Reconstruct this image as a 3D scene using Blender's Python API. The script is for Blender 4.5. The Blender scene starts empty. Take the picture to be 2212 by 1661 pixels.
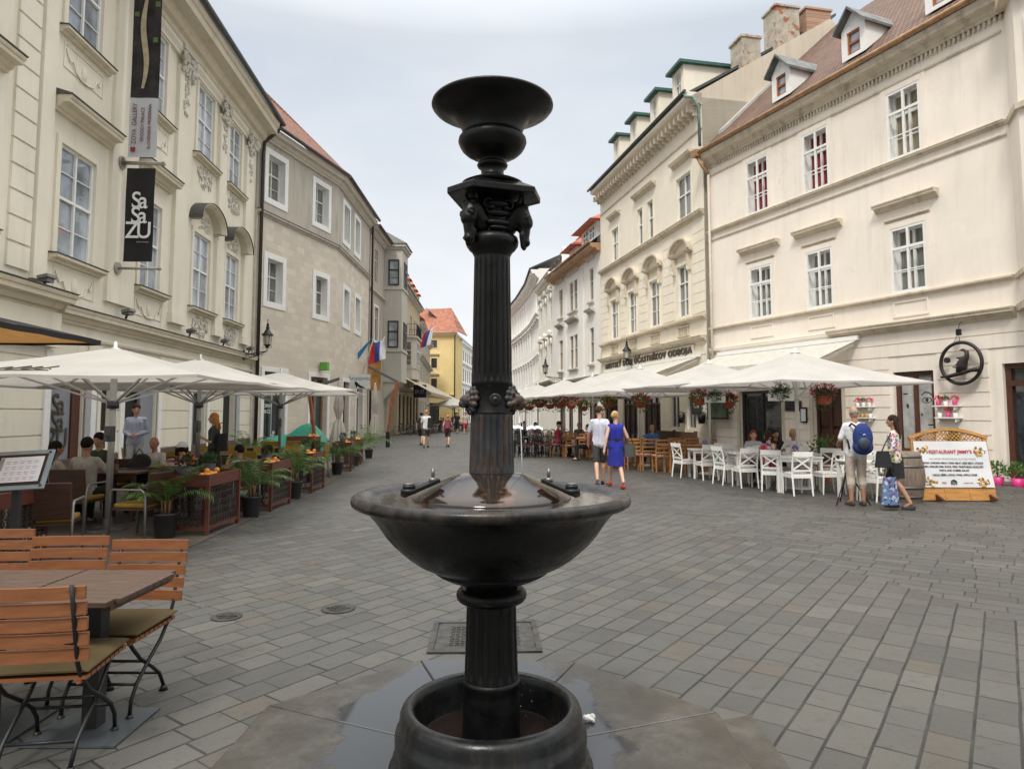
import bpy, bmesh, math, random
from mathutils import Vector as V, Matrix, Euler
PI=math.pi; R=math.radians
C=bpy.context.scene.collection; S=bpy.context.scene
# ---------------- camera
TH=math.atan(109/1460)
cd=bpy.data.cameras.new('camera'); cam=bpy.data.objects.new('camera',cd); C.objects.link(cam)
cam.location=(0,0,1.65); cam.rotation_euler=(PI/2+TH,0,0)
cd.sensor_width=36; cd.lens=36*1460/2212; cd.shift_y=-46.5/2212; cd.clip_end=3000; cd.clip_start=.05
S.camera=cam
# ---------------- world: bright broken overcast
SUN_EL,SUN_AZ=R(52),R(200)      # azimuth measured clockwise from +Y
w=bpy.data.worlds.new('World'); S.world=w; w.use_nodes=True
nt=w.node_tree; nt.nodes.clear(); N=nt.nodes.new; Lk=nt.links.new
tc=N('ShaderNodeTexCoord'); sep=N('ShaderNodeSeparateXYZ'); Lk(tc.outputs['Generated'],sep.inputs[0])
sky=N('ShaderNodeTexSky'); sky.sky_type='NISHITA'; sky.sun_disc=False; sky.sun_elevation=SUN_EL; sky.sun_rotation=SUN_AZ; sky.air_density=1.2; sky.dust_density=2
bg1=N('ShaderNodeBackground'); bg1.inputs[1].default_value=.06; Lk(sky.outputs[0],bg1.inputs[0])
mp=N('ShaderNodeMapping'); mp.inputs['Scale'].default_value=(1.1,1.1,3.2); mp.inputs['Location'].default_value=(.35,.2,.1); Lk(tc.outputs['Generated'],mp.inputs[0])
nz=N('ShaderNodeTexNoise'); nz.inputs['Scale'].default_value=1.5; nz.inputs['Detail'].default_value=7; nz.inputs['Roughness'].default_value=.52; Lk(mp.outputs[0],nz.inputs[0])
el=N('ShaderNodeMapRange'); el.inputs[1].default_value=0; el.inputs[2].default_value=.55; el.inputs[3].default_value=.30; el.inputs[4].default_value=-.26; Lk(sep.outputs[2],el.inputs[0])
ad=N('ShaderNodeMath'); Lk(nz.outputs[0],ad.inputs[0]); Lk(el.outputs[0],ad.inputs[1])
cr=N('ShaderNodeValToRGB'); e=cr.color_ramp.elements; e[0].position=.22; e[0].color=(.465,.51,.57,1); e[1].position=.80; e[1].color=(.74,.74,.745,1)
x=e.new(.5); x.color=(.595,.62,.65,1); Lk(ad.outputs[0],cr.inputs[0])
zb=N('ShaderNodeMapRange'); zb.inputs[1].default_value=.50; zb.inputs[2].default_value=.9; zb.inputs[3].default_value=1; zb.inputs[4].default_value=4.3; Lk(sep.outputs[2],zb.inputs[0])
zf=N('ShaderNodeMapRange'); zf.inputs[1].default_value=.45; zf.inputs[2].default_value=.8; Lk(sep.outputs[2],zf.inputs[0])
zc_=N('ShaderNodeMix'); zc_.data_type='RGBA'; Lk(zf.outputs[0],zc_.inputs[0]); Lk(cr.outputs[0],zc_.inputs[6]); zc_.inputs[7].default_value=(.60,.58,.54,1)
bg2=N('ShaderNodeBackground'); Lk(zc_.outputs[2],bg2.inputs[0]); Lk(zb.outputs[0],bg2.inputs[1])
mx=N('ShaderNodeMixShader'); mx.inputs[0].default_value=.86; Lk(bg1.outputs[0],mx.inputs[1]); Lk(bg2.outputs[0],mx.inputs[2])
wo=N('ShaderNodeOutputWorld'); Lk(mx.outputs[0],wo.inputs[0])
sd=bpy.data.lights.new('sun','SUN'); sd.energy=1.5; sd.angle=R(11); sd.color=(1,.95,.87)
sun=bpy.data.objects.new('sun',sd); C.objects.link(sun)
sdir=V((math.sin(SUN_AZ)*math.cos(SUN_EL),math.cos(SUN_AZ)*math.cos(SUN_EL),math.sin(SUN_EL)))
sun.rotation_euler=sdir.to_track_quat('Z','Y').to_euler()
S.view_settings.view_transform='Standard'; S.view_settings.look='None'; S.view_settings.exposure=0.62; S.view_settings.gamma=1
S.render.engine='CYCLES'
# ---------------- helpers
SPLIT={'cross_bar','oriel_cornice','console_bracket','bay_trim','pilaster_strip','rusticated_band','feet_bar','support_arm','rail','bracket_piece','post_piece','strap','stud','hinge_bar','support_strut','crossed_slat','shelf_bracket','apron','bottom_rail','stretcher_bar','rustic'}
class MB:
    def __init__(s): s.v=[];s.f=[];s.m=[];s.s=[];s.T=Matrix.Identity(4);s.mi=0;s.sm=False
    def add(s,vs,fs,sm=None):
        b=len(s.v); T=s.T
        s.v.extend([tuple(T@V(p)) for p in vs]); s.f.extend([tuple(b+i for i in f) for f in fs])
        s.m.extend([s.mi]*len(fs)); s.s.extend([s.sm if sm is None else sm]*len(fs)); return s
    def box(s,c,d,rz=0,rx=0,ry=0):
        x,y,z=d[0]/2,d[1]/2,d[2]/2
        M=Matrix.Translation(V(c))@Euler((rx,ry,rz)).to_matrix().to_4x4()
        vs=[M@V(p) for p in [(-x,-y,-z),(x,-y,-z),(x,y,-z),(-x,y,-z),(-x,-y,z),(x,-y,z),(x,y,z),(-x,y,z)]]
        return s.add(vs,[(0,3,2,1),(4,5,6,7),(0,1,5,4),(1,2,6,5),(2,3,7,6),(3,0,4,7)],False)
    def bx(s,x0,x1,y0,y1,z0,z1): return s.box(((x0+x1)/2,(y0+y1)/2,(z0+z1)/2),(abs(x1-x0),abs(y1-y0),abs(z1-z0)))
    def bar(s,a,b,w,h=None,up=(0,0,1)):
        a,b=V(a),V(b); h=h or w; d=(b-a); L=d.length
        if L<1e-6: return s
        d/=L; u=V(up)
        if abs(d.dot(u))>.98: u=V((0,1,0))
        sd=d.cross(u).normalized(); u=sd.cross(d)
        vs=[]
        for p in (a,b):
            for i,j in ((-1,-1),(1,-1),(1,1),(-1,1)): vs.append(p+sd*w/2*i+u*h/2*j)
        return s.add(vs,[(0,1,2,3),(7,6,5,4),(0,4,5,1),(1,5,6,2),(2,6,7,3),(3,7,4,0)],False)
    def path(s,pts,r,n=8,cap=True,sm=True):
        pts=[V(p) for p in pts]; rs=r if isinstance(r,(list,tuple)) else [r]*len(pts)
        vs=[];u=None
        for i,p in enumerate(pts):
            d=(pts[min(i+1,len(pts)-1)]-pts[max(i-1,0)])
            d=d.normalized() if d.length>1e-9 else V((0,0,1))
            if u is None: u=d.cross(V((0,0,1))) if abs(d.z)<.9 else d.cross(V((1,0,0)))
            u=(u-d*u.dot(d)).normalized(); w=d.cross(u)
            for k in range(n):
                a=2*PI*k/n; vs.append(p+(u*math.cos(a)+w*math.sin(a))*rs[i])
        fs=[(i*n+k,i*n+(k+1)%n,(i+1)*n+(k+1)%n,(i+1)*n+k) for i in range(len(pts)-1) for k in range(n)]
        s.add(vs,fs,sm)
        if cap:
            b=len(s.v)-len(vs); m=len(pts)-1
            for f in (tuple(b+k for k in range(n-1,-1,-1)),tuple(b+m*n+k for k in range(n))): s.f.append(f); s.m.append(s.mi); s.s.append(False)
        return s
    def cyl(s,a,b,r,r2=None,n=12): return s.path([a,b],[r,r if r2 is None else r2],n)
    def lathe(s,prof,n=48,c=(0,0,0),rf=None,sm=True,a0=0,a1=2*PI):
        full=abs(a1-a0-2*PI)<1e-6; m=n if full else n+1; vs=[]
        for r,z in prof:
            for k in range(m):
                a=a0+(a1-a0)*k/n; q=rf(r,z,a) if rf else r
                vs.append((c[0]+q*math.cos(a),c[1]+q*math.sin(a),c[2]+z))
        fs=[(i*m+k,i*m+(k+1)%m,(i+1)*m+(k+1)%m,(i+1)*m+k) for i in range(len(prof)-1) for k in range(n)]
        return s.add(vs,fs,sm)
    def ball(s,c,r,n=10,m=7,M=None):
        r=r if isinstance(r,(list,tuple)) else (r,r,r); vs=[]
        for i in range(m+1):
            t=PI*i/m
            for k in range(n):
                a=2*PI*k/n; p=V((r[0]*math.sin(t)*math.cos(a),r[1]*math.sin(t)*math.sin(a),r[2]*math.cos(t)))
                vs.append(V(c)+(M@p if M else p))
        return s.add(vs,[(i*n+k,(i+1)*n+k,(i+1)*n+(k+1)%n,i*n+(k+1)%n) for i in range(m) for k in range(n)],True)
    def cap(s,a,b,r0,r1,n=10):
        a,b=V(a),V(b); d=(b-a).normalized(); pts=[];rs=[]
        for t in (-1,-.7,-.35): pts.append(a+d*r0*t); rs.append(max(.001,r0*math.sqrt(1-t*t)))
        pts.append(a);rs.append(r0);pts.append(b);rs.append(r1)
        for t in (.35,.7,1): pts.append(b+d*r1*t); rs.append(max(.001,r1*math.sqrt(1-t*t)))
        return s.path(pts,rs,n)
    def tor(s,c,Rr,r,n=24,m=8,M=None,a0=0,a1=2*PI):
        full=abs(a1-a0-2*PI)<1e-6; q=n if full else n+1; vs=[]
        for i in range(q):
            a=a0+(a1-a0)*i/n
            for k in range(m):
                b=2*PI*k/m; p=V(((Rr+r*math.cos(b))*math.cos(a),(Rr+r*math.cos(b))*math.sin(a),r*math.sin(b)))
                vs.append(V(c)+(M@p if M else p))
        return s.add(vs,[(i*m+k,((i+1)%q)*m+k,((i+1)%q)*m+(k+1)%m,i*m+(k+1)%m) for i in range(n) for k in range(m)],True)
    def prism(s,poly,z0,z1):   # poly xy ccw
        n=len(poly); vs=[(x,y,z0) for x,y in poly]+[(x,y,z1) for x,y in poly]
        return s.add(vs,[tuple(range(n-1,-1,-1)),tuple(range(n,2*n))]+[(i,(i+1)%n,n+(i+1)%n,n+i) for i in range(n)],False)
    def mold(s,prof,s0,s1):    # profile of (outward,z), swept along x
        n=len(prof); vs=[(s0,o,z) for o,z in prof]+[(s1,o,z) for o,z in prof]
        return s.add(vs,[tuple(range(n)),tuple(range(2*n-1,n-1,-1))]+[(i,n+i,n+(i+1)%n,(i+1)%n) for i in range(n)],False)
    def sheet(s,fn,nu,nv,sm=True):
        vs=[fn(i/nu,j/nv) for i in range(nu+1) for j in range(nv+1)]; m=nv+1
        return s.add(vs,[(i*m+j,(i+1)*m+j,(i+1)*m+j+1,i*m+j+1) for i in range(nu) for j in range(nv)],sm)
    def mesh(s,name,mats):
        me=bpy.data.meshes.new(name); me.from_pydata(s.v,[],s.f)
        for m in (mats if isinstance(mats,(list,tuple)) else [mats]): me.materials.append(m)
        me.polygons.foreach_set('material_index',s.m); me.polygons.foreach_set('use_smooth',s.s)
        me.update(); return me
    def build(s,name,mats,parent=None,**k):
        if name in SPLIT:
            q=list(range(len(s.v)))
            def fd(i):
                while q[i]!=i: q[i]=q[q[i]]; i=q[i]
                return i
            for f in s.f:
                for i in f[1:]: q[fd(i)]=fd(f[0])
            gr={}
            for j,f in enumerate(s.f): gr.setdefault(fd(f[0]),[]).append(j)
            o=None
            for js in gr.values():
                b=MB(); mp={}
                for j in js:
                    for i in s.f[j]:
                        if i not in mp: mp[i]=len(b.v); b.v.append(s.v[i])
                    b.f.append(tuple(mp[i] for i in s.f[j])); b.m.append(s.m[j]); b.s.append(s.s[j])
                o=obj(name,b.mesh(name,mats),parent,**k)
            return o
        return obj(name,s.mesh(name,mats),parent,**k)
def obj(name,me,parent=None,label=None,cat=None,group=None,kind=None,loc=None,rz=None,bevel=0):
    o=bpy.data.objects.new(name,me); C.objects.link(o)
    if parent is not None: o.parent=parent
    if loc: o.location=loc
    if rz is not None: o.rotation_euler=(0,0,rz)
    if bevel:
        b=o.modifiers.new('b','BEVEL'); b.width=bevel; b.segments=2; b.limit_method='ANGLE'
    return tag(o,label,cat,group,kind)
def tag(o,label=None,cat=None,group=None,kind=None):
    if label: o['label']=label
    if cat: o['category']=cat
    if group: o['group']=group
    if kind: o['kind']=kind
    return o
def thing(name,label,cat,loc=(0,0,0),rz=0,group=None):
    o=bpy.data.objects.new(name,None); C.objects.link(o); o.location=loc; o.rotation_euler=(0,0,rz); o.empty_display_size=.2
    return tag(o,label,cat,group)
def dup(root,loc,rz=0,label=None,group=None,sc=None):
    def cp(o,par):
        c=o.copy(); C.objects.link(c); c.parent=par
        for ch in list(o.children): cp(ch,c)
        return c
    r=cp(root,None); r.location=loc; r.rotation_euler=(0,0,rz)
    if sc: r.scale=(sc,sc,sc)
    if label: r['label']=label
    if group: r['group']=group
    return r
def SH(mb,**k): return mb
# ---------------- materials
MT={}
def nodes(name):
    m=bpy.data.materials.new(name); m.use_nodes=True; t=m.node_tree; p=t.nodes['Principled BSDF']; return m,t,p
def pos(t): g=t.nodes.new('ShaderNodeNewGeometry'); return g.outputs['Position']
def objc(t): g=t.nodes.new('ShaderNodeTexCoord'); return g.outputs['Object']
def noise(t,vec,sc,det=4,ro=.55,scale=None):
    if scale:
        q=t.nodes.new('ShaderNodeMapping'); q.inputs['Scale'].default_value=scale; t.links.new(vec,q.inputs[0]); vec=q.outputs[0]
    n=t.nodes.new('ShaderNodeTexNoise'); n.inputs['Scale'].default_value=sc; n.inputs['Detail'].default_value=det; n.inputs['Roughness'].default_value=ro
    t.links.new(vec,n.inputs[0]); return n.outputs[0]
def ramp(t,fac,stops,interp='LINEAR'):
    r=t.nodes.new('ShaderNodeValToRGB'); r.color_ramp.interpolation=interp; e=r.color_ramp.elements
    while len(e)<len(stops): e.new(.5)
    for q,(p,c) in zip(e,stops): q.position=p; q.color=(c[0],c[1],c[2],1) if isinstance(c,(tuple,list)) else (c,c,c,1)
    t.links.new(fac,r.inputs[0]); return r.outputs[0]
def mixc(t,fac,a,b,mode='MIX'):
    m=t.nodes.new('ShaderNodeMix'); m.data_type='RGBA'; m.blend_type=mode
    for i,x in ((0,fac),(6,a),(7,b)):
        if hasattr(x,'links') or hasattr(x,'is_linked'): t.links.new(x,m.inputs[i])
        elif i==0: m.inputs[0].default_value=x
        else: m.inputs[i].default_value=(x[0],x[1],x[2],1)
    return m.outputs[2]
def mth(t,op,a,b=0.):
    m=t.nodes.new('ShaderNodeMath'); m.operation=op
    for i,x in ((0,a),(1,b)):
        if hasattr(x,'is_linked'): t.links.new(x,m.inputs[i])
        else: m.inputs[i].default_value=x
    return m.outputs[0]
def bump(t,p,h,st=.3,dist=.01):
    b=t.nodes.new('ShaderNodeBump'); b.inputs['Strength'].default_value=st; b.inputs['Distance'].default_value=dist
    t.links.new(h,b.inputs['Height']); t.links.new(b.outputs[0],p.inputs['Normal']); return b
def sc(c,k): return tuple(min(1,x*k) for x in c)
def mat(name,col,ro=.7,me=0,var=.12,vs=6,bm=0,bs=60,bd=.004,stretch=None,spec=None,trans=0,wear=None,local=False):
    if name in MT: return MT[name]
    m,t,p=nodes(name); P=objc(t) if local else pos(t)
    c=ramp(t,noise(t,P,vs,5,.6,stretch),[(.3,sc(col,1-var)),(.7,sc(col,1+var))])
    if wear: # (color, threshold, scale)
        k=ramp(t,noise(t,P,wear[2],6,.65),[(wear[1],0.),(wear[1]+.06,1.)]); c=mixc(t,k,c,wear[0])
    t.links.new(c,p.inputs['Base Color']); p.inputs['Roughness'].default_value=ro; p.inputs['Metallic'].default_value=me
    if spec is not None: p.inputs['Specular IOR Level'].default_value=spec
    if bm: bump(t,p,noise(t,P,bs,4,.6,stretch),bm,bd)
    if trans:
        tr=t.nodes.new('ShaderNodeBsdfTranslucent'); t.links.new(c,tr.inputs[0]); mx=t.nodes.new('ShaderNodeMixShader'); mx.inputs[0].default_value=trans
        o=t.nodes['Material Output']; t.links.new(p.outputs[0],mx.inputs[1]); t.links.new(tr.outputs[0],mx.inputs[2]); t.links.new(mx.outputs[0],o.inputs[0])
    MT[name]=m; return m
def plaster(name,col,stain=(.45,.40,.32),cracks=0.,grime=.35):
    if name in MT: return MT[name]
    m,t,p=nodes(name); P=pos(t)
    c=ramp(t,noise(t,P,.45,6,.6),[(.3,sc(col,.93)),(.7,sc(col,1.05))])
    c2=ramp(t,noise(t,P,1.6,7,.7,(1,1,.28)),[(.52,0.),(.82,grime)]); c=mixc(t,c2,c,stain)
    if cracks:
        v=t.nodes.new('ShaderNodeTexVoronoi'); v.feature='DISTANCE_TO_EDGE'; v.inputs['Scale'].default_value=.42
        q=t.nodes.new('ShaderNodeVectorMath'); q.operation='ADD'; n2=t.nodes.new('ShaderNodeTexNoise'); n2.inputs['Scale'].default_value=1.3; n2.inputs['Detail'].default_value=6
        t.links.new(P,n2.inputs[0]); t.links.new(P,q.inputs[0]); t.links.new(n2.outputs['Color'],q.inputs[1]); t.links.new(q.outputs[0],v.inputs[0])
        k=ramp(t,v.outputs[0],[(0,1.),(.004,0.)]); g=ramp(t,noise(t,P,.35,3),[(.55,0.),(.66,cracks*.6)]); k=mth(t,'MULTIPLY',k,g)
        c=mixc(t,k,c,(.30,.24,.18))
    # patchy repainting, vertical rain streaks, splashed base
    c=mixc(t,ramp(t,noise(t,P,.8,5,.7),[(.50,0.),(.56,.30)]),c,sc(col,.90)); s_=t.nodes.new('ShaderNodeSeparateXYZ'); t.links.new(P,s_.inputs[0])
    c=mixc(t,ramp(t,noise(t,P,3.2,5,.7,(1,1,.07)),[(.53,0.),(.74,grime)]),c,sc(stain,.9))
    zz=mth(t,'ADD',s_.outputs[2],mth(t,'MULTIPLY',noise(t,P,1.4,5,.7),.9)); c=mixc(t,ramp(t,zz,[(.45,.55),(1.25,0.)]),c,sc(stain,.75))
    t.links.new(c,p.inputs['Base Color']); p.inputs['Roughness'].default_value=.9
    bump(t,p,noise(t,P,14,6,.6),.25,.006); MT[name]=m; return m
def glassm(name,base=(.03,.035,.04),ro=.04,spec=.9):
    if name in MT: return MT[name]
    m,t,p=nodes(name); P=pos(t)
    c=ramp(t,noise(t,P,.9,3),[(.35,sc(base,.6)),(.65,sc(base,1.5))]); t.links.new(c,p.inputs['Base Color'])
    p.inputs['Roughness'].default_value=ro; p.inputs['Specular IOR Level'].default_value=spec; p.inputs['IOR'].default_value=1.6
    bump(t,p,noise(t,P,1.7,2),.25,.01); MT[name]=m; return m
def blocks(name,col,mort,bw,bh,ms=.006,var=.1,axis=0):
    """stone ashlar / tiles on an upright face: uses object coords x (along) and z"""
    if name in MT: return MT[name]
    m,t,p=nodes(name); g=objc(t); s=t.nodes.new('ShaderNodeSeparateXYZ'); t.links.new(g,s.inputs[0])
    cb=t.nodes.new('ShaderNodeCombineXYZ'); t.links.new(s.outputs[0],cb.inputs[0]); t.links.new(s.outputs[2],cb.inputs[1])
    b=t.nodes.new('ShaderNodeTexBrick'); t.links.new(cb.outputs[0],b.inputs[0]); b.inputs['Scale'].default_value=1
    b.inputs['Brick Width'].default_value=bw; b.inputs['Row Height'].default_value=bh; b.inputs['Mortar Size'].default_value=ms; b.inputs['Mortar Smooth'].default_value=.2
    b.inputs['Color1'].default_value=(0,0,0,1); b.inputs['Color2'].default_value=(1,1,1,1); b.inputs['Mortar'].default_value=(.5,.5,.5,1)
    c=ramp(t,b.outputs['Color'],[(0,sc(col,1-var)),(1,sc(col,1+var))])
    c=mixc(t,ramp(t,noise(t,pos(t),.5,6,.65),[(.4,0.),(.75,.5)]),c,sc(col,.78))
    c=mixc(t,mth(t,'MULTIPLY',b.outputs['Fac'],.6),c,mort)
    t.links.new(c,p.inputs['Base Color']); p.inputs['Roughness'].default_value=.85
    h=mth(t,'SUBTRACT',mth(t,'MULTIPLY',noise(t,pos(t),25,4),.3),b.outputs['Fac']); bump(t,p,h,.4,.01); MT[name]=m; return m
def spots(name,base,cols,scale=26,thr=.35,ro=.85,local=True):
    """printed cloth: voronoi blotches of several colours"""
    if name in MT: return MT[name]
    m,t,p=nodes(name); v=t.nodes.new('ShaderNodeTexVoronoi'); v.inputs['Scale'].default_value=scale; t.links.new(objc(t) if local else pos(t),v.inputs[0])
    s=t.nodes.new('ShaderNodeSeparateColor'); t.links.new(v.outputs['Color'],s.inputs[0])
    k=len(cols); c=ramp(t,s.outputs[0],[(i/k,cc) for i,cc in enumerate(cols)],'CONSTANT')
    f=mth(t,'LESS_THAN',v.outputs['Distance'],thr); c=mixc(t,f,base,c); t.links.new(c,p.inputs['Base Color']); p.inputs['Roughness'].default_value=ro
    MT[name]=m; return m
def stripes(name,a,b,scale,axis=2,duty=.5):
    if name in MT: return MT[name]
    m,t,p=nodes(name); s=t.nodes.new('ShaderNodeSeparateXYZ'); t.links.new(objc(t),s.inputs[0])
    f=mth(t,'LESS_THAN',mth(t,'FRACT',mth(t,'MULTIPLY',s.outputs[axis],scale)),duty); t.links.new(mixc(t,f,a,b),p.inputs['Base Color']); p.inputs['Roughness'].default_value=.85; MT[name]=m; return m
def tiles(name,col,row=.28,dark=.55,ang=0):
    if name in MT: return MT[name]
    m,t,p=nodes(name); s=t.nodes.new('ShaderNodeSeparateXYZ'); t.links.new(objc(t),s.inputs[0])
    cb=t.nodes.new('ShaderNodeCombineXYZ'); t.links.new(s.outputs[0],cb.inputs[0]); t.links.new(s.outputs[2],cb.inputs[1])
    b=t.nodes.new('ShaderNodeTexBrick'); t.links.new(cb.outputs[0],b.inputs[0]); b.inputs['Scale'].default_value=1; b.inputs['Brick Width'].default_value=.19; b.inputs['Row Height'].default_value=row
    b.inputs['Mortar Size'].default_value=.02; b.inputs['Mortar Smooth'].default_value=.6
    b.inputs['Color1'].default_value=(0,0,0,1); b.inputs['Color2'].default_value=(1,1,1,1); b.inputs['Mortar'].default_value=(0,0,0,1)
    c=ramp(t,b.outputs['Color'],[(0,sc(col,.72)),(.5,col),(1,sc(col,1.25))]); c=mixc(t,ramp(t,noise(t,pos(t),1.2,6,.7),[(.45,0.),(.75,.6)]),c,sc(col,.6))
    c=mixc(t,b.outputs['Fac'],c,sc(col,dark*.6)); t.links.new(c,p.inputs['Base Color']); p.inputs['Roughness'].default_value=.8
    fr=mth(t,'FRACT',mth(t,'DIVIDE',s.outputs[2],row)); bump(t,p,mth(t,'SUBTRACT',mth(t,'MULTIPLY',fr,-.8),b.outputs['Fac']),.8,.03); MT[name]=m; return m
white=mat('white_paint',(.78,.78,.76),.5,var=.05); offw=mat('offwhite_metal',(.62,.61,.58),.45,var=.06)
black=mat('black_iron',(.012,.013,.014),.45,me=.3,var=.3,vs=30,bm=.2,bs=80)
steel=mat('grey_steel',(.36,.37,.38),.35,me=.8,var=.08); dsteel=mat('dark_steel',(.10,.10,.11),.4,me=.6,var=.15)
darkin=mat('dark_interior',(.02,.018,.016),.8); brownw=mat('brown_joinery',(.085,.03,.018),.5,var=.25,vs=4,stretch=(6,6,1))
cream=plaster('cream_plaster',(.66,.60,.48),cracks=0.,grime=.3)
skin=mat('skin',(.50,.29,.20),.55,var=.06); skind=mat('skin_tanned',(.36,.19,.12),.55,var=.06)
# ================= GROUND
def paving():
    m,t,p=nodes('granite_setts'); P=pos(t); s0=t.nodes.new('ShaderNodeSeparateXYZ'); t.links.new(P,s0.inputs[0])
    wob=t.nodes.new('ShaderNodeTexNoise'); wob.inputs['Scale'].default_value=2.2; wob.inputs['Detail'].default_value=2; t.links.new(P,wob.inputs[0])
    wv=t.nodes.new('ShaderNodeVectorMath'); wv.operation='MULTIPLY_ADD'; t.links.new(wob.outputs['Color'],wv.inputs[0]); wv.inputs[1].default_value=(.014,.014,0); t.links.new(P,wv.inputs[2])
    def zone(ang,seed):
        mp=t.nodes.new('ShaderNodeMapping'); mp.inputs['Rotation'].default_value=(0,0,ang); mp.inputs['Location'].default_value=(seed,seed*.7,0); t.links.new(wv.outputs[0],mp.inputs[0])
        s=t.nodes.new('ShaderNodeSeparateXYZ'); t.links.new(mp.outputs[0],s.inputs[0])
        row=mth(t,'FLOOR',mth(t,'DIVIDE',s.outputs[1],.2)); wn=t.nodes.new('ShaderNodeTexWhiteNoise'); wn.noise_dimensions='1D'; t.links.new(row,wn.inputs['W'])
        yf=mth(t,'FRACT',mth(t,'ADD',mth(t,'DIVIDE',s.outputs[1],.2),.5)); edge_=ramp(t,mth(t,'ABSOLUTE',mth(t,'SUBTRACT',yf,.5)),[(.024,1.),(.048,0.)]); x=mth(t,'ADD',s.outputs[0],mth(t,'MULTIPLY',wn.outputs[0],.33))
        # uneven stone lengths: stretch x by a slow wave
        x=mth(t,'ADD',x,mth(t,'MULTIPLY',mth(t,'SINE',mth(t,'MULTIPLY',mth(t,'ADD',x,mth(t,'MULTIPLY',wn.outputs[0],9.)),7.)),.045))
        cb=t.nodes.new('ShaderNodeCombineXYZ'); t.links.new(x,cb.inputs[0]); t.links.new(s.outputs[1],cb.inputs[1])
        b=t.nodes.new('ShaderNodeTexBrick'); t.links.new(cb.outputs[0],b.inputs[0]); b.offset=.5; b.inputs['Scale'].default_value=1
        b.inputs['Brick Width'].default_value=.31; b.inputs['Row Height'].default_value=.2; b.inputs['Mortar Size'].default_value=.0065; b.inputs['Mortar Smooth'].default_value=.25
        b.inputs['Color1'].default_value=(0,0,0,1); b.inputs['Color2'].default_value=(1,1,1,1); b.inputs['Mortar'].default_value=(.5,.5,.5,1); return b.outputs['Color'],mth(t,'MAXIMUM',b.outputs['Fac'],edge_)
    A=zone(R(-54),0.); B=zone(R(36),3.3)
    # boundary line through (3.24,7.9) and (3.96,5.27)
    k=mth(t,'ADD',mth(t,'MULTIPLY',mth(t,'SUBTRACT',s0.outputs[0],3.4),.966),mth(t,'MULTIPLY',mth(t,'SUBTRACT',s0.outputs[1],7.9),.26))
    msk=mth(t,'GREATER_THAN',k,0.)
    far=mth(t,'GREATER_THAN',mth(t,'ADD',s0.outputs[1],mth(t,'MULTIPLY',s0.outputs[0],.4)),15.)
    msk=mth(t,'MAXIMUM',msk,far)
    col=mixc(t,msk,A[0],B[0]); fac=mixc(t,msk,A[1],B[1])
    c=ramp(t,col,[(0,(.088,.084,.077)),(.16,(.112,.107,.098)),(.40,(.124,.118,.106)),(.56,(.104,.102,.095)),(.70,(.134,.126,.111)),(.83,(.126,.109,.086)),(.90,(.090,.086,.079)),(.97,(.150,.142,.127))],'CONSTANT')
    c=mixc(t,.12,c,(.112,.108,.100))
    sp=ramp(t,noise(t,P,160,3,.7),[(.3,(.62,.62,.62)),(.5,(1,1,1)),(.72,(1.5,1.5,1.5))]); c=mixc(t,.85,c,sp,'MULTIPLY')
    st=ramp(t,noise(t,P,.55,6,.65),[(.35,(.80,.80,.80)),(.7,(1.12,1.12,1.10))]); c=mixc(t,1.,c,st,'MULTIPLY')
    # worn lighter lane down the street, brownish dust toward the terraces
    c=mixc(t,ramp(t,noise(t,P,.18,3),[(.45,0.),(.65,.35)]),c,(.125,.112,.095))
    c=mixc(t,ramp(t,noise(t,P,11,5,.75),[(.56,0.),(.68,.6)]),c,(.060,.055,.047)); v_=t.nodes.new('ShaderNodeTexVoronoi'); v_.inputs['Scale'].default_value=2.1; t.links.new(P,v_.inputs[0]); c=mixc(t,ramp(t,v_.outputs['Distance'],[(.03,.65),(.05,0.)]),c,(.045,.042,.038))
    f2=t.nodes.new('ShaderNodeMath'); f2.operation='MULTIPLY'; t.links.new(fac,f2.inputs[0]); t.links.new(ramp(t,noise(t,P,3.,4),[(.3,.6),(.6,1.)]),f2.inputs[1])
    c=mixc(t,f2.outputs[0],c,(.011,.010,.009))
    c=mixc(t,1.,c,(.60,.62,.635),'MULTIPLY')
    t.links.new(c,p.inputs['Base Color']); t.links.new(ramp(t,noise(t,P,5,4),[(.3,.5),(.7,.75)]),p.inputs['Roughness'])
    h=mth(t,'SUBTRACT',mth(t,'MULTIPLY',noise(t,P,45,5,.6),.35),fac); h=mth(t,'ADD',h,mth(t,'MULTIPLY',noise(t,P,6,2),.5)); h=mth(t,'ADD',h,mth(t,'MULTIPLY',col,.25)); bump(t,p,h,.55,.008); return m
MT['pave']=paving()
g=MB(); g.sheet(lambda a,b:(-90+180*a,-30+290*b,0),12,18,False); g.build('ground',MT['pave'],kind='structure')
terr=MB(); terr.prism([(-10.9,3.4),(-4.0,6.4),(-3.98,8.6),(-4.15,12.5),(-4.3,16),(-5.0,23),(-11,27.4)],.004,.012)
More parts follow.
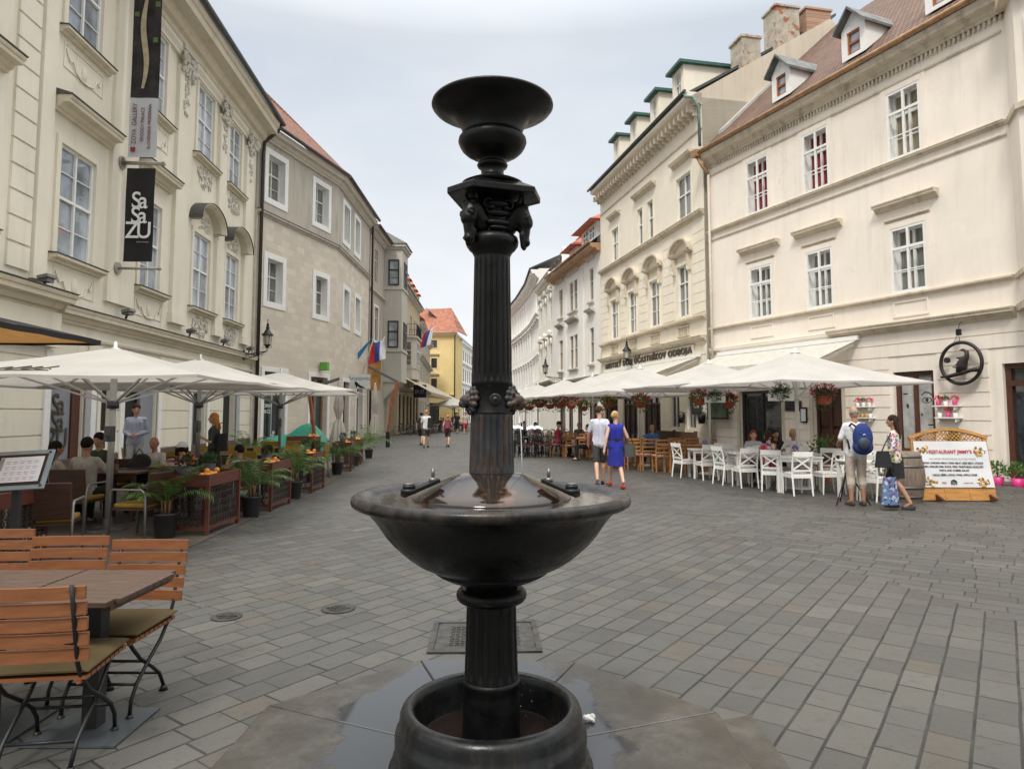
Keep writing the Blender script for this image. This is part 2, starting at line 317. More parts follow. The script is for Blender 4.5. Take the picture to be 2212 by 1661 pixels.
# ================= BUILDINGS
def bld(name,label,A,B,cat='building'):
    r=thing(name,label,cat,(A[0],A[1],0),math.atan2(B[1]-A[1],B[0]-A[0])); return r,math.dist(A,B)
def wall(root,s0,s1,z0,z1,ops,m,D=8,dep=.22,o=0,name='wall',top=True,inner=None):
    mb=MB(); ss=sorted({s0,s1}|{q for a in ops for q in a[:2] if s0<q<s1}); zz=sorted({z0,z1}|{q for a in ops for q in a[2:4] if z0<q<z1})
    for i in range(len(ss)-1):
        for j in range(len(zz)-1):
            cs,cz=(ss[i]+ss[i+1])/2,(zz[j]+zz[j+1])/2
            if any(a[0]<cs<a[1] and a[2]<cz<a[3] for a in ops): continue
            mb.add([(ss[i],o,zz[j]),(ss[i+1],o,zz[j]),(ss[i+1],o,zz[j+1]),(ss[i],o,zz[j+1])],[(3,2,1,0)])
    for a in ops:
        x0,x1,y0,y1=a[:4]; d=o-(a[4] if len(a)>4 else dep)
        mb.add([(x0,o,y0),(x1,o,y0),(x1,o,y1),(x0,o,y1),(x0,d,y0),(x1,d,y0),(x1,d,y1),(x0,d,y1)],[(0,1,5,4),(1,2,6,5),(2,3,7,6),(3,0,4,7)])
        mb.mi=1; mb.add([(x0,d,y0),(x1,d,y0),(x1,d,y1),(x0,d,y1)],[(3,2,1,0)]); mb.mi=0
    mb.add([(s0,o,z0),(s0,-D,z0),(s0,-D,z1),(s0,o,z1),(s1,o,z0),(s1,-D,z0),(s1,-D,z1),(s1,o,z1)],[(0,1,2,3),(7,6,5,4),(1,5,6,2)]+([(3,2,6,7)] if top else []))
    return mb.build(name,[m,inner or darkin],root)
def window(root,s0,s1,z0,z1,o=-.1,fm=None,fw=.07,cols=2,tr=.62,bars=1,pane=None,th=.05,thin=.03,tbars=0,name='window',label=None):
    fm=fm or white; mb=MB(); w=s1-s0; h=z1-z0
    mb.bx(s0,s0+fw,o-th/2,o+th/2,z0,z1); mb.bx(s1-fw,s1,o-th/2,o+th/2,z0,z1)
    mb.bx(s0+fw,s1-fw,o-th/2,o+th/2,z0,z0+fw); mb.bx(s0+fw,s1-fw,o-th/2,o+th/2,z1-fw,z1)
    zt=z0+h*tr if tr else z1-fw
    if tr: mb.bx(s0+fw,s1-fw,o-th/2,o+th/2+.012,zt-fw*.5,zt+fw*.5)
    for i in range(1,cols):
        x=s0+w*i/cols; mb.bx(x-fw*.45,x+fw*.45,o-th/2,o+th/2+.006,z0+fw,z1-fw)
    for i in range(bars):
        z=z0+(zt-z0)*(i+1)/(bars+1); mb.bx(s0+fw,s1-fw,o-th/4,o+th/4,z-thin/2,z+thin/2)
    for i in range(tbars):
        z=zt+(z1-zt)*(i+1)/(tbars+1); mb.bx(s0+fw,s1-fw,o-th/4,o+th/4,z-thin/2,z+thin/2)
    f=mb.build(name,fm,root,label=label)
    if pane:
        q=MB(); q.add([(s0+.02,o-th/2-.004,z0+.02),(s1-.02,o-th/2-.004,z0+.02),(s1-.02,o-th/2-.004,z1-.02),(s0+.02,o-th/2-.004,z1-.02)],[(3,2,1,0)]); q.build('pane',pane,f)
    return f
def surround(root,s0,s1,z0,z1,w,o,m,name='window_surround',sill=0):
    mb=MB(); e=.003
    mb.bx(s0-w,s0+e,0.002,o,z0-w,z1+w); mb.bx(s1-e,s1+w,.002,o,z0-w,z1+w); mb.bx(s0+e,s1-e,.002,o,z1-e,z1+w); mb.bx(s0+e,s1-e,.002,o,z0-w,z0+e)
    return mb.build(name,m,root)
def CP(o,h,z,k=3):   # stepped cornice profile: outward depth o, height h, bottom z
    if k==1: return [(0,z),(o*.7,z),(o,z+h*.25),(o,z+h*.9),(o*.94,z+h),(0,z+h)]
    if k==2: return [(0,z),(o*.35,z),(o*.42,z+h*.35),(o*.8,z+h*.42),(o,z+h*.55),(o,z+h*.92),(o*.95,z+h),(0,z+h)]
    return [(0,z),(o*.22,z),(o*.24,z+h*.16),(o*.38,z+h*.22),(o*.46,z+h*.42),(o*.50,z+h*.48),(o*.88,z+h*.52),(o*.90,z+h*.74),(o*.96,z+h*.78),(o,z+h*.90),(o,z+h*.97),(o*.96,z+h),(0,z+h)]
def mold(root,name,m,s0,s1,prof): mb=MB(); mb.mold(prof,s0,s1); return mb.build(name,m,root)
def rbox(root,name,m,*b): mb=MB(); mb.bx(*b); return mb.build(name,m,root)
def bands(root,s0,s1,z0,z1,h,ops,o,m,gap=.03,name='rusticated_base'):
    mb=MB(); z=z0
    while z+.1<z1:
        zt=min(z+h,z1); segs=[(s0,s1)]
        for a in ops:
            if a[2]-.0<zt and a[3]+.15>z:
                n=[]
                for p,q in segs:
                    if a[0]-.12>p: n.append((p,min(q,a[0]-.12)))
                    if a[1]+.12<q: n.append((max(p,a[1]+.12),q))
                    if a[1]+.12<p or a[0]-.12>q:
                        if (p,q) not in n: n.append((p,q))
                segs=[(p,q) for p,q in set(n) if q-p>.05]
        for p,q in segs: mb.bx(p,q,.001,o,z+gap/2,zt-gap/2)
        z=zt
    return mb.build(name,m,root)
def roof(root,s0,s1,oe,ze,q,slope,m,th=.12,name='roof'):
    mb=MB(); mb.mold([(oe,ze),(-q,ze+slope*(q+oe)),(-q,ze+slope*(q+oe)-th),(oe,ze-th)],s0,s1); return mb.build(name,m,root)
def gutter(root,s0,s1,o,z,r,m,name='gutter'):
    mb=MB(); mb.path([(s0,o,z),(s1,o,z)],r,10); return mb.build(name,m,root)
def pipe(root,pts,r,m,name='downpipe'): 
    mb=MB(); mb.path(pts,r,10); return mb.build(name,m,root)
pd=glassm('pane_dark'); pl=glassm('pane_light',(.30,.34,.38),.05,1.); pg=glassm('pane_grey',(.13,.13,.12),.08)  # pane_light: pale base paints in reflected sky and curtains behind the glass
# ---------- R1: cream corner house on the right
crR=plaster('cream_plaster_cracked',(.82,.75,.665),(.54,.46,.38),cracks=.95,grime=.28)
crT=plaster('weathered_trim',(.60,.53,.42),(.22,.18,.13),grime=.75)
r1,L=bld('corner_house','long cream corner house with brown tiled roof, white windows and restaurant on the ground floor',(12.1,16.5),(7.9,26.7))
up=[(7.67,8.8,8.93,10.95),(5.03,6.1,8.93,10.95),(1.88,2.93,8.93,10.95)]; lo=[(7.65,8.77,5.06,6.95),(5.03,6.1,5.06,6.95),(1.9,2.98,5.06,6.95)]
gr=[(1.88,3.08,.55,2.82),(-1.15,.1,.0,2.87),(7.36,9.44,.02,2.46),(4.85,5.99,.02,2.43)]
far_=[(-3.4,-2.3,8.93,10.95),(-3.4,-2.3,5.06,6.95)]
wall(r1,-9,L,0,12.0,[a+(.34,) for a in up+lo]+gr+far_,crR,D=9)
for a,cur in [(x,c) for x,c in zip(up+lo,('red','red','tan','g','g','g'))]:
    f=window(r1,*a,o=.0,fw=.075,tr=.68,bars=1)
    mb=MB(); x0,x1,y0,y1=a; e=.004
    mb.add([(x0+e,-.05,y0+e),(x1-e,-.05,y0+e),(x1-e,-.05,y1-e),(x0+e,-.05,y1-e),(x0+e,-.30,y0+e),(x1-e,-.30,y0+e),(x1-e,-.30,y1-e),(x0+e,-.30,y1-e)],[(0,1,5,4),(1,2,6,5),(2,3,7,6),(3,0,4,7)]); mb.build('inner_reveal',white,f)
    g=window(r1,x0+.01,x1-.01,y0+.01,y1-.01,o=-.27,fw=.085,tr=.68,bars=1,pane=None,name='inner_window')
    q=MB(); n=14
    cm={'red':mat('red_curtain',(.22,.02,.03),.8,var=.3,vs=8,stretch=(9,9,.4)),'tan':mat('tan_curtain',(.30,.26,.17),.8,var=.25,vs=8,stretch=(9,9,.4)),'g':mat('grey_curtain',(.22,.23,.21),.6,var=.25,vs=8,stretch=(9,9,.4))}[cur]
    q.sheet(lambda u,v:(x0+.04+(x1-x0-.08)*u,-.315+.012*math.sin(u*55),y0+.03+(y1-y0-.06)*v),44,1); q.build('curtain',cm,g)
for a in far_: window(r1,*a,o=-.1,pane=pd)
for a in up: surround(r1,*a,.16,.035,crR); 
for a in lo:
    surround(r1,*a,.17,.035,crR)
    x0,x1,y0,y1=a; mold(r1,'window_hood',crT,x0-.42,x1+.42,CP(.24,.24,7.5)); mold(r1,'window_hood',crT,x0-.15,x1+.15,CP(.08,.07,7.16,2))
    surround(r1,x0+.05,x1-.05,4.42,4.78,.05,.03,crR,'apron_panel')
mold(r1,'string_course',crT,-.3,L,CP(.14,.14,8.76)); mold(r1,'string_course',crT,-.3,L,[(0,8.5),(.04,8.5),(.05,8.54),(0,8.56)])
mold(r1,'string_course',crT,-.3,L,CP(.12,.12,4.9,2)); mold(r1,'string_course',crT,-.3,5.2,CP(.26,.26,3.98)); mold(r1,'string_course',crR,5.2,L,CP(.12,.2,4.0))
mold(r1,'string_course',crT,-.3,L,[(0,11.13),(.035,11.13),(.045,11.18),(0,11.2)])
mold(r1,'cornice',crT,-.5,L,CP(.40,.46,11.58,4))
mb=MB(); s=-.5
while s<L: mb.bx(s,s+.055,.001,.085,11.44,11.57); s+=.13
mb.build('dentil_band',crT,r1)
bands(r1,-1.3,L,.02,3.93,.36,gr+[(-1.3,.3,0,3.0)],.028,crR)
for a in ((1.88,3.08,.55,2.82),): window(r1,*a,o=-.12,fm=brownw,fw=.13,tr=0,bars=0,name='shop_window')
ph=mat('photo_print_grey',(.36,.36,.35),.25,var=.5,vs=1.4,local=True)
mb=MB(); mb.add([(2.02,-.15,.68),(2.94,-.15,.68),(2.94,-.15,2.7),(2.02,-.15,2.7)],[(3,2,1,0)]); po=mb.build('window_picture',ph,r1)
mb=MB()  # a generic eye and soft dark shapes, printed flat
dk=mat('print_dark',(.03,.03,.03),.3); 
def flat(pts,o=-.147): mb.add([(a,o,b) for a,b in pts],[tuple(range(len(pts)))])
def ell(cx,cz,a,b,n=20,t0=0,t1=2*PI): return [(cx+a*math.cos(t0+(t1-t0)*i/n),cz+b*math.sin(t0+(t1-t0)*i/n)) for i in range(n)]
mb.tor((2.2,-.149,2.02),.13,.012,20,4,Matrix.Rotation(PI/2,3,'X')@Matrix.Diagonal((1,.55,1))); flat(ell(2.2,2.02,.045,.05))
mb.path([(2.35,-.149,2.16),(2.25,-.149,2.24),(2.12,-.149,2.22),(2.04,-.149,2.14)],.014,4); flat(ell(2.78,1.86,.035,.07)); flat(ell(2.84,2.2,.08,.022)); flat(ell(2.36,1.62,.025,.04)); flat(ell(2.12,1.34,.09,.018))
mb.build('printed_lines',dk,po)
# brown entrance door at the right edge
dr=window(r1,-1.15,.1,0,2.87,o=-.14,fm=brownw,fw=.13,cols=1,tr=.83,bars=0,pane=pd,th=.08,name='door')
mb=MB(); mb.bx(-.55,-.49,-.10,-.06,.9,1.35); mb.cyl((-.52,-.08,1.1),(-.40,-.05,1.1),.012); mb.build('door_handle',mat('brass',(.5,.33,.12),.35,me=.9),dr)
rbox(r1,'notice_sheet',white,-.78,-.62,-.09,-.085,1.05,1.22)
# dark glazed cafe front and dark doorway
f=window(r1,7.36,9.44,.02,2.46,o=-.12,fm=mat('dark_frame',(.03,.022,.02),.4),fw=.10,cols=2,tr=0,bars=0,pane=pd,name='glazed_door')
f=window(r1,4.85,5.99,.02,2.43,o=-.14,fm=mat('dark_brown_wood',(.05,.018,.012),.45,var=.3,vs=3,stretch=(9,9,1)),fw=.11,cols=2,tr=0,bars=0,name='wooden_door')
mb=MB()
for x in (5.0,5.45):
    for z in (.2,1.25): mb.bx(x,x+.4,-.19,-.15,z,z+.95)
mb.bx(4.9,5.94,-.22,-.2,.03,2.4); mb.build('door_panels',mat('dark_brown_wood',(.05,.018,.012)),f)
for a in ((7.36,9.44,.02,2.46),(4.85,5.99,.02,2.43)): 
    mb=MB(); x0,x1,y0,y1=a; mb.bx(x0-.14,x0-.001,.029,.05,y0,y1+.14); mb.bx(x1+.001,x1+.14,.029,.05,y0,y1+.14); mb.bx(x0-.001,x1+.001,.029,.05,y1+.001,y1+.14); mb.build('door_surround',crT,r1)
# corner bay
mb=MB(); pts=[(-.38,0),(-.95,.62),(-3.9,.62),(-4.5,0)]
mb.prism([(x,y) for x,y in reversed(pts)],4.25,12.0); mb.build('corner_bay',crR,r1)
for z,h,o in ((8.76,.14,.1),(4.9,.12,.1),(11.58,.44,.28),(4.1,.18,.1)):
    mb=MB(); mb.prism([(-.38+o,-.02),(-.95+o*.3,.62+o),(-3.9,.62+o),(-4.6,-.02)][::-1],z,z+h); mb.build('bay_cornice',crT,r1)
mb=MB(); mb.lathe([(.05,3.2),(.3,3.45),(.55,3.7),(1.0,3.95),(1.25,4.1)],24,(-2.0,-.2,0)); mb.build('bay_corbel',crT,r1)
for z0,z1 in ((8.93,10.95),(5.06,6.95)): window(r1,-2.2,-1.2,z0,z1,o=.66,pane=pd)
tl=tiles('brown_roof_tiles',(.155,.085,.057),.17,dark=.25)
roof(r1,-6,L-.05,.36,12.16,6.3,.95,tl); gutter(r1,-6,L+.2,.48,12.12,.075,mat('rusty_gutter',(.33,.19,.085),.6,var=.35,vs=5,bm=.3))
mb=MB(); mb.mold([(-.5,12.95),(-6.4,18.56),(-6.4,18.7),(-.5,13.12)],L-.42,L-.12); mb.build('roof_flashing',mat('lead_flashing',(.42,.41,.39),.6,var=.2),r1)
mb=MB(); mb.bx(L-.1,L+.22,.3,.62,11.95,12.22); mb.path([(L+.05,.45,12),(L-.12,.35,11.55),(L-.22,.12,11.2)],.07,8); mb.build('rain_hopper',mat('rusty_gutter',(.33,.19,.085)),r1)
pipe(r1,[(L-.22,.12,11.25),(L-.22,.12,.1)],.055,mat('cream_pipe',(.50,.45,.37),.6))
wd=mat('varnished_wood',(.33,.10,.03),.4,var=.3,vs=6,stretch=(6,6,.7))
for s0,s1,zb in ((6.8,7.66,12.82),(3.74,4.62,12.82),(.92,1.8,12.82)):
    mb=MB(); c=(s0+s1)/2; e=zb+.98; ap=zb+1.48; q0=-.25
    w0,w1,h0,h1=s0+.2,s1-.2,zb+.12,zb+.86
    for a in ((s0,w0,zb,e),(w1,s1,zb,e),(w0,w1,zb,h0),(w0,w1,h1,e)): mb.add([(a[0],q0,a[2]),(a[1],q0,a[2]),(a[1],q0,a[3]),(a[0],q0,a[3])],[(3,2,1,0)])
    mb.add([(s0,q0,e),(s1,q0,e),(c,q0,ap)],[(2,1,0)])
    for s in (s0,s1): mb.add([(s,q0,zb),(s,-1.45,e),(s,q0,e)],[(0,1,2)])
    mb.add([(w0,q0,h0),(w1,q0,h0),(w1,q0,h1),(w0,q0,h1),(w0,q0-.12,h0),(w1,q0-.12,h0),(w1,q0-.12,h1),(w0,q0-.12,h1)],[(0,1,5,4),(1,2,6,5),(2,3,7,6),(3,0,4,7)])
    d=mb.build('dormer',white,r1)
    mb=MB()
    for sg in (-1,1):
        x=c+sg*((s1-s0)/2+.12); mb.add([(c,.0,ap+.03),(x,.0,e-.1),(x,-1.6,e-.1),(c,-2.1,ap+.03),(c,.0,ap+.12),(x,.0,e-.01),(x,-1.6,e-.01),(c,-2.1,ap+.12)],[(0,1,2,3),(7,6,5,4),(0,4,5,1),(1,5,6,2)])
    mb.build('dormer_roof',[mat('zinc_trim',(.11,.12,.12),.6,var=.5,vs=3)],d)
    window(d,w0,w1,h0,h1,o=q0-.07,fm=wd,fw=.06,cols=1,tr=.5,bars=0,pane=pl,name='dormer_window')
# ---------- R2: cream house with arched pediments
crY=plaster('warm_cream_plaster',(.80,.74,.62),(.55,.46,.36),grime=.2)
r2,L2_=bld('arched_window_house','cream house with arched window hoods, green roofed dormers and shadow lettering above the awning',(7.8,26.9),(5.25,39.4))
tp=[(9.8,10.78,10.12,11.9),(6.36,7.0,10.1,11.95),(5.06,5.72,10.1,11.95),(1.1,2.48,10.1,11.95)]; fs=[(9.93,11.1,5.78,7.95),(7.3,8.4,5.78,7.95),(4.45,5.6,5.78,7.98),(1.46,2.54,5.8,8.03)]
gw=[(1.1,1.9,1.0,3.0),(2.6,3.5,1.0,3.0),(4.6,6.6,.05,3.0),(7.4,9.4,.05,3.),(10.2,12.3,.05,3.)]  # last three widened and dark, standing in for shade under the parasols
wall(r2,0,L2_,0,14.6,tp+fs+gw,crY,D=6.1,top=False)
for a in tp: window(r2,*a,fw=.06,tr=.55,bars=0,cols=1 if a[1]-a[0]<.8 else 2,pane=pg); surround(r2,*a,.12,.03,crY)
for s0,s1 in ((.78,2.8),(4.7,7.35),(9.45,11.1)): mold(r2,'window_hood',crT,s0,s1,CP(.26,.24,12.5))
for a in fs:
    window(r2,*a,fw=.055,tr=.66,bars=1,pane=pg); surround(r2,*a,.12,.05,crY)
    x0,x1=a[:2]; c=(x0+x1)/2; mb=MB(); mb.mold(CP(.22,.16,8.42),c-1.0,c+1.0)
    for k,(rr,dd,oo) in enumerate(((.98,.12,.28),(.84,.08,.18))):
        n=16; vs=[]
        for i in range(n+1):
            t=PI*i/n
            for q,(r_,o_) in enumerate(((rr-dd,.002),(rr-dd,oo),(rr,oo),(rr,.002))): vs.append((c+r_*math.cos(t)*1.0,o_,8.58+r_*math.sin(t)*.62))
        mb.add(vs,[(i*4+q,i*4+(q+1)%4,i*4+4+(q+1)%4,i*4+4+q) for i in range(n) for q in range(4)])
    mb.build('arched_pediment',crT,r2)
    mb=MB()
    for sx in (x0-.22,x1+.08): mb.bx(sx,sx+.14,.002,.16,7.7,8.4); mb.ball((sx+.07,.14,7.75),(.07,.07,.12))
    mb.build('console_bracket',crT,r2)
    mb=MB()
    for i in range(5): x=c-.4+.2*i; mb.lathe([(.035,4.98),(.05,5.05),(.028,5.15),(.05,5.25),(.035,5.32)],8,(x,.03,0))
    mb.bx(c-.52,c+.52,.002,.09,4.92,4.975); mb.bx(c-.52,c+.52,.002,.09,5.325,5.38); mb.build('balustrade_panel',crT,r2)
mold(r2,'string_course',crT,0,L2_,CP(.22,.24,9.72)); mold(r2,'string_course',crT,0,L2_,CP(.2,.2,5.46,2)); mold(r2,'string_course',crT,0,L2_,CP(.3,.24,4.56)); mold(r2,'string_course',crT,0,L2_,[(0,13.3),(.05,13.3),(.06,13.36),(0,13.38)])
mold(r2,'cornice',crY,0,L2_,CP(.62,.42,14.38,2))
mb=MB(); s=.3
while s<L2_: mb.bx(s,s+.13,.002,.5,14.1,14.36); mb.bx(s+.01,s+.12,.002,.25,13.96,14.1); s+=.42
mb.build('cornice_brackets',crT,r2)
bands(r2,0,L2_,5.75,9.6,.42,[(a[0]-.25,a[1]+.25,a[2]-.3,a[3]+1.4) for a in fs],.02,crY)
bands(r2,0,L2_,.02,4.5,.4,gw,.03,crY)
for i_,a in enumerate(gw): window(r2,*a,fm=offw if i_<2 else brownw,pane=pd,tr=.7,bars=0,cols=2 if i_<2 else 3)
# gable party wall rising over the lower roof
gm=plaster('worn_gable_render',(.56,.50,.40),(.36,.31,.25),cracks=.9,grime=.5)
mb=MB(); mb.add([(0-.0,.5,14.6),(0,-6.1,18.7),(0,-11,15.5),(0,-11,0),(0,.0,0),(0,.0,14.3),(.35,.5,14.6),(.35,-6.1,18.7),(.35,-11,15.5),(.35,-11,0),(.35,0,0),(.35,0,14.3)],[(0,1,2,3,4,5),(11,10,9,8,7,6),(0,6,7,1),(1,7,8,2),(2,8,9,3),(5,11,6,0)])
mb.T=Matrix.Translation((-.01,0,0)); mb.build('gable_wall',gm,r2)
gt=mat('green_copper',(.025,.10,.075),.55,var=.25); dkr=mat('dark_roof_metal',(.05,.055,.055),.5,var=.3)
roof(r2,.36,L2_,.62,14.86,6.7,.60,dkr); gutter(r2,.1,L2_+.2,.70,14.86,.07,dkr)
pipe(r2,[(.25,.66,14.85),(.1,.66,14.6),(-.25,.5,14.45),(-.32,.32,14.0),(-.32,.3,12.4)],.06,mat('patina_pipe',(.13,.20,.17),.6,var=.4,vs=5))
for i,(s0,s1) in enumerate(((1.4,2.5),(4.0,5.0),(6.65,7.6),(9.2,10.1))):
    mb=MB(); c=(s0+s1)/2; mb.bx(s0,s0+.28,-2.6,.1,15.1,16.75); mb.bx(s1-.28,s1,-2.6,.1,15.1,16.75); mb.bx(s0+.28,s1-.28,-2.6,-.1,15.1,16.75); mb.bx(s0+.28,s1-.28,-.1,.1,16.55,16.75); d=mb.build('dormer',crY,r2)
    window(d,s0+.28,s1-.28,15.35,16.54,o=.02,fw=.05,tr=.6,bars=0,pane=pg,name='dormer_window')
    mb=MB(); mb.add([(s0-.18,.35,16.75),(s1+.18,.35,16.75),(s1+.18,-3.1,16.75),(s0-.18,-3.1,16.75),(s0-.18,.35,16.88),(s1+.18,.35,16.88),(s1+.18,-3.1,16.88),(s0-.18,-3.1,16.88),(c,-.2,17.08),(c,-3.1,17.08)],[(0,1,2,3),(4,5,1,0)[::-1],(1,5,6,2),(3,7,4,0),(4,5,8),(5,6,9,8),(7,4,8,9)]); mb.build('dormer_roof',gt,d)
brick=blocks('worn_brick_chimney',(.36,.20,.13),(.42,.36,.28),.24,.075,.012,.3)
cm=mat('chimney_render',(.40,.36,.29),.9,var=.25,vs=3,bm=.5,bs=12,bd=.02,wear=((.30,.12,.065),.54,2.2))
for q,dq,zb,zt,m_ in ((2.35,.85,16,17.45,cm),(4.1,1.1,17,19.0,cm),(5.6,1.2,17.8,19.05,brick)):
    rr_=rbox(r2,'chimney',m_,.05,1.0,-q-dq/2,-q+dq/2,zb,zt); rbox(rr_,'chimney_cap',m_,0,1.06,-q-dq/2-.06,-q+dq/2+.06,zt+.002,zt+.1)
# lettering on the fascia of R2
def text(s,size,m,parent,loc,rot=(0,0,0),ext=.012,name='lettering',sx=1.,spacing=1.,align='CENTER',bold=0,**kw):
    c=bpy.data.curves.new('t','FONT'); c.body=s; c.size=size; c.extrude=ext; c.align_x=align; c.space_character=spacing; c.space_line=kw.pop('line',1.); c.offset=bold
    o=bpy.data.objects.new('t',c); C.objects.link(o); bpy.context.view_layer.update()
    me=bpy.data.meshes.new_from_object(o.evaluated_get(bpy.context.evaluated_depsgraph_get())); bpy.data.objects.remove(o); bpy.data.curves.remove(c)
    me.materials.clear(); me.materials.append(m)
    me.transform(Matrix.Translation(V(loc))@Euler(rot).to_matrix().to_4x4()@Matrix.Diagonal((sx,1,1,1)))
    return obj(name,me,parent,**kw)
FR=(PI/2,0,PI)     # facing +Y (outward) reads left to right for a viewer on the street
ink=mat('dark_lettering',(.07,.055,.04),.6)
mb=MB(); mb.bx(1.0,11.9,.031,.10,4.06,4.5); fb=mb.build('fascia',crY,r2)
text('MESTSKÝ DOM ÚČASTNÍKOV ODBOJA',.40,ink,fb,(6.4,.135,4.16),FR,.03,sx=1.30,spacing=1.22,bold=.008)
# ---------- R3: pale grey house with red dormers
gyP=plaster('pale_grey_plaster',(.80,.775,.735),(.5,.48,.44),grime=.2); gyT=plaster('grey_trim',(.52,.49,.44),(.3,.27,.23),grime=.4)
r3,L3_=bld('grey_house','pale grey house with three window bays and red tiled dormers',(5.25,39.6),(3.2,50.5))
ops=[]
for z0,z1 in ((8.6,10.6),(4.75,6.9)): ops+=[(1.4,2.2,z0,z1),(4.95,5.82,z0-.1,z1),(5.98,6.85,z0-.1,z1),(8.7,9.7,z0,z1)]
g3=[(.8,2.6,.1,3.),(4,5.2,.1,3.),(6.2,7.4,.1,3.),(8.6,9.8,.1,3.)]
wall(r3,0,L3_,0,11.6,ops+g3,gyP)
for a in ops: window(r3,*a,fm=mat('sand_frame',(.50,.44,.34),.6),fw=.08,tr=.6,bars=0,pane=pg,cols=1 if a[1]-a[0]<.9 else 2)
for a in g3: window(r3,*a,fm=brownw,pane=pd,tr=.75,bars=0)
for z,o in ((11.1,.2),(7.8,.34)):
    for s0,s1 in ((1.1,2.5),(4.6,7.2),(8.4,10.0)): mold(r3,'window_hood',gyT,s0,s1,CP(o,.26,z))
for z in (8.42,4.55):
    for s0,s1 in ((1.25,2.35),(4.8,7.0),(8.55,9.85)): mold(r3,'sill',gyT,s0,s1,CP(.16,.12,z,1))
mb=MB()
for s in (3.4,3.62,7.6,7.85): mb.bx(s,s+.12,.002,.06,3.6,11.4)
mb.build('pilaster_strip',gyP,r3); mold(r3,'string_course',gyT,0,L3_,CP(.25,.25,3.7))
mold(r3,'cornice',mat('brown_eaves_board',(.40,.24,.13),.6,var=.25,vs=3),-.1,L3_,CP(.65,.45,11.3,2)); red=tiles('red_roof_tiles',(.52,.13,.06),.2)
roof(r3,0,L3_,.7,11.85,5,.8,mat('pale_roof_sheet',(.42,.45,.50),.5,var=.15))
for s0,s1,z1 in ((.9,4.2,14.0),(5.2,7.2,13.5)):
    mb=MB(); mb.bx(s0,s1,-3,-.1,11.95,z1-.6); d=mb.build('dormer',gyP,r3); n=2 if s1-s0>3 else 1
    for k in range(n): window(d,s0+.3+k*1.35,s0+1.4+k*1.35,12.3,z1-.75,o=-.07,fw=.07,tr=.6,bars=0,pane=pg,name='dormer_window')
    mb=MB(); c=(s0+s1)/2; mb.add([(s0-.5,.5,z1-.62),(s1+.5,.5,z1-.62),(s1+.5,-3,z1-.62),(s0-.5,-3,z1-.62),(c-.4,-.8,z1+.25),(c+.4,-.8,z1+.25),(c,-3,z1+.25)],[(3,2,1,0),(0,1,5,4),(1,2,6,5),(3,0,4,6),(4,5,6)]); mb.build('dormer_roof',red,d)
gutter(r3,-.1,L3_,.75,11.8,.07,mat('rusty_gutter',(.33,.19,.085)))
# ---------- R4a ornate narrow house, R4b long curved white block
orn=plaster('ivory_plaster',(.80,.77,.70),(.5,.45,.36),grime=.3)
r4,L4_=bld('ornate_house','narrow ivory house with stucco hoods standing beyond the grey house',(3.2,50.7),(2.35,58.6))
op=[(s,s+.95,z,z+h) for s in (1.1,3.6,6.1) for z,h in ((8.9,1.9),(5.2,2.1))]; wall(r4,0,L4_,0,12.3,op,orn)
for a in op:
    window(r4,*a,fm=offw,fw=.08,tr=.6,bars=0,pane=pg); c=(a[0]+a[1])/2; mb=MB(); mb.mold(CP(.25,.18,a[3]+.25),c-.75,c+.75)
    for sx in (-.6,.6): mb.ball((c+sx,.1,a[3]-.1),(.09,.1,.28)); mb.ball((c+sx*.5,.12,a[3]+.62),(.2,.1,.12))
    mb.ball((c,.14,a[3]+.6),(.2,.13,.26)); mb.build('stucco_hood',orn,r4)
mold(r4,'cornice',orn,0,L4_,CP(.5,.5,11.9)); mold(r4,'string_course',gyT,0,L4_,CP(.35,.3,3.9)); roof(r4,0,L4_,.5,12.45,4,1.1,tl)
mb=MB(); mb.bx(-.1,.3,-4,-.6,12.4,14.3); mb.build('fire_wall',gyP,r4)
wh=plaster('white_plaster',(.84,.83,.80),(.55,.53,.48),grime=.15)
cv=[(2.35,58.8),(2.0,66),(1.2,74),(.1,82),(-1.4,90),(-3.4,99)]
r5=thing('curved_block','long white curved block with rows of tall windows and dark roof line behind the column','building',(0,0,0))
for i in range(5):
    A,B=cv[i],cv[i+1]; L_=math.dist(A,B); T=Matrix.Translation((A[0],A[1],0))@Matrix.Rotation(math.atan2(B[1]-A[1],B[0]-A[0]),4,'Z')
    n=4; ops=[]
    for k in range(n):
        x=L_*(k+.5)/n
        for z,h in ((10.9,1.6),(7.7,2.0),(4.6,1.9)): ops.append((x-.5,x+.5,z,z+h))
        ops.append((x-.6,x+.6,.2,3.2))
    def at(o): 
        o.data.transform(T); return o
    at(wall(r5,0,L_,0,14.4,ops,wh,D=6))
    for a in ops:
        f=window(r5,*a,fm=offw,fw=.09,cols=2,tr=.6,bars=0,pane=pg); at(f); at(f.children[0])
    mb=MB()
    for k in range(n):
        x=L_*(k+.5)/n; mb.mold(CP(.22,.2,9.9,2),x-.8,x+.8); mb.mold(CP(.15,.15,6.75,2),x-.7,x+.7); mb.bx(x-.85,x-.7,.002,.12,10.6,13.2); mb.bx(x+.7,x+.85,.002,.12,10.6,13.2)
    mb.mold(CP(.3,.25,10.25),0,L_); mb.mold(CP(.25,.25,3.8),0,L_); mb.mold(CP(.7,.7,13.6,3),0,L_); at(mb.build('cornice',wh,r5))
    mb=MB(); mb.mold([(.85,14.42),(-4,16.6),(-4,16.4),(.85,14.3)],0,L_); at(mb.build('roof',dkr,r5))
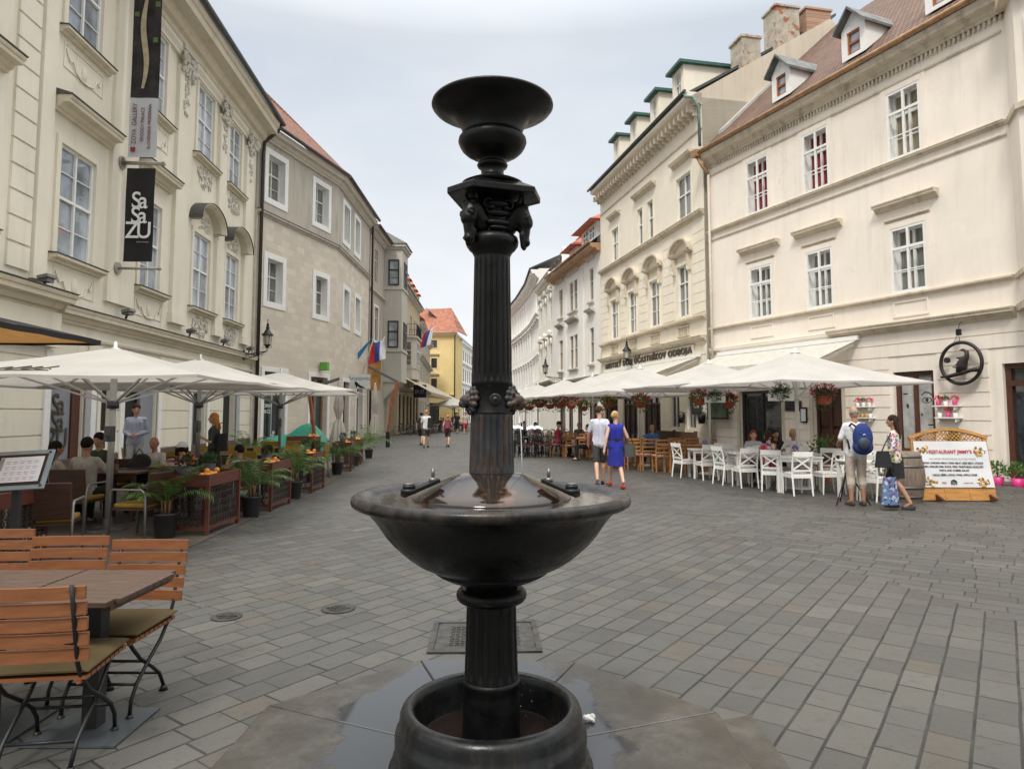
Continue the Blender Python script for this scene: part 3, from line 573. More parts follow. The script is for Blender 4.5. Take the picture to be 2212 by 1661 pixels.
# ---------- L1 baroque palace on the left. local x runs from its far corner toward the camera (x = 13.98 - s)
pcr=plaster('palace_plaster',(.76,.715,.60),(.45,.40,.30),grime=.25); ptr=plaster('palace_trim',(.64,.58,.45),(.35,.30,.22),grime=.4); stc=plaster('stucco_relief',(.60,.575,.50),(.4,.38,.33),grime=.3)
X=lambda s:13.98-s
l1,_=bld('baroque_palace','pale yellow baroque palace with stucco pediments, tall white windows and a dark roof edge',(-11.13,28.7),(-10.23,14.75))
wn=[(.15,1.6),(3.97,5.2),(7.6,9.05),(10.6,12.0),(-3.7,-2.3),(-6.6,-5.2)]
ops=[]
for a,b in wn: ops+= [(X(b),X(a),10.5,12.95),(X(b),X(a),5.22,7.78)]
gs=[(.23,1.54,.2,2.9),(2.37,3.02,1.2,2.9),(3.48,5.35,.02,3.0),(7.9,9.1,.02,3.0),(10.9,12.2,.02,3.),(-3.5,-2.,1.,3.)]
go=[(X(b),X(a),c,d) for a,b,c,d in gs]
wall(l1,0,22.5,0,13.4,ops+go,pcr,D=10)
for a in ops: 
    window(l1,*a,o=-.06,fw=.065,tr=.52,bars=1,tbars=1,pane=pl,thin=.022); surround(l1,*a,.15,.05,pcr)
dkt=mat('dark_lead_cap',(.06,.06,.055),.6,var=.3)
def flip(s0,s1): return X(s1),X(s0)
for i,(a,b) in enumerate(wn):
    x0,x1=flip(a-.25,b+.4)
    for z in (10.25,5.02):
        m_=mold(l1,'sill',ptr,x0,x1,CP(.22,.16,z,2)); mold(m_,'sill_cap',dkt,x0-.02,x1+.02,[(0,z+.161),(.24,z+.161),(.24,z+.18),(0,z+.2)])
    c=(x0+x1)/2
    if i in (2,3):
        mb=MB(); n=18; vs=[]
        for k in range(n+1):
            t=PI*k/n
            for r_,o_ in ((.88,.002),(.88,.28),(1.0,.42),(1.06,.42),(1.06,.002)): vs.append((c+1.12*r_*math.cos(t),o_,8.12+.72*r_*math.sin(t)))
        mb.add(vs,[(k*5+q,k*5+(q+1)%5,k*5+5+(q+1)%5,k*5+5+q) for k in range(n) for q in range(5)]); pdm=mb.build('curved_pediment',ptr,l1)
        mb=MB(); vs=[]
        for k in range(n+1):
            t=PI*k/n
            for o_ in (.002,.46): vs.append((c+1.2*math.cos(t),o_,8.12+.775*math.sin(t)))
        mb.add(vs,[(k*2,k*2+1,k*2+3,k*2+2) for k in range(n)]); mb.build('pediment_cap',dkt,pdm)
    else:
        m_=mold(l1,'window_hood',ptr,x0-.15,x1+.1,CP(.42,.34,8.4)); mold(m_,'hood_cap',dkt,x0-.17,x1+.12,[(0,8.741),(.44,8.741),(.44,8.77),(0,8.9)])
    rng=random.Random(i)
    def relief(cx,cz,w,h,n,big=1):
        mb=MB()
        for _i in range(n):
            u=rng.uniform(-1,1); v_=rng.uniform(-1,1)
            if abs(u)*.7+abs(v_)*.6>1: continue
            px_,pz=cx+u*w,cz+v_*h
            if rng.random()<.45: mb.tor((px_,.03,pz),rng.uniform(.04,.09)*big,.016*big,10,5,Matrix.Rotation(PI/2,3,'X'),rng.uniform(0,3),rng.uniform(4,6.2))
            else: mb.ball((px_,.02,pz),(rng.uniform(.025,.07)*big,.045,rng.uniform(.03,.1)*big),7,5,Matrix.Rotation(rng.uniform(-1,1),3,'Y'))
        return mb
    if i in (2,3): 
        for cz in (4.65,9.85): relief(c,cz,.65,.33,80).build('stucco_ornament',stc,l1)
        relief(c,8.22,.6,.4,60,.9).build('stucco_ornament',stc,l1)
    elif i<5:
        for cz in (4.65,9.8):
            mb=MB()
            for sg in (-1,1):
                mb.path([(c+sg*.75,.012,cz+.2),(c+sg*.62,.03,cz-.05),(c+sg*.5,.03,cz+.02),(c+sg*.38,.03,cz-.18),(c+sg*.15,.03,cz-.26),(c,.03,cz-.26)],.018,6)
            mb.ball((c,.0,cz-.02),(.12,.05,.2)); mb.build('stucco_scroll',pcr,l1)
            surround(l1,c-.8,c+.8,cz-.22,cz+.3,.03,.02,pcr,'apron_panel')
# pilasters with composite capitals
for s,w in ((6.4,.95),(9.85,.75),(12.85,.8)):
    mb=MB(); mb.bx(X(s)-w/2,X(s)+w/2,.001,.12,4.5,12.7); mb.bx(X(s)-w/2-.06,X(s)+w/2+.06,.001,.16,4.45,4.75); pil=mb.build('pilaster',pcr,l1)
    rng=random.Random(int(s*10)); mb=MB(); x=X(s)
    for sg in (-1,1):
        for k in range(3): mb.tor((x+sg*w*.38,.24-.04*k,13.0-.0),.13-.035*k,.03,14,6,Matrix.Rotation(PI/2,3,'X'))
        mb.ball((x+sg*w*.38,.26,13.0),.05)
    for _i in range(70): mb.ball((x+rng.uniform(-1,1)*w*.46,.10+rng.random()*.14,12.45+rng.random()*.75),(.05,.05,.09),6,5,Matrix.Rotation(rng.uniform(-.8,.8),3,'Y'))
    for _i in range(26): mb.ball((x+rng.uniform(-1,1)*.18,.14,12.45-rng.random()*1.2),(.035,.04,.07),6,5)
    mb.bx(x-w*.55,x+w*.55,.001,.26,13.22,13.36); mb.build('capital',stc,pil)
for s,w in ((2.9,1.35),(-1.9,.0)):
    if w: mb=MB(); mb.bx(X(s)-w/2,X(s)+w/2,.001,.10,4.5,13.3); mb.build('pilaster',pcr,l1)
mb=MB(); z=4.6
while z<13.2: mb.bx(X(-.75),X(-1.45),.001,.05,z+.02,z+.50); z+=.53
mb.build('quoins',pcr,l1)
mb=MB(); mb.bx(X(-.25),X(-.7),.001,.10,4.5,13.3); mb.build('pilaster',pcr,l1)
mold(l1,'string_course',ptr,-.15,X(.2),CP(.30,.36,3.72)); m_=mold(l1,'string_course',ptr,X(.2),22.5,CP(.55,.42,3.86)); rbox(l1,'course_plinth',pcr,X(.2),22.5,.001,.2,3.1,3.86)
mold(l1,'course_cap',dkt,-.17,X(.2),[(0,4.081),(.33,4.081),(.33,4.1),(0,4.14)]); mold(l1,'course_cap',dkt,X(.2),22.5,[(0,4.281),(.58,4.281),(.58,4.3),(0,4.34)])
mold(l1,'string_course',pcr,0,22.5,[(0,3.4),(.06,3.4),(.08,3.46),(0,3.5)])
mold(l1,'cornice',ptr,-.2,22.5,CP(.95,.95,13.36,4)); mold(l1,'frieze',pcr,-.05,22.5,[(0,13.0),(.1,13.0),(.1,13.1),(.18,13.2),(.18,13.37),(0,13.37)])
roof(l1,-.3,22.5,1.02,14.42,7,1.05,dkr); gutter(l1,-.3,22.5,1.06,14.38,.09,dkt)
d=rbox(l1,'attic_dormer',pcr,X(10.2),X(8.2),-4.5,-.9,14.8,18.2); rbox(d,'dormer_window',mat('dark_frame',(.03,.022,.02)),X(9.6),X(8.8),-.92,-.86,16.2,17.9)
pipe(l1,[(-.1,1.0,14.3),(-.12,.85,14.0),(-.12,.30,13.5),(-.12,.25,13.0),(-.12,.25,.05)],.075,mat('brown_pipe',(.035,.022,.018),.5),'downpipe')
bands(l1,0,22.5,.62,3.35,.56,go,.035,pcr); rbox(l1,'socle',mat('brown_socle',(.10,.06,.045),.7,bm=.2),0,X(5.4),.002,.06,0,.6); rbox(l1,'socle',mat('brown_socle',(.10,.06,.045)),X(3.4),22.5,.002,.06,0,.6)
bl=mat('blue_grey_panel',(.22,.24,.27),.35,var=.06); lg=mat('light_grey_panel',(.36,.38,.40),.4,var=.05)
rbox(l1,'shop_panel',bl,X(1.2),X(.25),-.16,-.1,.22,2.88); rbox(l1,'shop_frame',brownw,X(1.55),X(1.22),-.18,-.06,.2,2.9)
rbox(l1,'shop_panel',lg,X(2.1),X(1.57),.036,.06,.2,2.9)
rbox(l1,'shop_panel',bl,X(5.34),X(4.55),-.16,-.08,.03,2.98); rbox(l1,'shop_panel',bl,X(8.4),X(7.92),-.17,-.1,.03,2.98); rbox(l1,'shop_frame',brownw,X(11.15),X(10.92),-.2,-.1,.03,2.98); rbox(l1,'shop_panel',lg,X(12.6),X(12.22),.036,.06,.1,3.)
for s in (.06,1.9,3.3,5.5,7.75,9.3): rbox(l1,'door_surround',white,X(s)-.11,X(s)+.11,.037,.075,.1,3.05)
def sasazu(par,x,z,h,m,o,ext):   # three stacked overlapping syllables
    for i,(t_,dx) in enumerate((('Sa',0),('Sa',0),('ZU',-.02))): text(t_,h*.52,m,par,(x+dx,o,z-i*h*.29),FR,ext,sx=.9,spacing=.78)
sasazu(l1,X(.72),1.62,1.35,mat('dark_lettering',(.07,.055,.04)),-.08,.008)
for s,z in ((-.53,4.42),(2.96,4.24),(7.05,4.24),(10.08,4.24),(13.0,4.24)):
    f=MB(); f.box((0,.12,.2),(.34,.22,.07),rx=.25); f.bx(-.12,.12,.0,.2,.1,.17); p_=l1.matrix_basis
    wp=V((-11.13,28.7,0)); an=math.atan2(14.75-28.7,-10.23+11.13); d_=V((math.cos(an),math.sin(an),0)); n_=V((-d_.y,d_.x,0)); q=wp+d_*X(s)+n_*.16
    r_=thing('floodlight',{-.53:'nearest floodlight on the palace ledge, above the tan awning',2.96:'floodlight on the palace ledge directly below the black banner',7.05:'floodlight on the palace ledge left of the first ornate pedimented window',10.08:'floodlight on the palace ledge between the two curved pediment windows',13.0:'farthest floodlight on the palace ledge beside the dark corner downpipe'}[s],'floodlight',(q.x,q.y,z-.1 if s>0 else z-.08),an,'floodlights along the palace ledge')
    f.build('housing',mat('grey_housing',(.16,.16,.15),.5),r_); g_=MB(); g_.cyl((0,.05,0),(0,.1,.12),.03); g_.build('bracket',dsteel,r_)
# banners on arms
for nm,lab,zb,zt,s_ in (('gallery_banner','tall banner with dark painting above pale grey text panel hung on the palace','8.4',13.6,2.64),('black_banner','black banner with white stacked letters below the gallery banner','5.6',8.1,2.63)):
    zb=float(zb); q=V((-11.13,28.7,0))+d_*X(s_)+n_*.12
    b=thing(nm,lab,'banner',(q.x,q.y,0),an+PI/2)     # local x points out from the wall, faces -y toward camera
    mb=MB()
    for z in ((zb-.18,zt+.15)):
        mb.cyl((-.0,0,z),(1.05,0,z),.035); mb.cyl((-.01,0,z),(.03,0,z),.16,n=20); mb.ball((1.06,0,z),.05)
    mb.build('support_arm',mat('weathered_arm',(.33,.31,.27),.5,me=.3),b)
    W0,W1=.13,.86
    mb=MB(); zs=zb+1.62 if nm[0]=='g' else zb
    def cl(z0,z1): mb.sheet(lambda u,v:(W0+(W1-W0)*u,.0+.012*math.sin(u*6)+.01*math.sin(v*7),z0+(z1-z0)*v),6,12)
    FN=(PI/2,0,0)
    if nm[0]=='g':
        cl(zb,zs); mb.mi=1; cl(zs,zt); mb.build('cloth',[mat('banner_grey',(.50,.52,.55),.8,var=.04),mat('banner_painting',(.022,.018,.02),.8,var=.9,vs=3)],b)
        mb=MB(); mb.sheet(lambda u,v:((.42+.06*math.sin(v*7))+(.16*(.45+.5*math.sin(v*PI)))*(u-.2),-.022,zs+.25+v*2.6),4,16); mb.ball((.5,-.02,zs+3.05),(.07,.005,.12)); 
        mb.build('painted_figure',mat('pale_paint',(.42,.36,.24),.8,var=.2),b)
        mb=MB()
        for x,z,c_ in ((.2,2.9,0),(.75,2.6,0),(.72,1.6,1),(.22,2.3,1)): mb.bx(x-.05,x+.07,-.024,-.02,zs+z-.07,zs+z+.07)
        mb.build('painted_patches',mat('muted_green',(.10,.16,.05),.8),b)
        rt=(PI/2,-PI/2,0); rd=mat('red_print',(.30,.02,.03),.7); nv=mat('maroon_print',(.16,.04,.06),.7)
        RV=(PI/2,-PI/2,0)
        text('ZOYA  GALLERY',.165,nv,b,(.33,-.03,zb+.34),RV,.003,align='LEFT',sx=.92); text('ERDODY PALACE',.118,nv,b,(.52,-.03,zb+.42),RV,.003,align='LEFT'); text('SLOVENSKA MODERNA',.115,nv,b,(.70,-.03,zb+.22),RV,.003,align='LEFT')
        rbox(b,'red_square',rd,.2,.32,-.03,-.02,zb+.14,zb+.26)
    else:
        cl(zb,zt); mb.build('cloth',mat('black_cloth',(.012,.012,.013),.85),b)
        wt=mat('white_print',(.75,.75,.75),.7)
        for i,(t_,z_) in enumerate((('Sa',1.42),('Sa',1.02),('ZU',.62))): text(t_,.62,wt,b,(.5,-.035-.004*i,zb+z_),FN,.003,sx=.88,spacing=.76,bold=.006)
        text('RESTAURANT',.05,mat('grey_print',(.4,.4,.4),.7),b,(.62,-.03,zb+.5),FN,.002)
# ---------- L2 stone-faced house, bending along the street
st_lo=blocks('pale_ashlar',(.62,.56,.475),(.49,.44,.37),.62,.30,.007,.10); st_up=plaster('grey_beige_render',(.47,.43,.37),(.25,.22,.19),grime=.8)
l2=thing('stone_house','grey beige stone house with white framed windows, bending along the street behind the lantern','building',(0,0,0))
segs=[((-9.28,35.3),(-11.05,28.7),[(.46,2.23),(4.33,6.12)],[(.57,2.24),(4.52,6.14)],6.83),((-9.32,43.6),(-9.28,35.3),[(1.05,2.85),(3.8,5.5)],[(1.35,3.07),(4.15,5.9)],8.30)]
rt_=tiles('red_brown_tiles',(.24,.095,.06),.18)
for si,(A,B,wu,wl,L_) in enumerate(segs):
    T=Matrix.Translation((A[0],A[1],0))@Matrix.Rotation(math.atan2(B[1]-A[1],B[0]-A[0]),4,'Z'); XX=lambda s:L_-s
    sub=bpy.data.objects.new('house_wing',None); C.objects.link(sub); sub.parent=l2; sub.matrix_local=T
    u=[(XX(b)+.26,XX(a)-.26,11.22,13.2) for a,b in wu]; l=[(XX(b)+.26,XX(a)-.26,6.6,8.52) for a,b in wl]
    gd=[[(XX(2.4),XX(.8),.1,3.5),(XX(6.1),XX(4.5),.1,3.46)],[(XX(3.2),XX(1.75),.1,3.4),(XX(6.9),XX(5.0),.1,3.3)]][si]
    wall(sub,0,L_,0,10.45,l+gd,st_lo,dep=.38,top=False,name='stone_wall'); wall(sub,0,L_,10.45,14.0,u,st_up,dep=.38,name='rendered_wall')
    for a in u+l:
        surround(sub,*a,.26,.04,white); window(sub,*a,o=-.3,fm=offw,fw=.07,tr=.62,bars=1,pane=pg)
        x0,x1,y0,y1=a; mb=MB(); e=.003; mb.add([(x0+e,.03,y0+e),(x1-e,.03,y0+e),(x1-e,.03,y1-e),(x0+e,.03,y1-e),(x0+e,-.28,y0+e),(x1-e,-.28,y0+e),(x1-e,-.28,y1-e),(x0+e,-.28,y1-e)],[(0,1,5,4),(1,2,6,5),(2,3,7,6),(3,0,4,7)]); mb.build('white_reveal',white,sub)
    for k,a in enumerate(gd):
        surround(sub,*a,.2,.05,white); 
        window(sub,*a,o=-.25,fm=[mat('teal_frame',(.05,.09,.085),.4),mat('ochre_door',(.24,.15,.08),.5),mat('dark_frame',(.03,.022,.02)),offw][si*2+k],fw=.12,tr=.8,bars=0,cols=2,pane=pd,name='shop_door')
    mold(sub,'string_course',white if 0 else st_up,0,L_,CP(.15,.2,10.3,2)); mold(sub,'cornice',plaster('cornice_cream',(.56,.52,.44),(.3,.27,.22),grime=.4),0,L_,CP(.5,.5,13.72,3)); mold(sub,'course_cap',dkt,0,L_,[(0,10.501),(.17,10.501),(.17,10.52),(0,10.56)])
    roof(sub,-.02,L_+.02,.62,14.3,5,1.0,rt_); gutter(sub,-.02,L_+.02,.62,14.28,.09,dkt)
    if si==0: 
        mb=MB(); mb.box((5.2,-1.2,16.15),(1.0,2.2,.12),rx=-PI/4); mb.build('roof_window',[mat('zinc_trim',(.22,.25,.25))],sub); mb=MB(); mb.box((5.2,-1.17,16.23),(.8,1.9,.04),rx=-PI/4); mb.build('roof_window_glass',glassm('sky_glass',(.5,.55,.6),.1),sub)
        # signs in the shop window
        gp=window(sub,XX(1.7),XX(.95),.3,2.6,o=-.2,fm=offw,fw=.02,cols=1,tr=0,bars=0,name='window_poster'); text('cafe',.35,mat('white_print',(.75,.75,.75)),gp,(XX(1.95),-.18,.6),(PI/2,-PI/2,PI),.003)
        text('OPEN\n8-22',.24,mat('white_print',(.75,.75,.75)),gp,(XX(1.35),-.16,1.9),FR,.003)
pipe(l2,[(-9.2,43.5,14.1),(-9.1,43.55,13.7),(-9.15,43.7,13.4),(-9.15,43.7,.1)],.07,mat('brown_pipe',(.035,.022,.018)))
# ---------- L3 house with oriel
gr3=plaster('grey_render',(.42,.39,.33),(.25,.22,.19),grime=.7); lt3=plaster('light_oriel_render',(.48,.455,.40),(.33,.30,.26),grime=.4)
l3,L3l=bld('oriel_house','narrow grey house with a stone oriel of two dark framed windows over the pavement',(-9.3,51.8),(-9.32,43.8))
o3=[(5.5,6.6,10.6,12.8),(5.2,6.4,6.6,8.9),(1.5,2.4,.1,2.9),(5,6,.1,2.9)]; wall(l3,0,L3l,0,13.9,o3,gr3)
for a in o3: window(l3,*a,fm=mat('sand_frame',(.50,.44,.34)),fw=.1,tr=.7,bars=0,pane=pd)
surround(l3,*o3[1],.15,.03,white)
mold(l3,'string_course',lt3,0,L3l,CP(.15,.2,9.7,2)); mold(l3,'cornice',lt3,0,L3l,CP(.5,.5,13.5)); roof(l3,0,L3l,.6,14.0,5,.9,rt_); gutter(l3,0,L3l,.6,14.02,.09,dkt)
mb=MB(); pr=[(.2,0),(.55,1.15),(1.2,1.45),(2.2,1.45),(2.2,1.1),(3.0,1.1),(3.0,0)]
oy0=.1; ow=[(-.0,1.3)]
mb.prism([(0.1,0),(3.1,0),(3.1,1.3),(.6,1.3),(.1,.9)],3.9,13.6); ob=mb.build('oriel',lt3,l3)
mb=MB(); mb.prism([(0,0),(3.2,0),(3.2,1.42),(.55,1.42),(0,1.0)],13.6,13.78); mb.prism([(-.1,0),(3.35,0),(3.35,1.55),(.5,1.55),(-.1,1.05)],13.78,14.0)
for z in (10.65,6.1): mb.prism([(0.02,0),(3.18,0),(3.18,1.38),(.57,1.38),(.02,.98)],z,z+.12)
mb.build('oriel_cornice',gyT,ob)
mb=MB(); mb.add([(-.2,-.0,14.0),(3.45,0,14.0),(3.45,1.65,14.0),(.4,1.65,14.0),(-.2,1.1,14.0),(.8,0,15.1),(2.4,0,15.1)],[(0,1,2,3,4),(5,4,3),(5,3,2,6),(6,2,1),(0,4,5)]); mb.build('oriel_roof',dkr,ob)
mb=MB(); mb.add([(.3,.9,13.9-.0),(.3,0,3.9),(3,0,3.9),(3,1.2,3.9),(3,.0,2.6),(.5,0,2.9),(.6,1.2,3.9)],[(1,2,3,6),(2,4,3),(1,6,5),(6,3,4,5)]); mb.build('oriel_corbel',lt3,ob)
dfr=mat('dark_frame',(.03,.022,.02))
for z0,z1 in ((10.95,12.85),(6.4,8.35)):
    for (x0,x1,face) in ((.28,.98,'end'),(1.0,2.4,'side')):
        mb=MB(); 
        if face=='side':
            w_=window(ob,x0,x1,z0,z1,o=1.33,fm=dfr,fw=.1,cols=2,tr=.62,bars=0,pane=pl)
        else:
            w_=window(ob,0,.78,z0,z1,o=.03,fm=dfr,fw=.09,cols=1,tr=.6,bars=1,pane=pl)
            # far end face of local x is toward the camera: rotate onto x=3.1
            Tm=Matrix.Translation((3.1,1.08,0))@Matrix.Rotation(-PI/2,4,'Z')
            w_.data.transform(Tm); w_.children[0].data.transform(Tm)
# ---------- L4 ochre house with balcony, L5, yellow house, far white house
oc=plaster('ochre_render',(.50,.41,.27),(.35,.29,.2),grime=.5); lt4=plaster('bay_stone',(.52,.49,.42),(.38,.34,.28),grime=.3)
l4,L4l=bld('balcony_house','ochre house with a pale bay window, iron balcony and red dormers beyond the oriel',(-9.5,69),(-8.95,53))
o4=[(x,x+1,z,z+h) for x in (1.2,4.2,7.2,13.6) for z,h in ((8.8,1.7),(5.5,1.9))]; g4=[(x,x+1.5,.1,3.2) for x in (1,3.6,6.2,8.8,11.4,13.9)]
wall(l4,0,L4l,0,12.2,o4+g4,oc)
for a in o4: window(l4,*a,fm=offw,fw=.09,pane=pg,bars=0); surround(l4,*a,.14,.04,lt4)
for a in g4: window(l4,*a,fm=dfr,fw=.1,tr=0,bars=0,pane=pd,name='shop_window')
mold(l4,'cornice',lt4,0,L4l,CP(.4,.3,11.9)); mold(l4,'string_course',lt4,0,L4l,CP(.2,.25,3.6)); roof(l4,0,L4l,.5,12.3,4,1.,dkr)
for x in (2,4.6,7.2,9.8,12.4):
    d=rbox(l4,'dormer',oc,x-.5,x+.5,-2,.1,12.5,13.5); mb=MB(); mb.add([(x-.7,.3,13.4),(x+.7,.3,13.4),(x+.7,-2,13.4),(x-.7,-2,13.4),(x,-.2,14.0),(x,-2,14.0)],[(3,2,1,0),(0,1,4),(1,2,5,4),(3,0,4,5)]); mb.build('dormer_roof',red,d)
mb=MB(); mb.prism([(8.8,0),(12.6,0),(12.6,.7),(12.2,1.0),(9.2,1.0),(8.8,.7)],4.6,8.0); by=mb.build('bay_window',lt4,l4)
mb=MB(); 
for z,o in ((8.0,.15),(5.4,.06),(4.5,.1)): mb.prism([(8.8-o,0),(12.6+o,0),(12.6+o,.7+o),(12.2+o,1.0+o),(9.2-o,1.0+o),(8.8-o,.7+o)],z,z+.14)
mb.prism([(9.4,0),(12,0),(12,.5),(9.4,.5)],3.9,4.5); mb.build('bay_trim',lt4,by)
window(by,9.4,12.1,5.65,7.7,o=1.03,fm=offw,cols=3,pane=pg,fw=.1,bars=2); w_=window(by,0,.62,5.65,7.7,o=.03,fm=offw,cols=1,pane=pg,fw=.06,bars=2); Tm=Matrix.Translation((12.6,.66,0))@Matrix.Rotation(-PI/2,4,'Z'); w_.data.transform(Tm); w_.children[0].data.transform(Tm)
mb=MB(); 
pp=[(8.75,0),(8.75,1.05),(12.65,1.05),(12.65,0)]
for i in range(3):
    a,b=V((*pp[i],0)),V((*pp[i+1],0)); n=max(2,int((b-a).length/.14))
    for z in (8.22,9.15): mb.bar(a+V((0,0,z)),b+V((0,0,z)),.03)
    for k in range(n+1): q=a.lerp(b,k/n); mb.bar((q.x,q.y,8.15),(q.x,q.y,9.15),.018)
mb.build('balcony_railing',black,l4)
l5=thing('far_facade','narrow grey beige facade with small balconies beyond the flag','building',(0,0,0))
T=Matrix.Translation((-11.7,96,0))@Matrix.Rotation(math.atan2(-27,2.2),4,'Z'); mb=MB(); L_=27.1
ops=[(x,x+1,z,z+1.9) for x in (2,6,10,14,18,22,25) for z in (8.2,4.8)]+[(x,x+2,.1,3.) for x in (2,7,12,17,22)]
a_=wall(l5,0,L_,0,11.0,ops,gr3); a_.data.transform(T)
for a in ops: f=window(l5,*a,fm=offw,pane=pd,fw=.1,bars=0); f.data.transform(T); f.children[0].data.transform(T)
for z in (10.7,7.4,4.1): a_=mold(l5,'cornice',lt4,0,L_,CP(.5,.4,z)); a_.data.transform(T)
a_=roof(l5,0,L_,.5,11.3,4,.8,red); a_.data.transform(T)
yw=plaster('yellow_plaster',(.72,.56,.26),(.5,.4,.22),grime=.3); yt=plaster('yellow_trim',(.68,.56,.32),(.5,.4,.25),grime=.2)
y,_=bld('yellow_house','yellow corner house with a bright red tiled roof closing the left side of the street',(-8.55,99.5),(-20,101.5))
# local x runs from right corner to left, facing the camera
oy=[(2.6,3.5,11.35,12.5),(2.6,3.5,8.35,9.8),(2.6,3.5,5.2,6.8),(6,6.9,11.35,12.5),(6,6.9,8.35,9.8),(6,6.9,5.2,6.8),(2.2,3.8,.1,3.2),(6,8,.1,3.2)]
wall(y,0,11.5,0,13.2,oy,yw,D=5)
for a in oy: window(y,*a,fm=dfr,fw=.09,pane=pd,bars=0); surround(y,*a,.15,.05,yt)
for c_,z in ((3.05,10.2),(3.05,7.25),(6.45,10.2),(6.45,7.25)): mold(y,'window_hood',yt,c_-.8,c_+.8,CP(.3,.25,z)); mb=MB(); mb.add([(c_-.75,.25,z+.26),(c_+.75,.25,z+.26),(c_,.25,z+.75),(c_-.75,.0,z+.26),(c_+.75,.0,z+.26),(c_,.0,z+.75)],[(0,1,2),(0,2,5,3),(1,4,5,2)]); mb.build('pediment',yt,y)
mold(y,'cornice',yt,-.5,11.5,CP(.6,.6,13.0)); mold(y,'string_course',yt,0,11.5,CP(.2,.25,4.2))
mb=MB(); mb.add([(-.7,.8,13.6),(11.5,.8,13.6),(11.5,-6,18.2),(3.2,-6,18.2),(-.7,-5.6,13.6),(2.,-5.6,18.2)],[(0,1,2,3),(0,3,5,4)]); mb.build('roof',tiles('orange_roof_tiles',(.36,.135,.08),.25),y)
pipe(y,[(-.25,.5,13.2),(-.15,.2,12.2),(-.15,.15,.1)],.09,mat('brown_pipe',(.035,.022,.018)))
wf,Lw=bld('far_white_house','white three storey house with many dark windows at the far end of the street',(-6.2,136),(-8.3,103))
ow=[(x,x+1.1,z,z+h) for x in [1.5+2.7*i for i in range(12)] for z,h in ((10.2,1.6),(6.8,2.1),(3.6,2.1),(.3,2.2))]
wall(wf,0,Lw,0,13,ow,wh,D=5)
for a in ow: window(wf,*a,fm=dfr,fw=.1,cols=2,pane=pd,bars=0)
for z in (12.6,9.4,6.2,2.9): mold(wf,'cornice',wh,0,Lw,CP(.3,.3,z))
roof(wf,0,Lw,.5,13.,5,.9,mat('grey_slate',(.13,.14,.14),.7,var=.2))
# a closing block far beyond, hidden mostly by the column
cb_,Lc=bld('closing_block','pale block closing the end of the street behind the fountain column',(14,150),(-14,152)); wall(cb_,0,Lc,0,12,[(x,x+1.2,z,z+2) for x in range(2,26,3) for z in (1,5,8.5)],wh,D=8)
for x in range(2,26,3):
    for z in (1,5,8.5): window(cb_,x,x+1.2,z,z+2,fm=offw,pane=pd,fw=.1,bars=0)
roof(cb_,0,Lc,.5,12,4,.9,red)
# buildings behind the camera (they reflect in the panes and shade the square)
for nm,lab,A,B in (('house_behind','beige house closing the square behind the viewer',(-14,-24),(16,-22)),):
    hb,Lh=bld(nm,lab,B,A); wall(hb,0,Lh,0,13,[(x,x+1.2,z,z+2) for x in range(2,28,3) for z in (1,5,9)],cream,D=8); roof(hb,0,Lh,.5,13,4,.9,rt_)
# ================= REMESH helper: overlapping shapes -> one continuous skin
def remesh(mb,vox,m,smooth=3,sm=True,name='m'):
    o=bpy.data.objects.new('tmp',mb.mesh('tmp',m)); C.objects.link(o)
    r=o.modifiers.new('r','REMESH'); r.mode='VOXEL'; r.voxel_size=vox
    if smooth: s=o.modifiers.new('s','SMOOTH'); s.factor=.5; s.iterations=smooth
    dg=bpy.context.evaluated_depsgraph_get(); dg.update(); me=bpy.data.meshes.new_from_object(o.evaluated_get(dg)); bpy.data.objects.remove(o)
    me.materials.clear(); 
    for q in (m if isinstance(m,(list,tuple)) else [m]): me.materials.append(q)
    if sm: me.polygons.foreach_set('use_smooth',[True]*len(me.polygons))
    me.name=name; return me
# ================= FOUNTAIN
def ironm(name,base,rust,ro,k,th):
    m,t,p=nodes(name); P=pos(t)
    c=ramp(t,noise(t,P,9,6,.65),[(.3,sc(base,.6)),(.7,sc(base,1.6))])
    c=mixc(t,ramp(t,noise(t,P,7,7,.72,(1.6,1.6,.5)),[(th,0.),(th+.16,k)]),c,rust)
    t.links.new(c,p.inputs['Base Color']); p.inputs['Metallic'].default_value=.15
    t.links.new(ramp(t,noise(t,P,14,4),[(.3,ro*.7),(.7,ro*1.5)]),p.inputs['Roughness'])
    bump(t,p,noise(t,P,70,5,.65),.35,.003); p.inputs['Specular IOR Level'].default_value=.30; MT[name]=m; return m
fi=ironm('fountain_iron',(.0042,.0045,.005),(.03,.014,.008),.34,.35,.60)
fw_=ironm('fountain_iron_worn',(.022,.025,.029),(.085,.050,.028),.36,.75,.46)
frim=ironm('fountain_rim',(.010,.010,.012),(.055,.042,.032),.28,.6,.45)
ftr=ironm('trough_iron',(.012,.013,.014),(.050,.044,.036),.26,.55,.52)
wet=mat('wet_dome_iron',(.014,.009,.007),.10,var=.6,vs=5,spec=.55,bm=.25,bs=26,bd=.002,wear=((.07,.032,.018),.56,9))
fo=thing('iron_fountain','tall black cast iron street fountain with fluted column, horse heads, basin and lower trough','fountain',(-.095,3.2,0))
def lat(name,prof,m,n=72,rf=None,par=None): mb=MB(); mb.lathe(prof,n,rf=rf); return mb.build(name,m,par or fo)
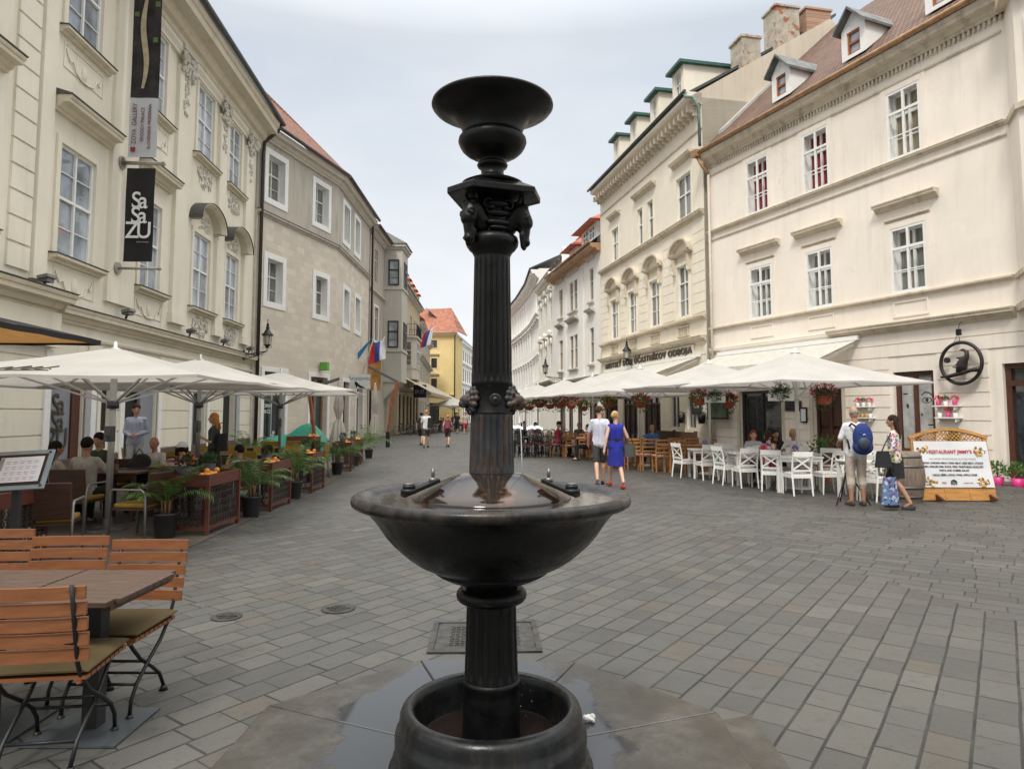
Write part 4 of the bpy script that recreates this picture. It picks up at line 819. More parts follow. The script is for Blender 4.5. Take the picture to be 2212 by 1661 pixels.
lat('top_bowl',[(.0,3.10),(.13,3.10),(.20,3.112),(.268,3.142),(.285,3.152),(.294,3.150),(.296,3.141),(.288,3.131),(.258,3.117),(.22,3.100),(.187,3.080),(.164,3.056),(.151,3.030),(.147,3.015),(.146,3.005),(.1465,2.995),(.152,2.992),(.163,2.978),(.166,2.962),(.160,2.945),(.148,2.925),(.13,2.908),(.105,2.893),(.08,2.882),(.064,2.872),(.062,2.862),(.070,2.858),(.075,2.848),(.070,2.838),(.058,2.832),(.054,2.818),(.056,2.80),(.068,2.785),(.09,2.774),(.13,2.762),(.15,2.752),(.1,2.74),(0,2.74)],fi,96)
# three sided cap plate with clipped corners
def plate(k): 
    pts=[]
    for az in (-11,109,229):
        a=R(az)
        for da in (-1,1):
            # short side half .083 at distance .222
            pts.append((k*(.222*math.cos(a)-da*.083*math.sin(a)),k*(.222*math.sin(a)+da*.083*math.cos(a))))
    return pts
mb=MB(); mb.prism(plate(1.),2.672,2.703)
a=[(x,y,2.7035) for x,y in plate(.985)]; b=[(x,y,2.765) for x,y in plate(.45)]; mb.add(a+b,[(i,(i+1)%6,6+(i+1)%6,6+i) for i in range(6)]+[tuple(range(6,12))])
mb.build('cap_plate',fi,fo,bevel=.004)
lat('capital_drum',[(.09,2.672),(.105,2.65),(.098,2.60),(.088,2.55),(.084,2.50),(.09,2.49)],fi,48)
mb=MB()
for az in (49,169,289):
    Rm=Matrix.Rotation(R(az),3,'Z')
    for z,w,r_ in ((2.63,.05,.02),(2.585,.06,.017),(2.54,.065,.016),(2.515,.05,.012)): mb.ball(Rm@V((.102,0,z)),(.02,w,r_),10,6,Rm)
    for y_ in (-.035,.035): mb.ball(Rm@V((.107,y_,2.61)),.014); mb.tor(Rm@V((.1,y_*1.4,2.63)),.022,.007,12,5,Rm@Matrix.Rotation(PI/2,3,'Y'))
mb.build('festoon_relief',fi,fo)
for az in (-11,109,229):
    mb=MB(); c=mb.cap
    c((.07,0,2.56),(.125,0,2.615),.052,.046); c((.135,0,2.617),(.158,0,2.57),.044,.040); c((.155,0,2.575),(.158,0,2.497),.036,.021); c((.158,0,2.495),(.163,0,2.482),.023,.021)
    c((.13,0,2.585),(.143,0,2.55),.037,.026)
    for s in (-1,1):
        c((.135,s*.022,2.65),(.152,s*.038,2.688),.013,.003,8); mb.ball((.172,s*.033,2.585),.011); mb.ball((.175,s*.013,2.482),.008); c((.165,s*.03,2.598),(.185,s*.026,2.592),.008,.006,8)
        c((.148,s*.02,2.512),(.152,s*.012,2.462),.014,.012,8)
    for i in range(6): mb.ball((.10+.012*i,.022*math.sin(i*2.1),2.655-.004*i),(.02,.018,.013)); mb.ball((.165,.01*math.sin(i*1.7),2.64-.013*i),(.013,.008,.012))
    me=remesh(mb,.0045,fi,2,name='horse_head'); me.transform(Matrix.Translation((-.004,0,2.655))@Matrix.Diagonal((1.03,1.05,1.10,1))@Matrix.Translation((0,0,-2.66))); h=obj('horse_head',me,fo,rz=R(az))
lat('neck_ring',[(.086,2.50),(.105,2.50),(.122,2.489),(.127,2.47),(.124,2.45),(.11,2.43),(.098,2.42),(.09,2.405),(.086,2.395)],fi)
def flut(n,d,za,zb):
    def f(r,z,a):
        e=min(1,max(0,(z-za)/.025))*min(1,max(0,(zb-z)/.025)); return r-d*e*max(0,math.cos(n*a))**.7
    return f
def zs(z0,z1,r0,r1,extra=()):
    q=sorted({z0,z1}|{z0+.012,z0+.03,z0+.05,z1-.012,z1-.03,z1-.05}|{z0+(z1-z0)*i/8 for i in range(9)}); return [(r0+(r1-r0)*(z-z0)/(z1-z0),z) for z in q][::-1]
lat('upper_shaft',zs(1.80,2.395,.0955,.086),fi,240,flut(20,.0075,1.80,2.385))
lat('lion_band',[(.097,1.80),(.0985,1.785),(.0955,1.782),(.0985,1.66),(.1005,1.656),(.1005,1.648),(.097,1.645)],fi)
lat('lower_shaft',zs(1.375,1.648,.106,.099),fw_,240,flut(20,.0075,1.385,1.64))
for az in (-160,-11,100):
    mb=MB(); c=mb.cap; c((.095,0,1.715),(.125,0,1.71),.036,.03); c((.13,0,1.70),(.148,0,1.694),.02,.016); c((.125,0,1.725),(.147,0,1.712),.014,.012); mb.ball((.14,0,1.683),(.016,.017,.008))
    for s in (-1,1): mb.ball((.128,s*.018,1.727),.008); mb.ball((.11,s*.034,1.742),.012)
    rg=random.Random(az)
    for i in range(26):
        t=2*PI*i/13; rr=.042+.014*(i//13); mb.ball((.105+rg.uniform(-.012,.012)-.012*(i//13),rr*math.sin(t),1.712+rr*1.05*math.cos(t)),(.016,.012,.014))
    me=remesh(mb,.0035,fw_,1,name='lion_head'); obj('lion_head',me,fo,rz=R(az))
mb=MB(); mb.lathe([(.0,.012),(.008,.011),(.011,.006),(.014,.005),(.022,.008),(.028,.004),(.028,0)],24); mb.T=Matrix.Identity(4)
bo=mb.build('round_boss',ftr,fo); bo.location=(.018,-.0965,1.715); bo.rotation_euler=(PI/2,0,0)
# cover dome over the basin
lat('basin_cover',[(.106,1.374),(.14,1.370),(.20,1.350),(.27,1.320),(.33,1.290),(.365,1.270),(.372,1.258),(.37,1.24)],wet,96)
water=mat('basin_water',(.030,.026,.022),.02,var=.5,vs=6,spec=1.,bm=.6,bs=16,bd=.003)
ptc=ironm('basin_inside',(.13,.12,.105),(.05,.038,.028),.25,.9,.5)
lat('basin_water',[(.34,1.258),(.56,1.261)],water,64)
lat('basin_bowl',[(.30,1.22),(.545,1.250),(.572,1.270),(.600,1.281),(.622,1.282),(.637,1.272),(.643,1.257),(.638,1.242),(.622,1.232),(.598,1.224),(.570,1.208),(.545,1.180),(.518,1.145),(.488,1.10),(.455,1.062),(.42,1.03),(.385,1.0),(.345,.972),(.305,.952),(.272,.938),(.262,.932),(.262,.925),(.248,.915),(.21,.896),(.165,.882),(.13,.872),(.12,.862),(.118,.84),(.112,.80),(.0,.80)],[fi],128)
mb=MB(); mb.lathe([(.55,1.2535),(.5725,1.2715),(.6005,1.2825),(.6225,1.2835),(.6385,1.273),(.6445,1.257),(.6395,1.241),(.6225,1.2305)],128); mb.build('basin_rim',frim,fo)
for sg in (-1,1):
    a=V((sg*.235-.0,-.13,1.352)); b=V((sg*.385,-.21,1.292)); mb=MB(); mb.bar(a,b,.05,.018); st=mb.build('cover_strap',fi,fo,bevel=.004)
    mb=MB(); p_=a.lerp(b,.16); mb.cyl(p_,p_+V((0,0,.022)),.02,n=6); mb.cyl(p_+V((0,0,.022)),p_+V((0,0,.062)),.0075,n=8); mb.build('bolt',mat('worn_steel',(.16,.16,.15),.4,me=.7),st)
    mb=MB(); p_=a.lerp(b,.82); mb.cyl(p_,p_+V((0,0,.018)),.036,n=20); mb.cyl(p_+V((0,0,.018)),p_+V((0,0,.036)),.028,n=20); mb.build('hinge_knob',black,st); mb=MB(); mb.cyl(p_+V((0,0,.036)),p_+V((0,0,.041)),.022,n=16); mb.build('knob_cap',mat('worn_steel',(.16,.16,.15)),st)
mb=MB(); mb.box((-.50,-.06,1.252),(.05,.03,.006),rz=.4); mb.build('red_leaf',mat('red_leaf',(.30,.03,.02),.6),fo)
mb=MB(); mb.tor((0,0,.817),.130,.033,64,14); mb.build('pillar_ring',fi,fo)
lat('pillar',zs(.445,.79,.1235,.114),fi,240,flut(16,.008,.455,.775)); lat('pillar_base',[(.1245,.445),(.130,.44),(.131,.425),(.127,.42),(.128,.38),(.133,.20),(.138,.08)],fi)
tr_=lat('trough',[(.138,.10),(.325,.10),(.337,.20),(.343,.30),(.353,.328),(.368,.338),(.388,.335),(.405,.320),(.413,.300),(.415,.27),(.420,.247),(.430,.234),(.435,.215),(.434,.155),(.429,.137),(.439,.127),(.446,.112),(.446,.085),(.462,.07),(.465,.05)],ftr,128)
tw=mat('trough_water',(.013,.007,.005),.03,var=.35,vs=4,spec=.9,bm=.35,bs=14,bd=.003); lat('trough_water',[(.137,.175),(.335,.176)],tw,64)
wj=mat('water_stream',(.7,.75,.78),.05,spec=1.); mb=MB(); rg=random.Random(4)
mb.path([(.128,-.03,1.64),(.137,-.035,1.55),(.140,-.035,1.45),(.143,-.036,1.36)],.0018,5)
for i in range(14): mb.ball((.15+rg.uniform(-.02,.04),-.03+rg.uniform(-.03,.03),.79-rg.random()*.5),rg.uniform(.0008,.0016),6,4)
mb.build('water_drops',wj,fo,kind='stuff')
mb=MB(); 
for i in range(9): mb.ball((rg.uniform(-.03,.03),rg.uniform(-.02,.02),.012+rg.uniform(0,.02)),rg.uniform(.012,.022),7,5)
me=remesh(mb,.005,mat('paper_white',(.7,.7,.68),.8),1); cr_=obj('crumpled_tissue',me,None,'crumpled white tissue lying beside the fountain trough','tissue',loc=(.40,3.62,.063)); cr_.scale=(.75,.75,.75)
# stone plinth of eight wedge slabs
def plm():
    m,t,p=nodes('wet_granite_slab'); P=pos(t); s=t.nodes.new('ShaderNodeVectorMath'); s.operation='DISTANCE'; t.links.new(P,s.inputs[0]); s.inputs[1].default_value=(-.24,2.60,.05); ms_=t.nodes.new('ShaderNodeVectorMath'); ms_.operation='MULTIPLY'; ms_.inputs[1].default_value=(1.3,.75,1.); t.links.new(P,ms_.inputs[0]); t.links.new(ms_.outputs[0],s.inputs[0])
    c=ramp(t,noise(t,P,3.4,9,.72),[(.28,(.048,.046,.041)),(.5,(.088,.084,.075)),(.72,(.165,.158,.142))]); c=mixc(t,.8,c,ramp(t,noise(t,P,170,2,.6),[(.3,(.6,.6,.6)),(.7,(1.3,1.3,1.3))]),'MULTIPLY')
    c=mixc(t,ramp(t,noise(t,P,2.3,5,.6),[(.5,0.),(.62,.6)]),c,(.070,.060,.045))
    edge=mth(t,'ADD',s.outputs['Value'],mth(t,'MULTIPLY',mth(t,'SUBTRACT',noise(t,P,1.9,8,.62),.5),1.0))
    damp=ramp(t,edge,[(1.0,1.),(1.2,0.)]); wetk=ramp(t,edge,[(.88,1.),(.94,0.)])
    dn=mth(t,'MULTIPLY',damp,ramp(t,noise(t,P,4.5,8,.7),[(.35,.35),(.62,.9)])); c=mixc(t,dn,c,(.034,.030,.024)); c=mixc(t,wetk,c,(.045,.047,.05)); t.links.new(c,p.inputs['Base Color'])
    t.links.new(mixc(t,wetk,ramp(t,damp,[(0,(.65,.65,.65)),(1,(.28,.28,.28))]),(.03,.03,.03)),p.inputs['Roughness'])
    b=bump(t,p,noise(t,P,60,5,.6),.3,.004); t.links.new(mth(t,'SUBTRACT',.3,mth(t,'MULTIPLY',wetk,.285)),b.inputs['Strength']); return m
MT['slab']=plm(); ps=thing('stone_plinth','octagonal wet granite plinth of wedge slabs around the fountain foot','plinth',(-.135,3.28,0)); ps.rotation_euler=(0,0,R(-2))
for k in range(8):
    a0,a1=R(22.5+45*k-45),R(22.5+45*k); Ro=1.32; ri=.44; e=.004
    pts=[(ri*math.cos(a0),ri*math.sin(a0)),(Ro*math.cos(a0),Ro*math.sin(a0)),(Ro*math.cos(a1),Ro*math.sin(a1)),(ri*math.cos(a1),ri*math.sin(a1))]; cx=sum(q[0] for q in pts)/4; cy=sum(q[1] for q in pts)/4
    pts=[(cx+(x-cx)*.995,cy+(y-cy)*.995) for x,y in pts]; mb=MB(); mb.prism(pts,.006,.062); mb.build('slab',MT['slab'],ps,bevel=.008)
    if k not in (3,4,): 
        pts=[((Ro+.01)*math.cos(a0),(Ro+.01)*math.sin(a0)),((Ro+.22)*math.cos(a0),(Ro+.22)*math.sin(a0)),((Ro+.22)*math.cos(a1),(Ro+.22)*math.sin(a1)),((Ro+.01)*math.cos(a1),(Ro+.01)*math.sin(a1))]; 
        if k in (0,7,6): mb=MB(); mb.prism(pts,.004,.014); mb.build('border_slab',MT['slab'],ps)
# covers in the paving
ci=ironm('cast_cover',(.040,.040,.038),(.06,.045,.035),.5,.5,.5)
dc=thing('drain_cover','square cast iron drain cover with raised studs behind the fountain pillar','drain cover',(-.2,5.15,0),R(2))
mb=MB(); mb.bx(-.40,.40,-.35,-.31,.004,.014); mb.bx(-.40,.40,.31,.35,.004,.014); mb.bx(-.40,-.36,-.31,.31,.004,.014); mb.bx(.36,.40,-.31,.31,.004,.014); mb.build('frame',ci,dc)
mb=MB(); mb.bx(-.35,.35,-.30,.30,.004,.009)
for i in range(13):
    for j in range(11): mb.box((-.24+.04*i,-.2+.04*j,.011),(.028,.012,.005),rz=.7 if (i+j)%2 else -.7)
mb.build('plate',ci,dc)
for x,y,r_,l_ in ((-1.47,5.86,.14,'small round iron cover in the paving, right of the other round cover'),(-2.32,5.63,.12,'small round iron cover in the paving nearest the folding chairs')):
    o=thing('valve_cover',l_,'valve cover',(x,y,0),0,'round covers in the paving'); mb=MB(); mb.lathe([(r_,.004),(r_,.010),(r_-.012,.012),(r_-.02,.008),(0,.008)],32); mb.build('rim',ci,o); mb=MB(); mb.tor((0,0,.010),r_*.5,.006,24,5); mb.tor((0,0,.010),r_*.25,.006,18,5); mb.bar((-r_*.7,0,.011),(r_*.7,0,.011),.01); mb.build('ribs',ci,o)
# ================= FOLDING CHAIRS AND SLAT TABLES (foreground, left)
ow_=mat('oiled_orange_wood',(.205,.078,.031),.38,var=.25,vs=5,stretch=(1,9,9),bm=.15,bs=50,local=True); owd=mat('worn_brown_wood',(.068,.041,.027),.55,var=.35,vs=5,stretch=(1.2,10,10),bm=.3,bs=40,local=True)
oliv=mat('olive_cushion_cloth',(.095,.068,.027),.9,var=.12,vs=5,bm=.25,bs=300,bd=.001,local=True)
def folding_chair(label,loc,rz):
    t=thing('folding_chair',label,'folding chair',loc,rz,'slatted folding chairs around the foreground tables')
    for i in range(5):
        z=.545+i*.073; y=-.215-(z-.45)*.22; mb=MB(); mb.sheet(lambda u,v:(-.235+.47*u,y+.014*math.cos((u-.5)*3.1)-.014,z-.029+.058*v),8,1,False)
        b=MB(); vs=[];n=10
        for k in range(n+1):
            x=-.235+.47*k/n; c=.016*math.cos((k/n-.5)*3.1)
            for dy,dz in ((-.009,-.029),(.009,-.029),(.009,.029),(-.009,.029)): vs.append((x,y-c+dy,z+dz))
        b.add(vs,[(k*4+q,k*4+(q+1)%4,k*4+4+(q+1)%4,k*4+4+q) for k in range(n) for q in range(4)]+[(3,2,1,0),(n*4,n*4+1,n*4+2,n*4+3)])
        b.build('back_slat',ow_,t)
    for s in (-1,1):
        x=s*.185; mb=MB(); mb.path([(x,-.325,.875),(x,-.285,.70),(x,-.235,.50),(x,-.19,.42),(x,-.10,.33),(x,.03,.25),(x,.14,.17),(x,.19,.10),(x,.20,.03)],.0105,8); mb.cyl((x,.20,.0),(x,.20,.03),.026,.014); mb.build('leg',black,t)
        x=s*.16; mb=MB(); mb.path([(x,.20,.415),(x,.15,.36),(x,.06,.27),(x,-.06,.19),(x,-.15,.12),(x,-.205,.03)],.0105,8); mb.cyl((x,-.205,.0),(x,-.205,.03),.026,.014); mb.build('leg',black,t)
    mb=MB()
    for y,z in ((.20-.06,.165),(.03,.25)): mb.cyl((-.185,y,z),(.185,y,z),.008)
    mb.cyl((-.16,-.15,.12),(.16,-.15,.12),.008); mb.cyl((-.185,-.265,.60),(.185,-.265,.60),.006); mb.build('cross_bar',black,t)
    mb=MB()
    for i in range(9): mb.bx(-.215,.215,-.205+.049*i,-.205+.049*i+.038,.418,.436)
    mb.bx(-.19,-.17,-.21,.23,.40,.417); mb.bx(.17,.19,-.21,.23,.40,.417); mb.build('seat',ow_,t)
    mb=MB(); n=12
    def cu(u,v):
        a=abs(2*u-1); b=abs(2*v-1); e=(1-a**8)*(1-b**8); return e
    top=lambda u,v:(-.225+.45*u,-.215+.45*v,.463+.022*cu(u,v)**.5); bot=lambda u,v:(-.225+.45*u,-.215+.45*(1-v),.455-.016*cu(u,v)**.5)
    mb.sheet(top,n,n); mb.sheet(bot,n,n)
    for f in (lambda u,v:(-.225+.45*u,-.215,.455+.008*v),lambda u,v:(.225-.45*u,.235,.455+.008*v),lambda u,v:(-.225,.235-.45*u,.455+.008*v),lambda u,v:(.225,-.215+.45*u,.455+.008*v)): mb.sheet(f,4,1)
    mb.build('cushion',oliv,t); return t
folding_chair('folding chair seen from behind in the near left corner, in front of the table',(-2.22,3.42,0),R(8))
folding_chair('folding chair across the table at its right end, cushion seen past the corner',(-2.25,3.98,0),R(180))
folding_chair('folding chair across the table between two others, tilted slightly left',(-2.80,4.1,0),R(184))
folding_chair('folding chair across the table cut by the left edge of the photo',(-3.45,4.35,0),R(186))
folding_chair('folding chair in front of the table, mostly outside the left edge',(-2.86,3.36,0),R(-4))
for i,x in enumerate((-2.205,-2.765,-3.325)):
    t=thing('slat_table',['brown slatted cafe table in the foreground, right end with rounded corner','brown slatted cafe table joined to the left of the nearest table','brown slatted cafe table at the left edge of the photo'][i],'table',(x,3.69,0),0,'slatted tables pushed together in the foreground')
    mb=MB()
    for k in range(9):
        y=-.345+.0767*k; w=.2725-(.03 if k in (0,8) else 0)*(i==0); mb.bx(-.2725,w if i==0 else .2725,y,y+.071,.712,.74)
    mb.build('tabletop',owd,t,bevel=.004)
    mb=MB(); mb.bx(-.24,-.20,-.3,.3,.685,.711); mb.bx(.2,.24,-.3,.3,.685,.711); mb.build('rail',owd,t)
    mb=MB(); mb.bx(-.04,.04,-.04,.04,.016,.69); mb.build('post',mat('charcoal_post',(.02,.021,.023),.5),t); mb=MB(); mb.bar((-.0,0,.685),(-.22,0,.685),.05,.02); mb.bar((0,0,.685),(.22,0,.685),.05,.02); mb.build('bracket',black,t)
    mb=MB(); mb.prism([(-.24,-.22),(.24,-.22),(.24,.22),(-.24,.22)],.004,.014); mb.build('base_plate',mat('slate_steel',(.075,.09,.10),.45,me=.3,var=.15),t)
# ================= PEOPLE
def smat(n,c,**k): return mat(n,c,.88,var=.16,vs=9,bm=.7,bs=13,bd=.02,**k)
HAIR={'black':(.010,.008,.007),'brown':(.045,.025,.015),'dark':(.02,.013,.01),'blonde':(.42,.28,.12),'red':(.34,.10,.025),'ginger':(.50,.20,.05),'grey':(.20,.18,.16),'auburn':(.20,.05,.02)}
def person(label,loc,rz=0,h=1.75,J=None,sit=False,walk=0,top=None,sleeve=.5,bottom=None,blen=.5,dress=None,hair='brown',hs='short',shoe=None,sk=None,yaw=0,nod=0,group=None,vox=.0125,fat=1.,cap_=None,tuck=False):
    t=thing('person',label,'person',loc,rz,group); sk=sk or skin
    j={'hip':(0,0,.93),'waist':(0,.0,1.08),'chest':(0,0,1.30),'neck':(0,-.005,1.47),'head':(0,.02,1.615)}
    for s,n in ((-1,'L'),(1,'R')):
        j.update({'sh'+n:(s*.155,-.005,1.39),'el'+n:(s*.205,-.04,1.12),'wr'+n:(s*.22,.05,.89),'hj'+n:(s*.085,0,.91),'kn'+n:(s*.095,.02,.50),'an'+n:(s*.10,-.01,.085),'toe'+n:(s*.12,.15,.03)})
    if walk:
        k=.85 if walk>0 else -.85
        for n,f in (('R',1*k),('L',-1*k)):
            x=1 if n=='R' else -1
            j['kn'+n]=(x*.08,.13*f+.03,.51); j['an'+n]=(x*.07,.26*f-.06*(f<0),.09+.07*(f<0)); j['toe'+n]=(x*.085,.26*f+.15-.06*(f<0),.035+.0*(f<0)); j['el'+n]=(x*.23,-.10*f-.03,1.14); j['wr'+n]=(x*.24,-.16*f+.06,.91)
    if sit:
        for q in list(j): x,y,z=j[q]; j[q]=(x,y,z-.42)
        for s,n in ((-1,'L'),(1,'R')): j['kn'+n]=(s*.11,.43,.52); j['an'+n]=(s*.12,.42,.09); j['toe'+n]=(s*.13,.57,.03); j['el'+n]=(s*.24,.10,.80); j['wr'+n]=(s*.14,.33,.80)
    if J: j.update(J)
    k=h/1.75; j={a:V(b)*k for a,b in j.items()}; k*=1.
    Hm=Euler((-nod,0,yaw)).to_matrix(); hc=j['head']; rt=(j['shR']-j['shL']).normalized()
    def torso(c,g,low=True):
        for s in (-1,1):
            c(j['chest']+rt*s*.06*k+V((0,0,.02)),j['waist']+rt*s*.05*k,(.098+g)*k*fat,(.088+g)*k*fat); c(j['waist']+rt*s*.05*k,j['hip']+rt*s*.065*k,(.088+g)*k*fat,(.100+g)*k*fat)
            c(j['chest']+V((0,0,.06*k)),j['sh'+('R' if s>0 else 'L')]-rt*s*.01*k,(.075+g)*k,(.047+g)*k); c(j['neck']-V((0,0,.05*k)),j['sh'+('R' if s>0 else 'L')]-rt*s*.03*k,(.045+g*.5)*k,(.040+g)*k)
    def arm(c,n,g,f=1.):
        a,b,w=j['sh'+n],j['el'+n],j['wr'+n]
        if f<=.5: c(a,a.lerp(b,f*2),(.047+g)*k,(.040+g*1.2)*k)
        else: c(a,b,(.047+g)*k,(.037+g)*k); c(b,b.lerp(w,f*2-1),(.036+g)*k,(.027+g)*k)
    def leg(c,n,g,f=1.):
        a,b,w=j['hj'+n],j['kn'+n],j['an'+n]
        if f<=.5: c(a,a.lerp(b,f*2),(.082+g)*k,(.082-.06*f+g)*k)
        else: c(a,b,(.082+g)*k,(.052+g)*k); m=b.lerp(w,.3)+V((0,-.012,0)); c(b,m,(.050+g)*k,(.052+g)*k); c(m,b.lerp(w,f*2-1) if f<1 else w,(.052+g)*k,(.034+g)*k)
    mb=MB(); c=mb.cap; torso(c,-.004); c(j['neck']-V((0,0,.05)),hc-V((0,.01,.03)),.052*k,.050*k)
    for n in 'LR': arm(c,n,0); leg(c,n,0); c(j['an'+n],j['toe'+n],.034*k,.026*k)
    mb.ball(hc,(.074*k,.092*k,.112*k),16,12,Hm); mb.ball(hc+Hm@V((0,.025,-.06))*k,(.055*k,.065*k,.055*k),12,8,Hm); c(hc+Hm@V((0,.085,.005))*k,hc+Hm@V((0,.106,-.028))*k,.010*k,.015*k,8); mb.ball(hc+Hm@V((0,.082,-.062))*k,(.024*k,.012*k,.009*k),8,6,Hm)
    for s in (-1,1): mb.ball(hc+Hm@V((s*.076,-.008,-.01))*k,(.011*k,.02*k,.03*k),8,6,Hm)
    for s,n in ((-1,'L'),(1,'R')):
        w=j['wr'+n]; d=(w-j['el'+n]).normalized(); u=rt if abs(d.dot(rt))<.8 else V((0,1,0)); fw=u.cross(d).normalized(); 
        if fw.y<0: fw=-fw
        u2=d.cross(fw); pm=w+d*.05*k; c(w,pm,.026*k,.030*k); 
        for q in range(4):
            o=fw*(.027-.018*q)*k; b0=pm+o+d*.015*k; L=(.062,.07,.066,.05)[q]*k; b1=b0+d*L*.55-rt*s*.006; b2=b1+d*L*.4-rt*s*.022*k; mb.path([b0,b1,b2],[.0095*k,.0088*k,.0075*k],7)
        mb.path([w+d*.03*k+fw*.022*k,w+d*.06*k+fw*.048*k,w+d*.088*k+fw*.052*k-rt*s*.01*k],[.012*k,.0105*k,.009*k],7)
    me=remesh(mb,vox,sk,2,name='body'); body=obj('body',me,t)
    if not cap_ or True:
        for s in (-1,1): 
            mb=MB(); mb.ball(hc+Hm@V((s*.030,.083,.010))*k,(.011*k,.006*k,.007*k),8,6,Hm); mb.build('eye',mat('eye_dark',(.03,.02,.015),.2),t)
    if top:
        mb=MB(); c=mb.cap; torso(c,.012)
        for n in 'LR': 
            if sleeve>0: arm(c,n,.010,sleeve)
        if not tuck:
            for s in (-1,1): c(j['hip']+rt*s*.065*k,j['hip']+rt*s*.065*k-V((0,0,.03*k)),.114*k*fat,.116*k*fat)
        obj('shirt',remesh(mb,vox,top,2,name='shirt'),t)
    if bottom:
        mb=MB(); c=mb.cap
        for s,n in ((-1,'L'),(1,'R')): c(j['waist'].lerp(j['hip'],.5)+rt*s*.055*k,j['hj'+n],(.1+.006)*k*fat,.10*k); leg(c,n,.018 if blen<.9 else .012,blen)
        obj('trousers' if blen>.9 else 'shorts',remesh(mb,vox,bottom,2,name='trousers'),t)
    if dress: # (top material, skirt hem z, skirt material)
        mt_,hem,ms_=dress; mb=MB(); c=mb.cap
        if mt_: torso(c,.010); obj('bodice',remesh(mb,vox,mt_,2,name='bodice'),t)
        mb=MB(); kk=(j['knL']+j['knR'])/2; sway=(kk.y if not sit else 0)*.4
        pr=[(.118,1.10),(.145,1.0),(.175,.88),(.18,.75),(.185,.62),(.19,hem)]
        mb.lathe([(r_*k,z*k) for r_,z in pr],40,rf=lambda r_,z,a:r_*(1+.035*math.sin(a*7)*max(0,(1.0*k-z))*2.2)*(1 if abs(math.sin(a))<.1 else 1-.22*abs(math.sin(a)))+0); mb.build('skirt',ms_,t)
    # hair
    hm=mat('hair_'+hair,HAIR[hair],.8,var=.35,vs=22,bm=.8,bs=70,stretch=(3,3,.6),spec=.2); mb=MB()
    if hs=='bald': mb.ball(hc+Hm@V((0,-.02,-.012))*k,(.078*k,.078*k,.06*k),14,8,Hm)
    else: mb.ball(hc+Hm@V((0,-.014,.029))*k,(.084*k,.098*k,.099*k),16,10,Hm)
    c=mb.cap
    if hs in('long','wavy'):
        L=.30 if hs=='wavy' else .22
        for s in (-1,-.5,0,.5,1): p0=hc+Hm@V((s*.06,-.05,.0))*k; c(p0,p0+V((s*.03,-.03-.03*abs(s),-L))*k,.042*k,.034*k)
    if hs=='bob':
        for s in (-1,-.4,.4,1): p0=hc+Hm@V((s*.066,-.03,.02))*k; c(p0,p0+Hm@V((s*.012,-.005,-.10))*k,.035*k,.030*k)
    if hs=='bun': mb.ball(hc+Hm@V((0,-.10,.02))*k,(.055*k,.05*k,.06*k)); mb.ball(hc+Hm@V((.02,-.09,.065))*k,.035*k)
    obj('hair',remesh(mb,.009,hm,1,name='hair'),t)
    if cap_: mb=MB(); mb.ball(hc+Hm@V((0,-.01,.045))*k,(.09*k,.1*k,.085*k),16,10,Hm); c=mb.cap; mb.box(hc+Hm@V((0,.11,.04))*k,(.13*k,.09*k,.012)); mb.build('cap',cap_,t)
    sm_=shoe or mat('dark_shoe',(.02,.02,.022),.6)
    for n in 'LR':
        mb=MB(); c=mb.cap; a,b=j['an'+n],j['toe'+n]; d=(b-a); d.z=0; d=d.normalized(); hl=V((a.x,a.y,b.z+.006))-d*.045*k; c(hl,b,.038*k,.036*k); c(hl+V((0,0,.02)),b.lerp(hl,.3),.036*k,.034*k); mb.bar(hl-V((0,0,.024)),b+d*.02-V((0,0,.022)),.075*k,.018); obj('shoe',remesh(mb,.009,sm_,1,name='shoe'),t)
    return t
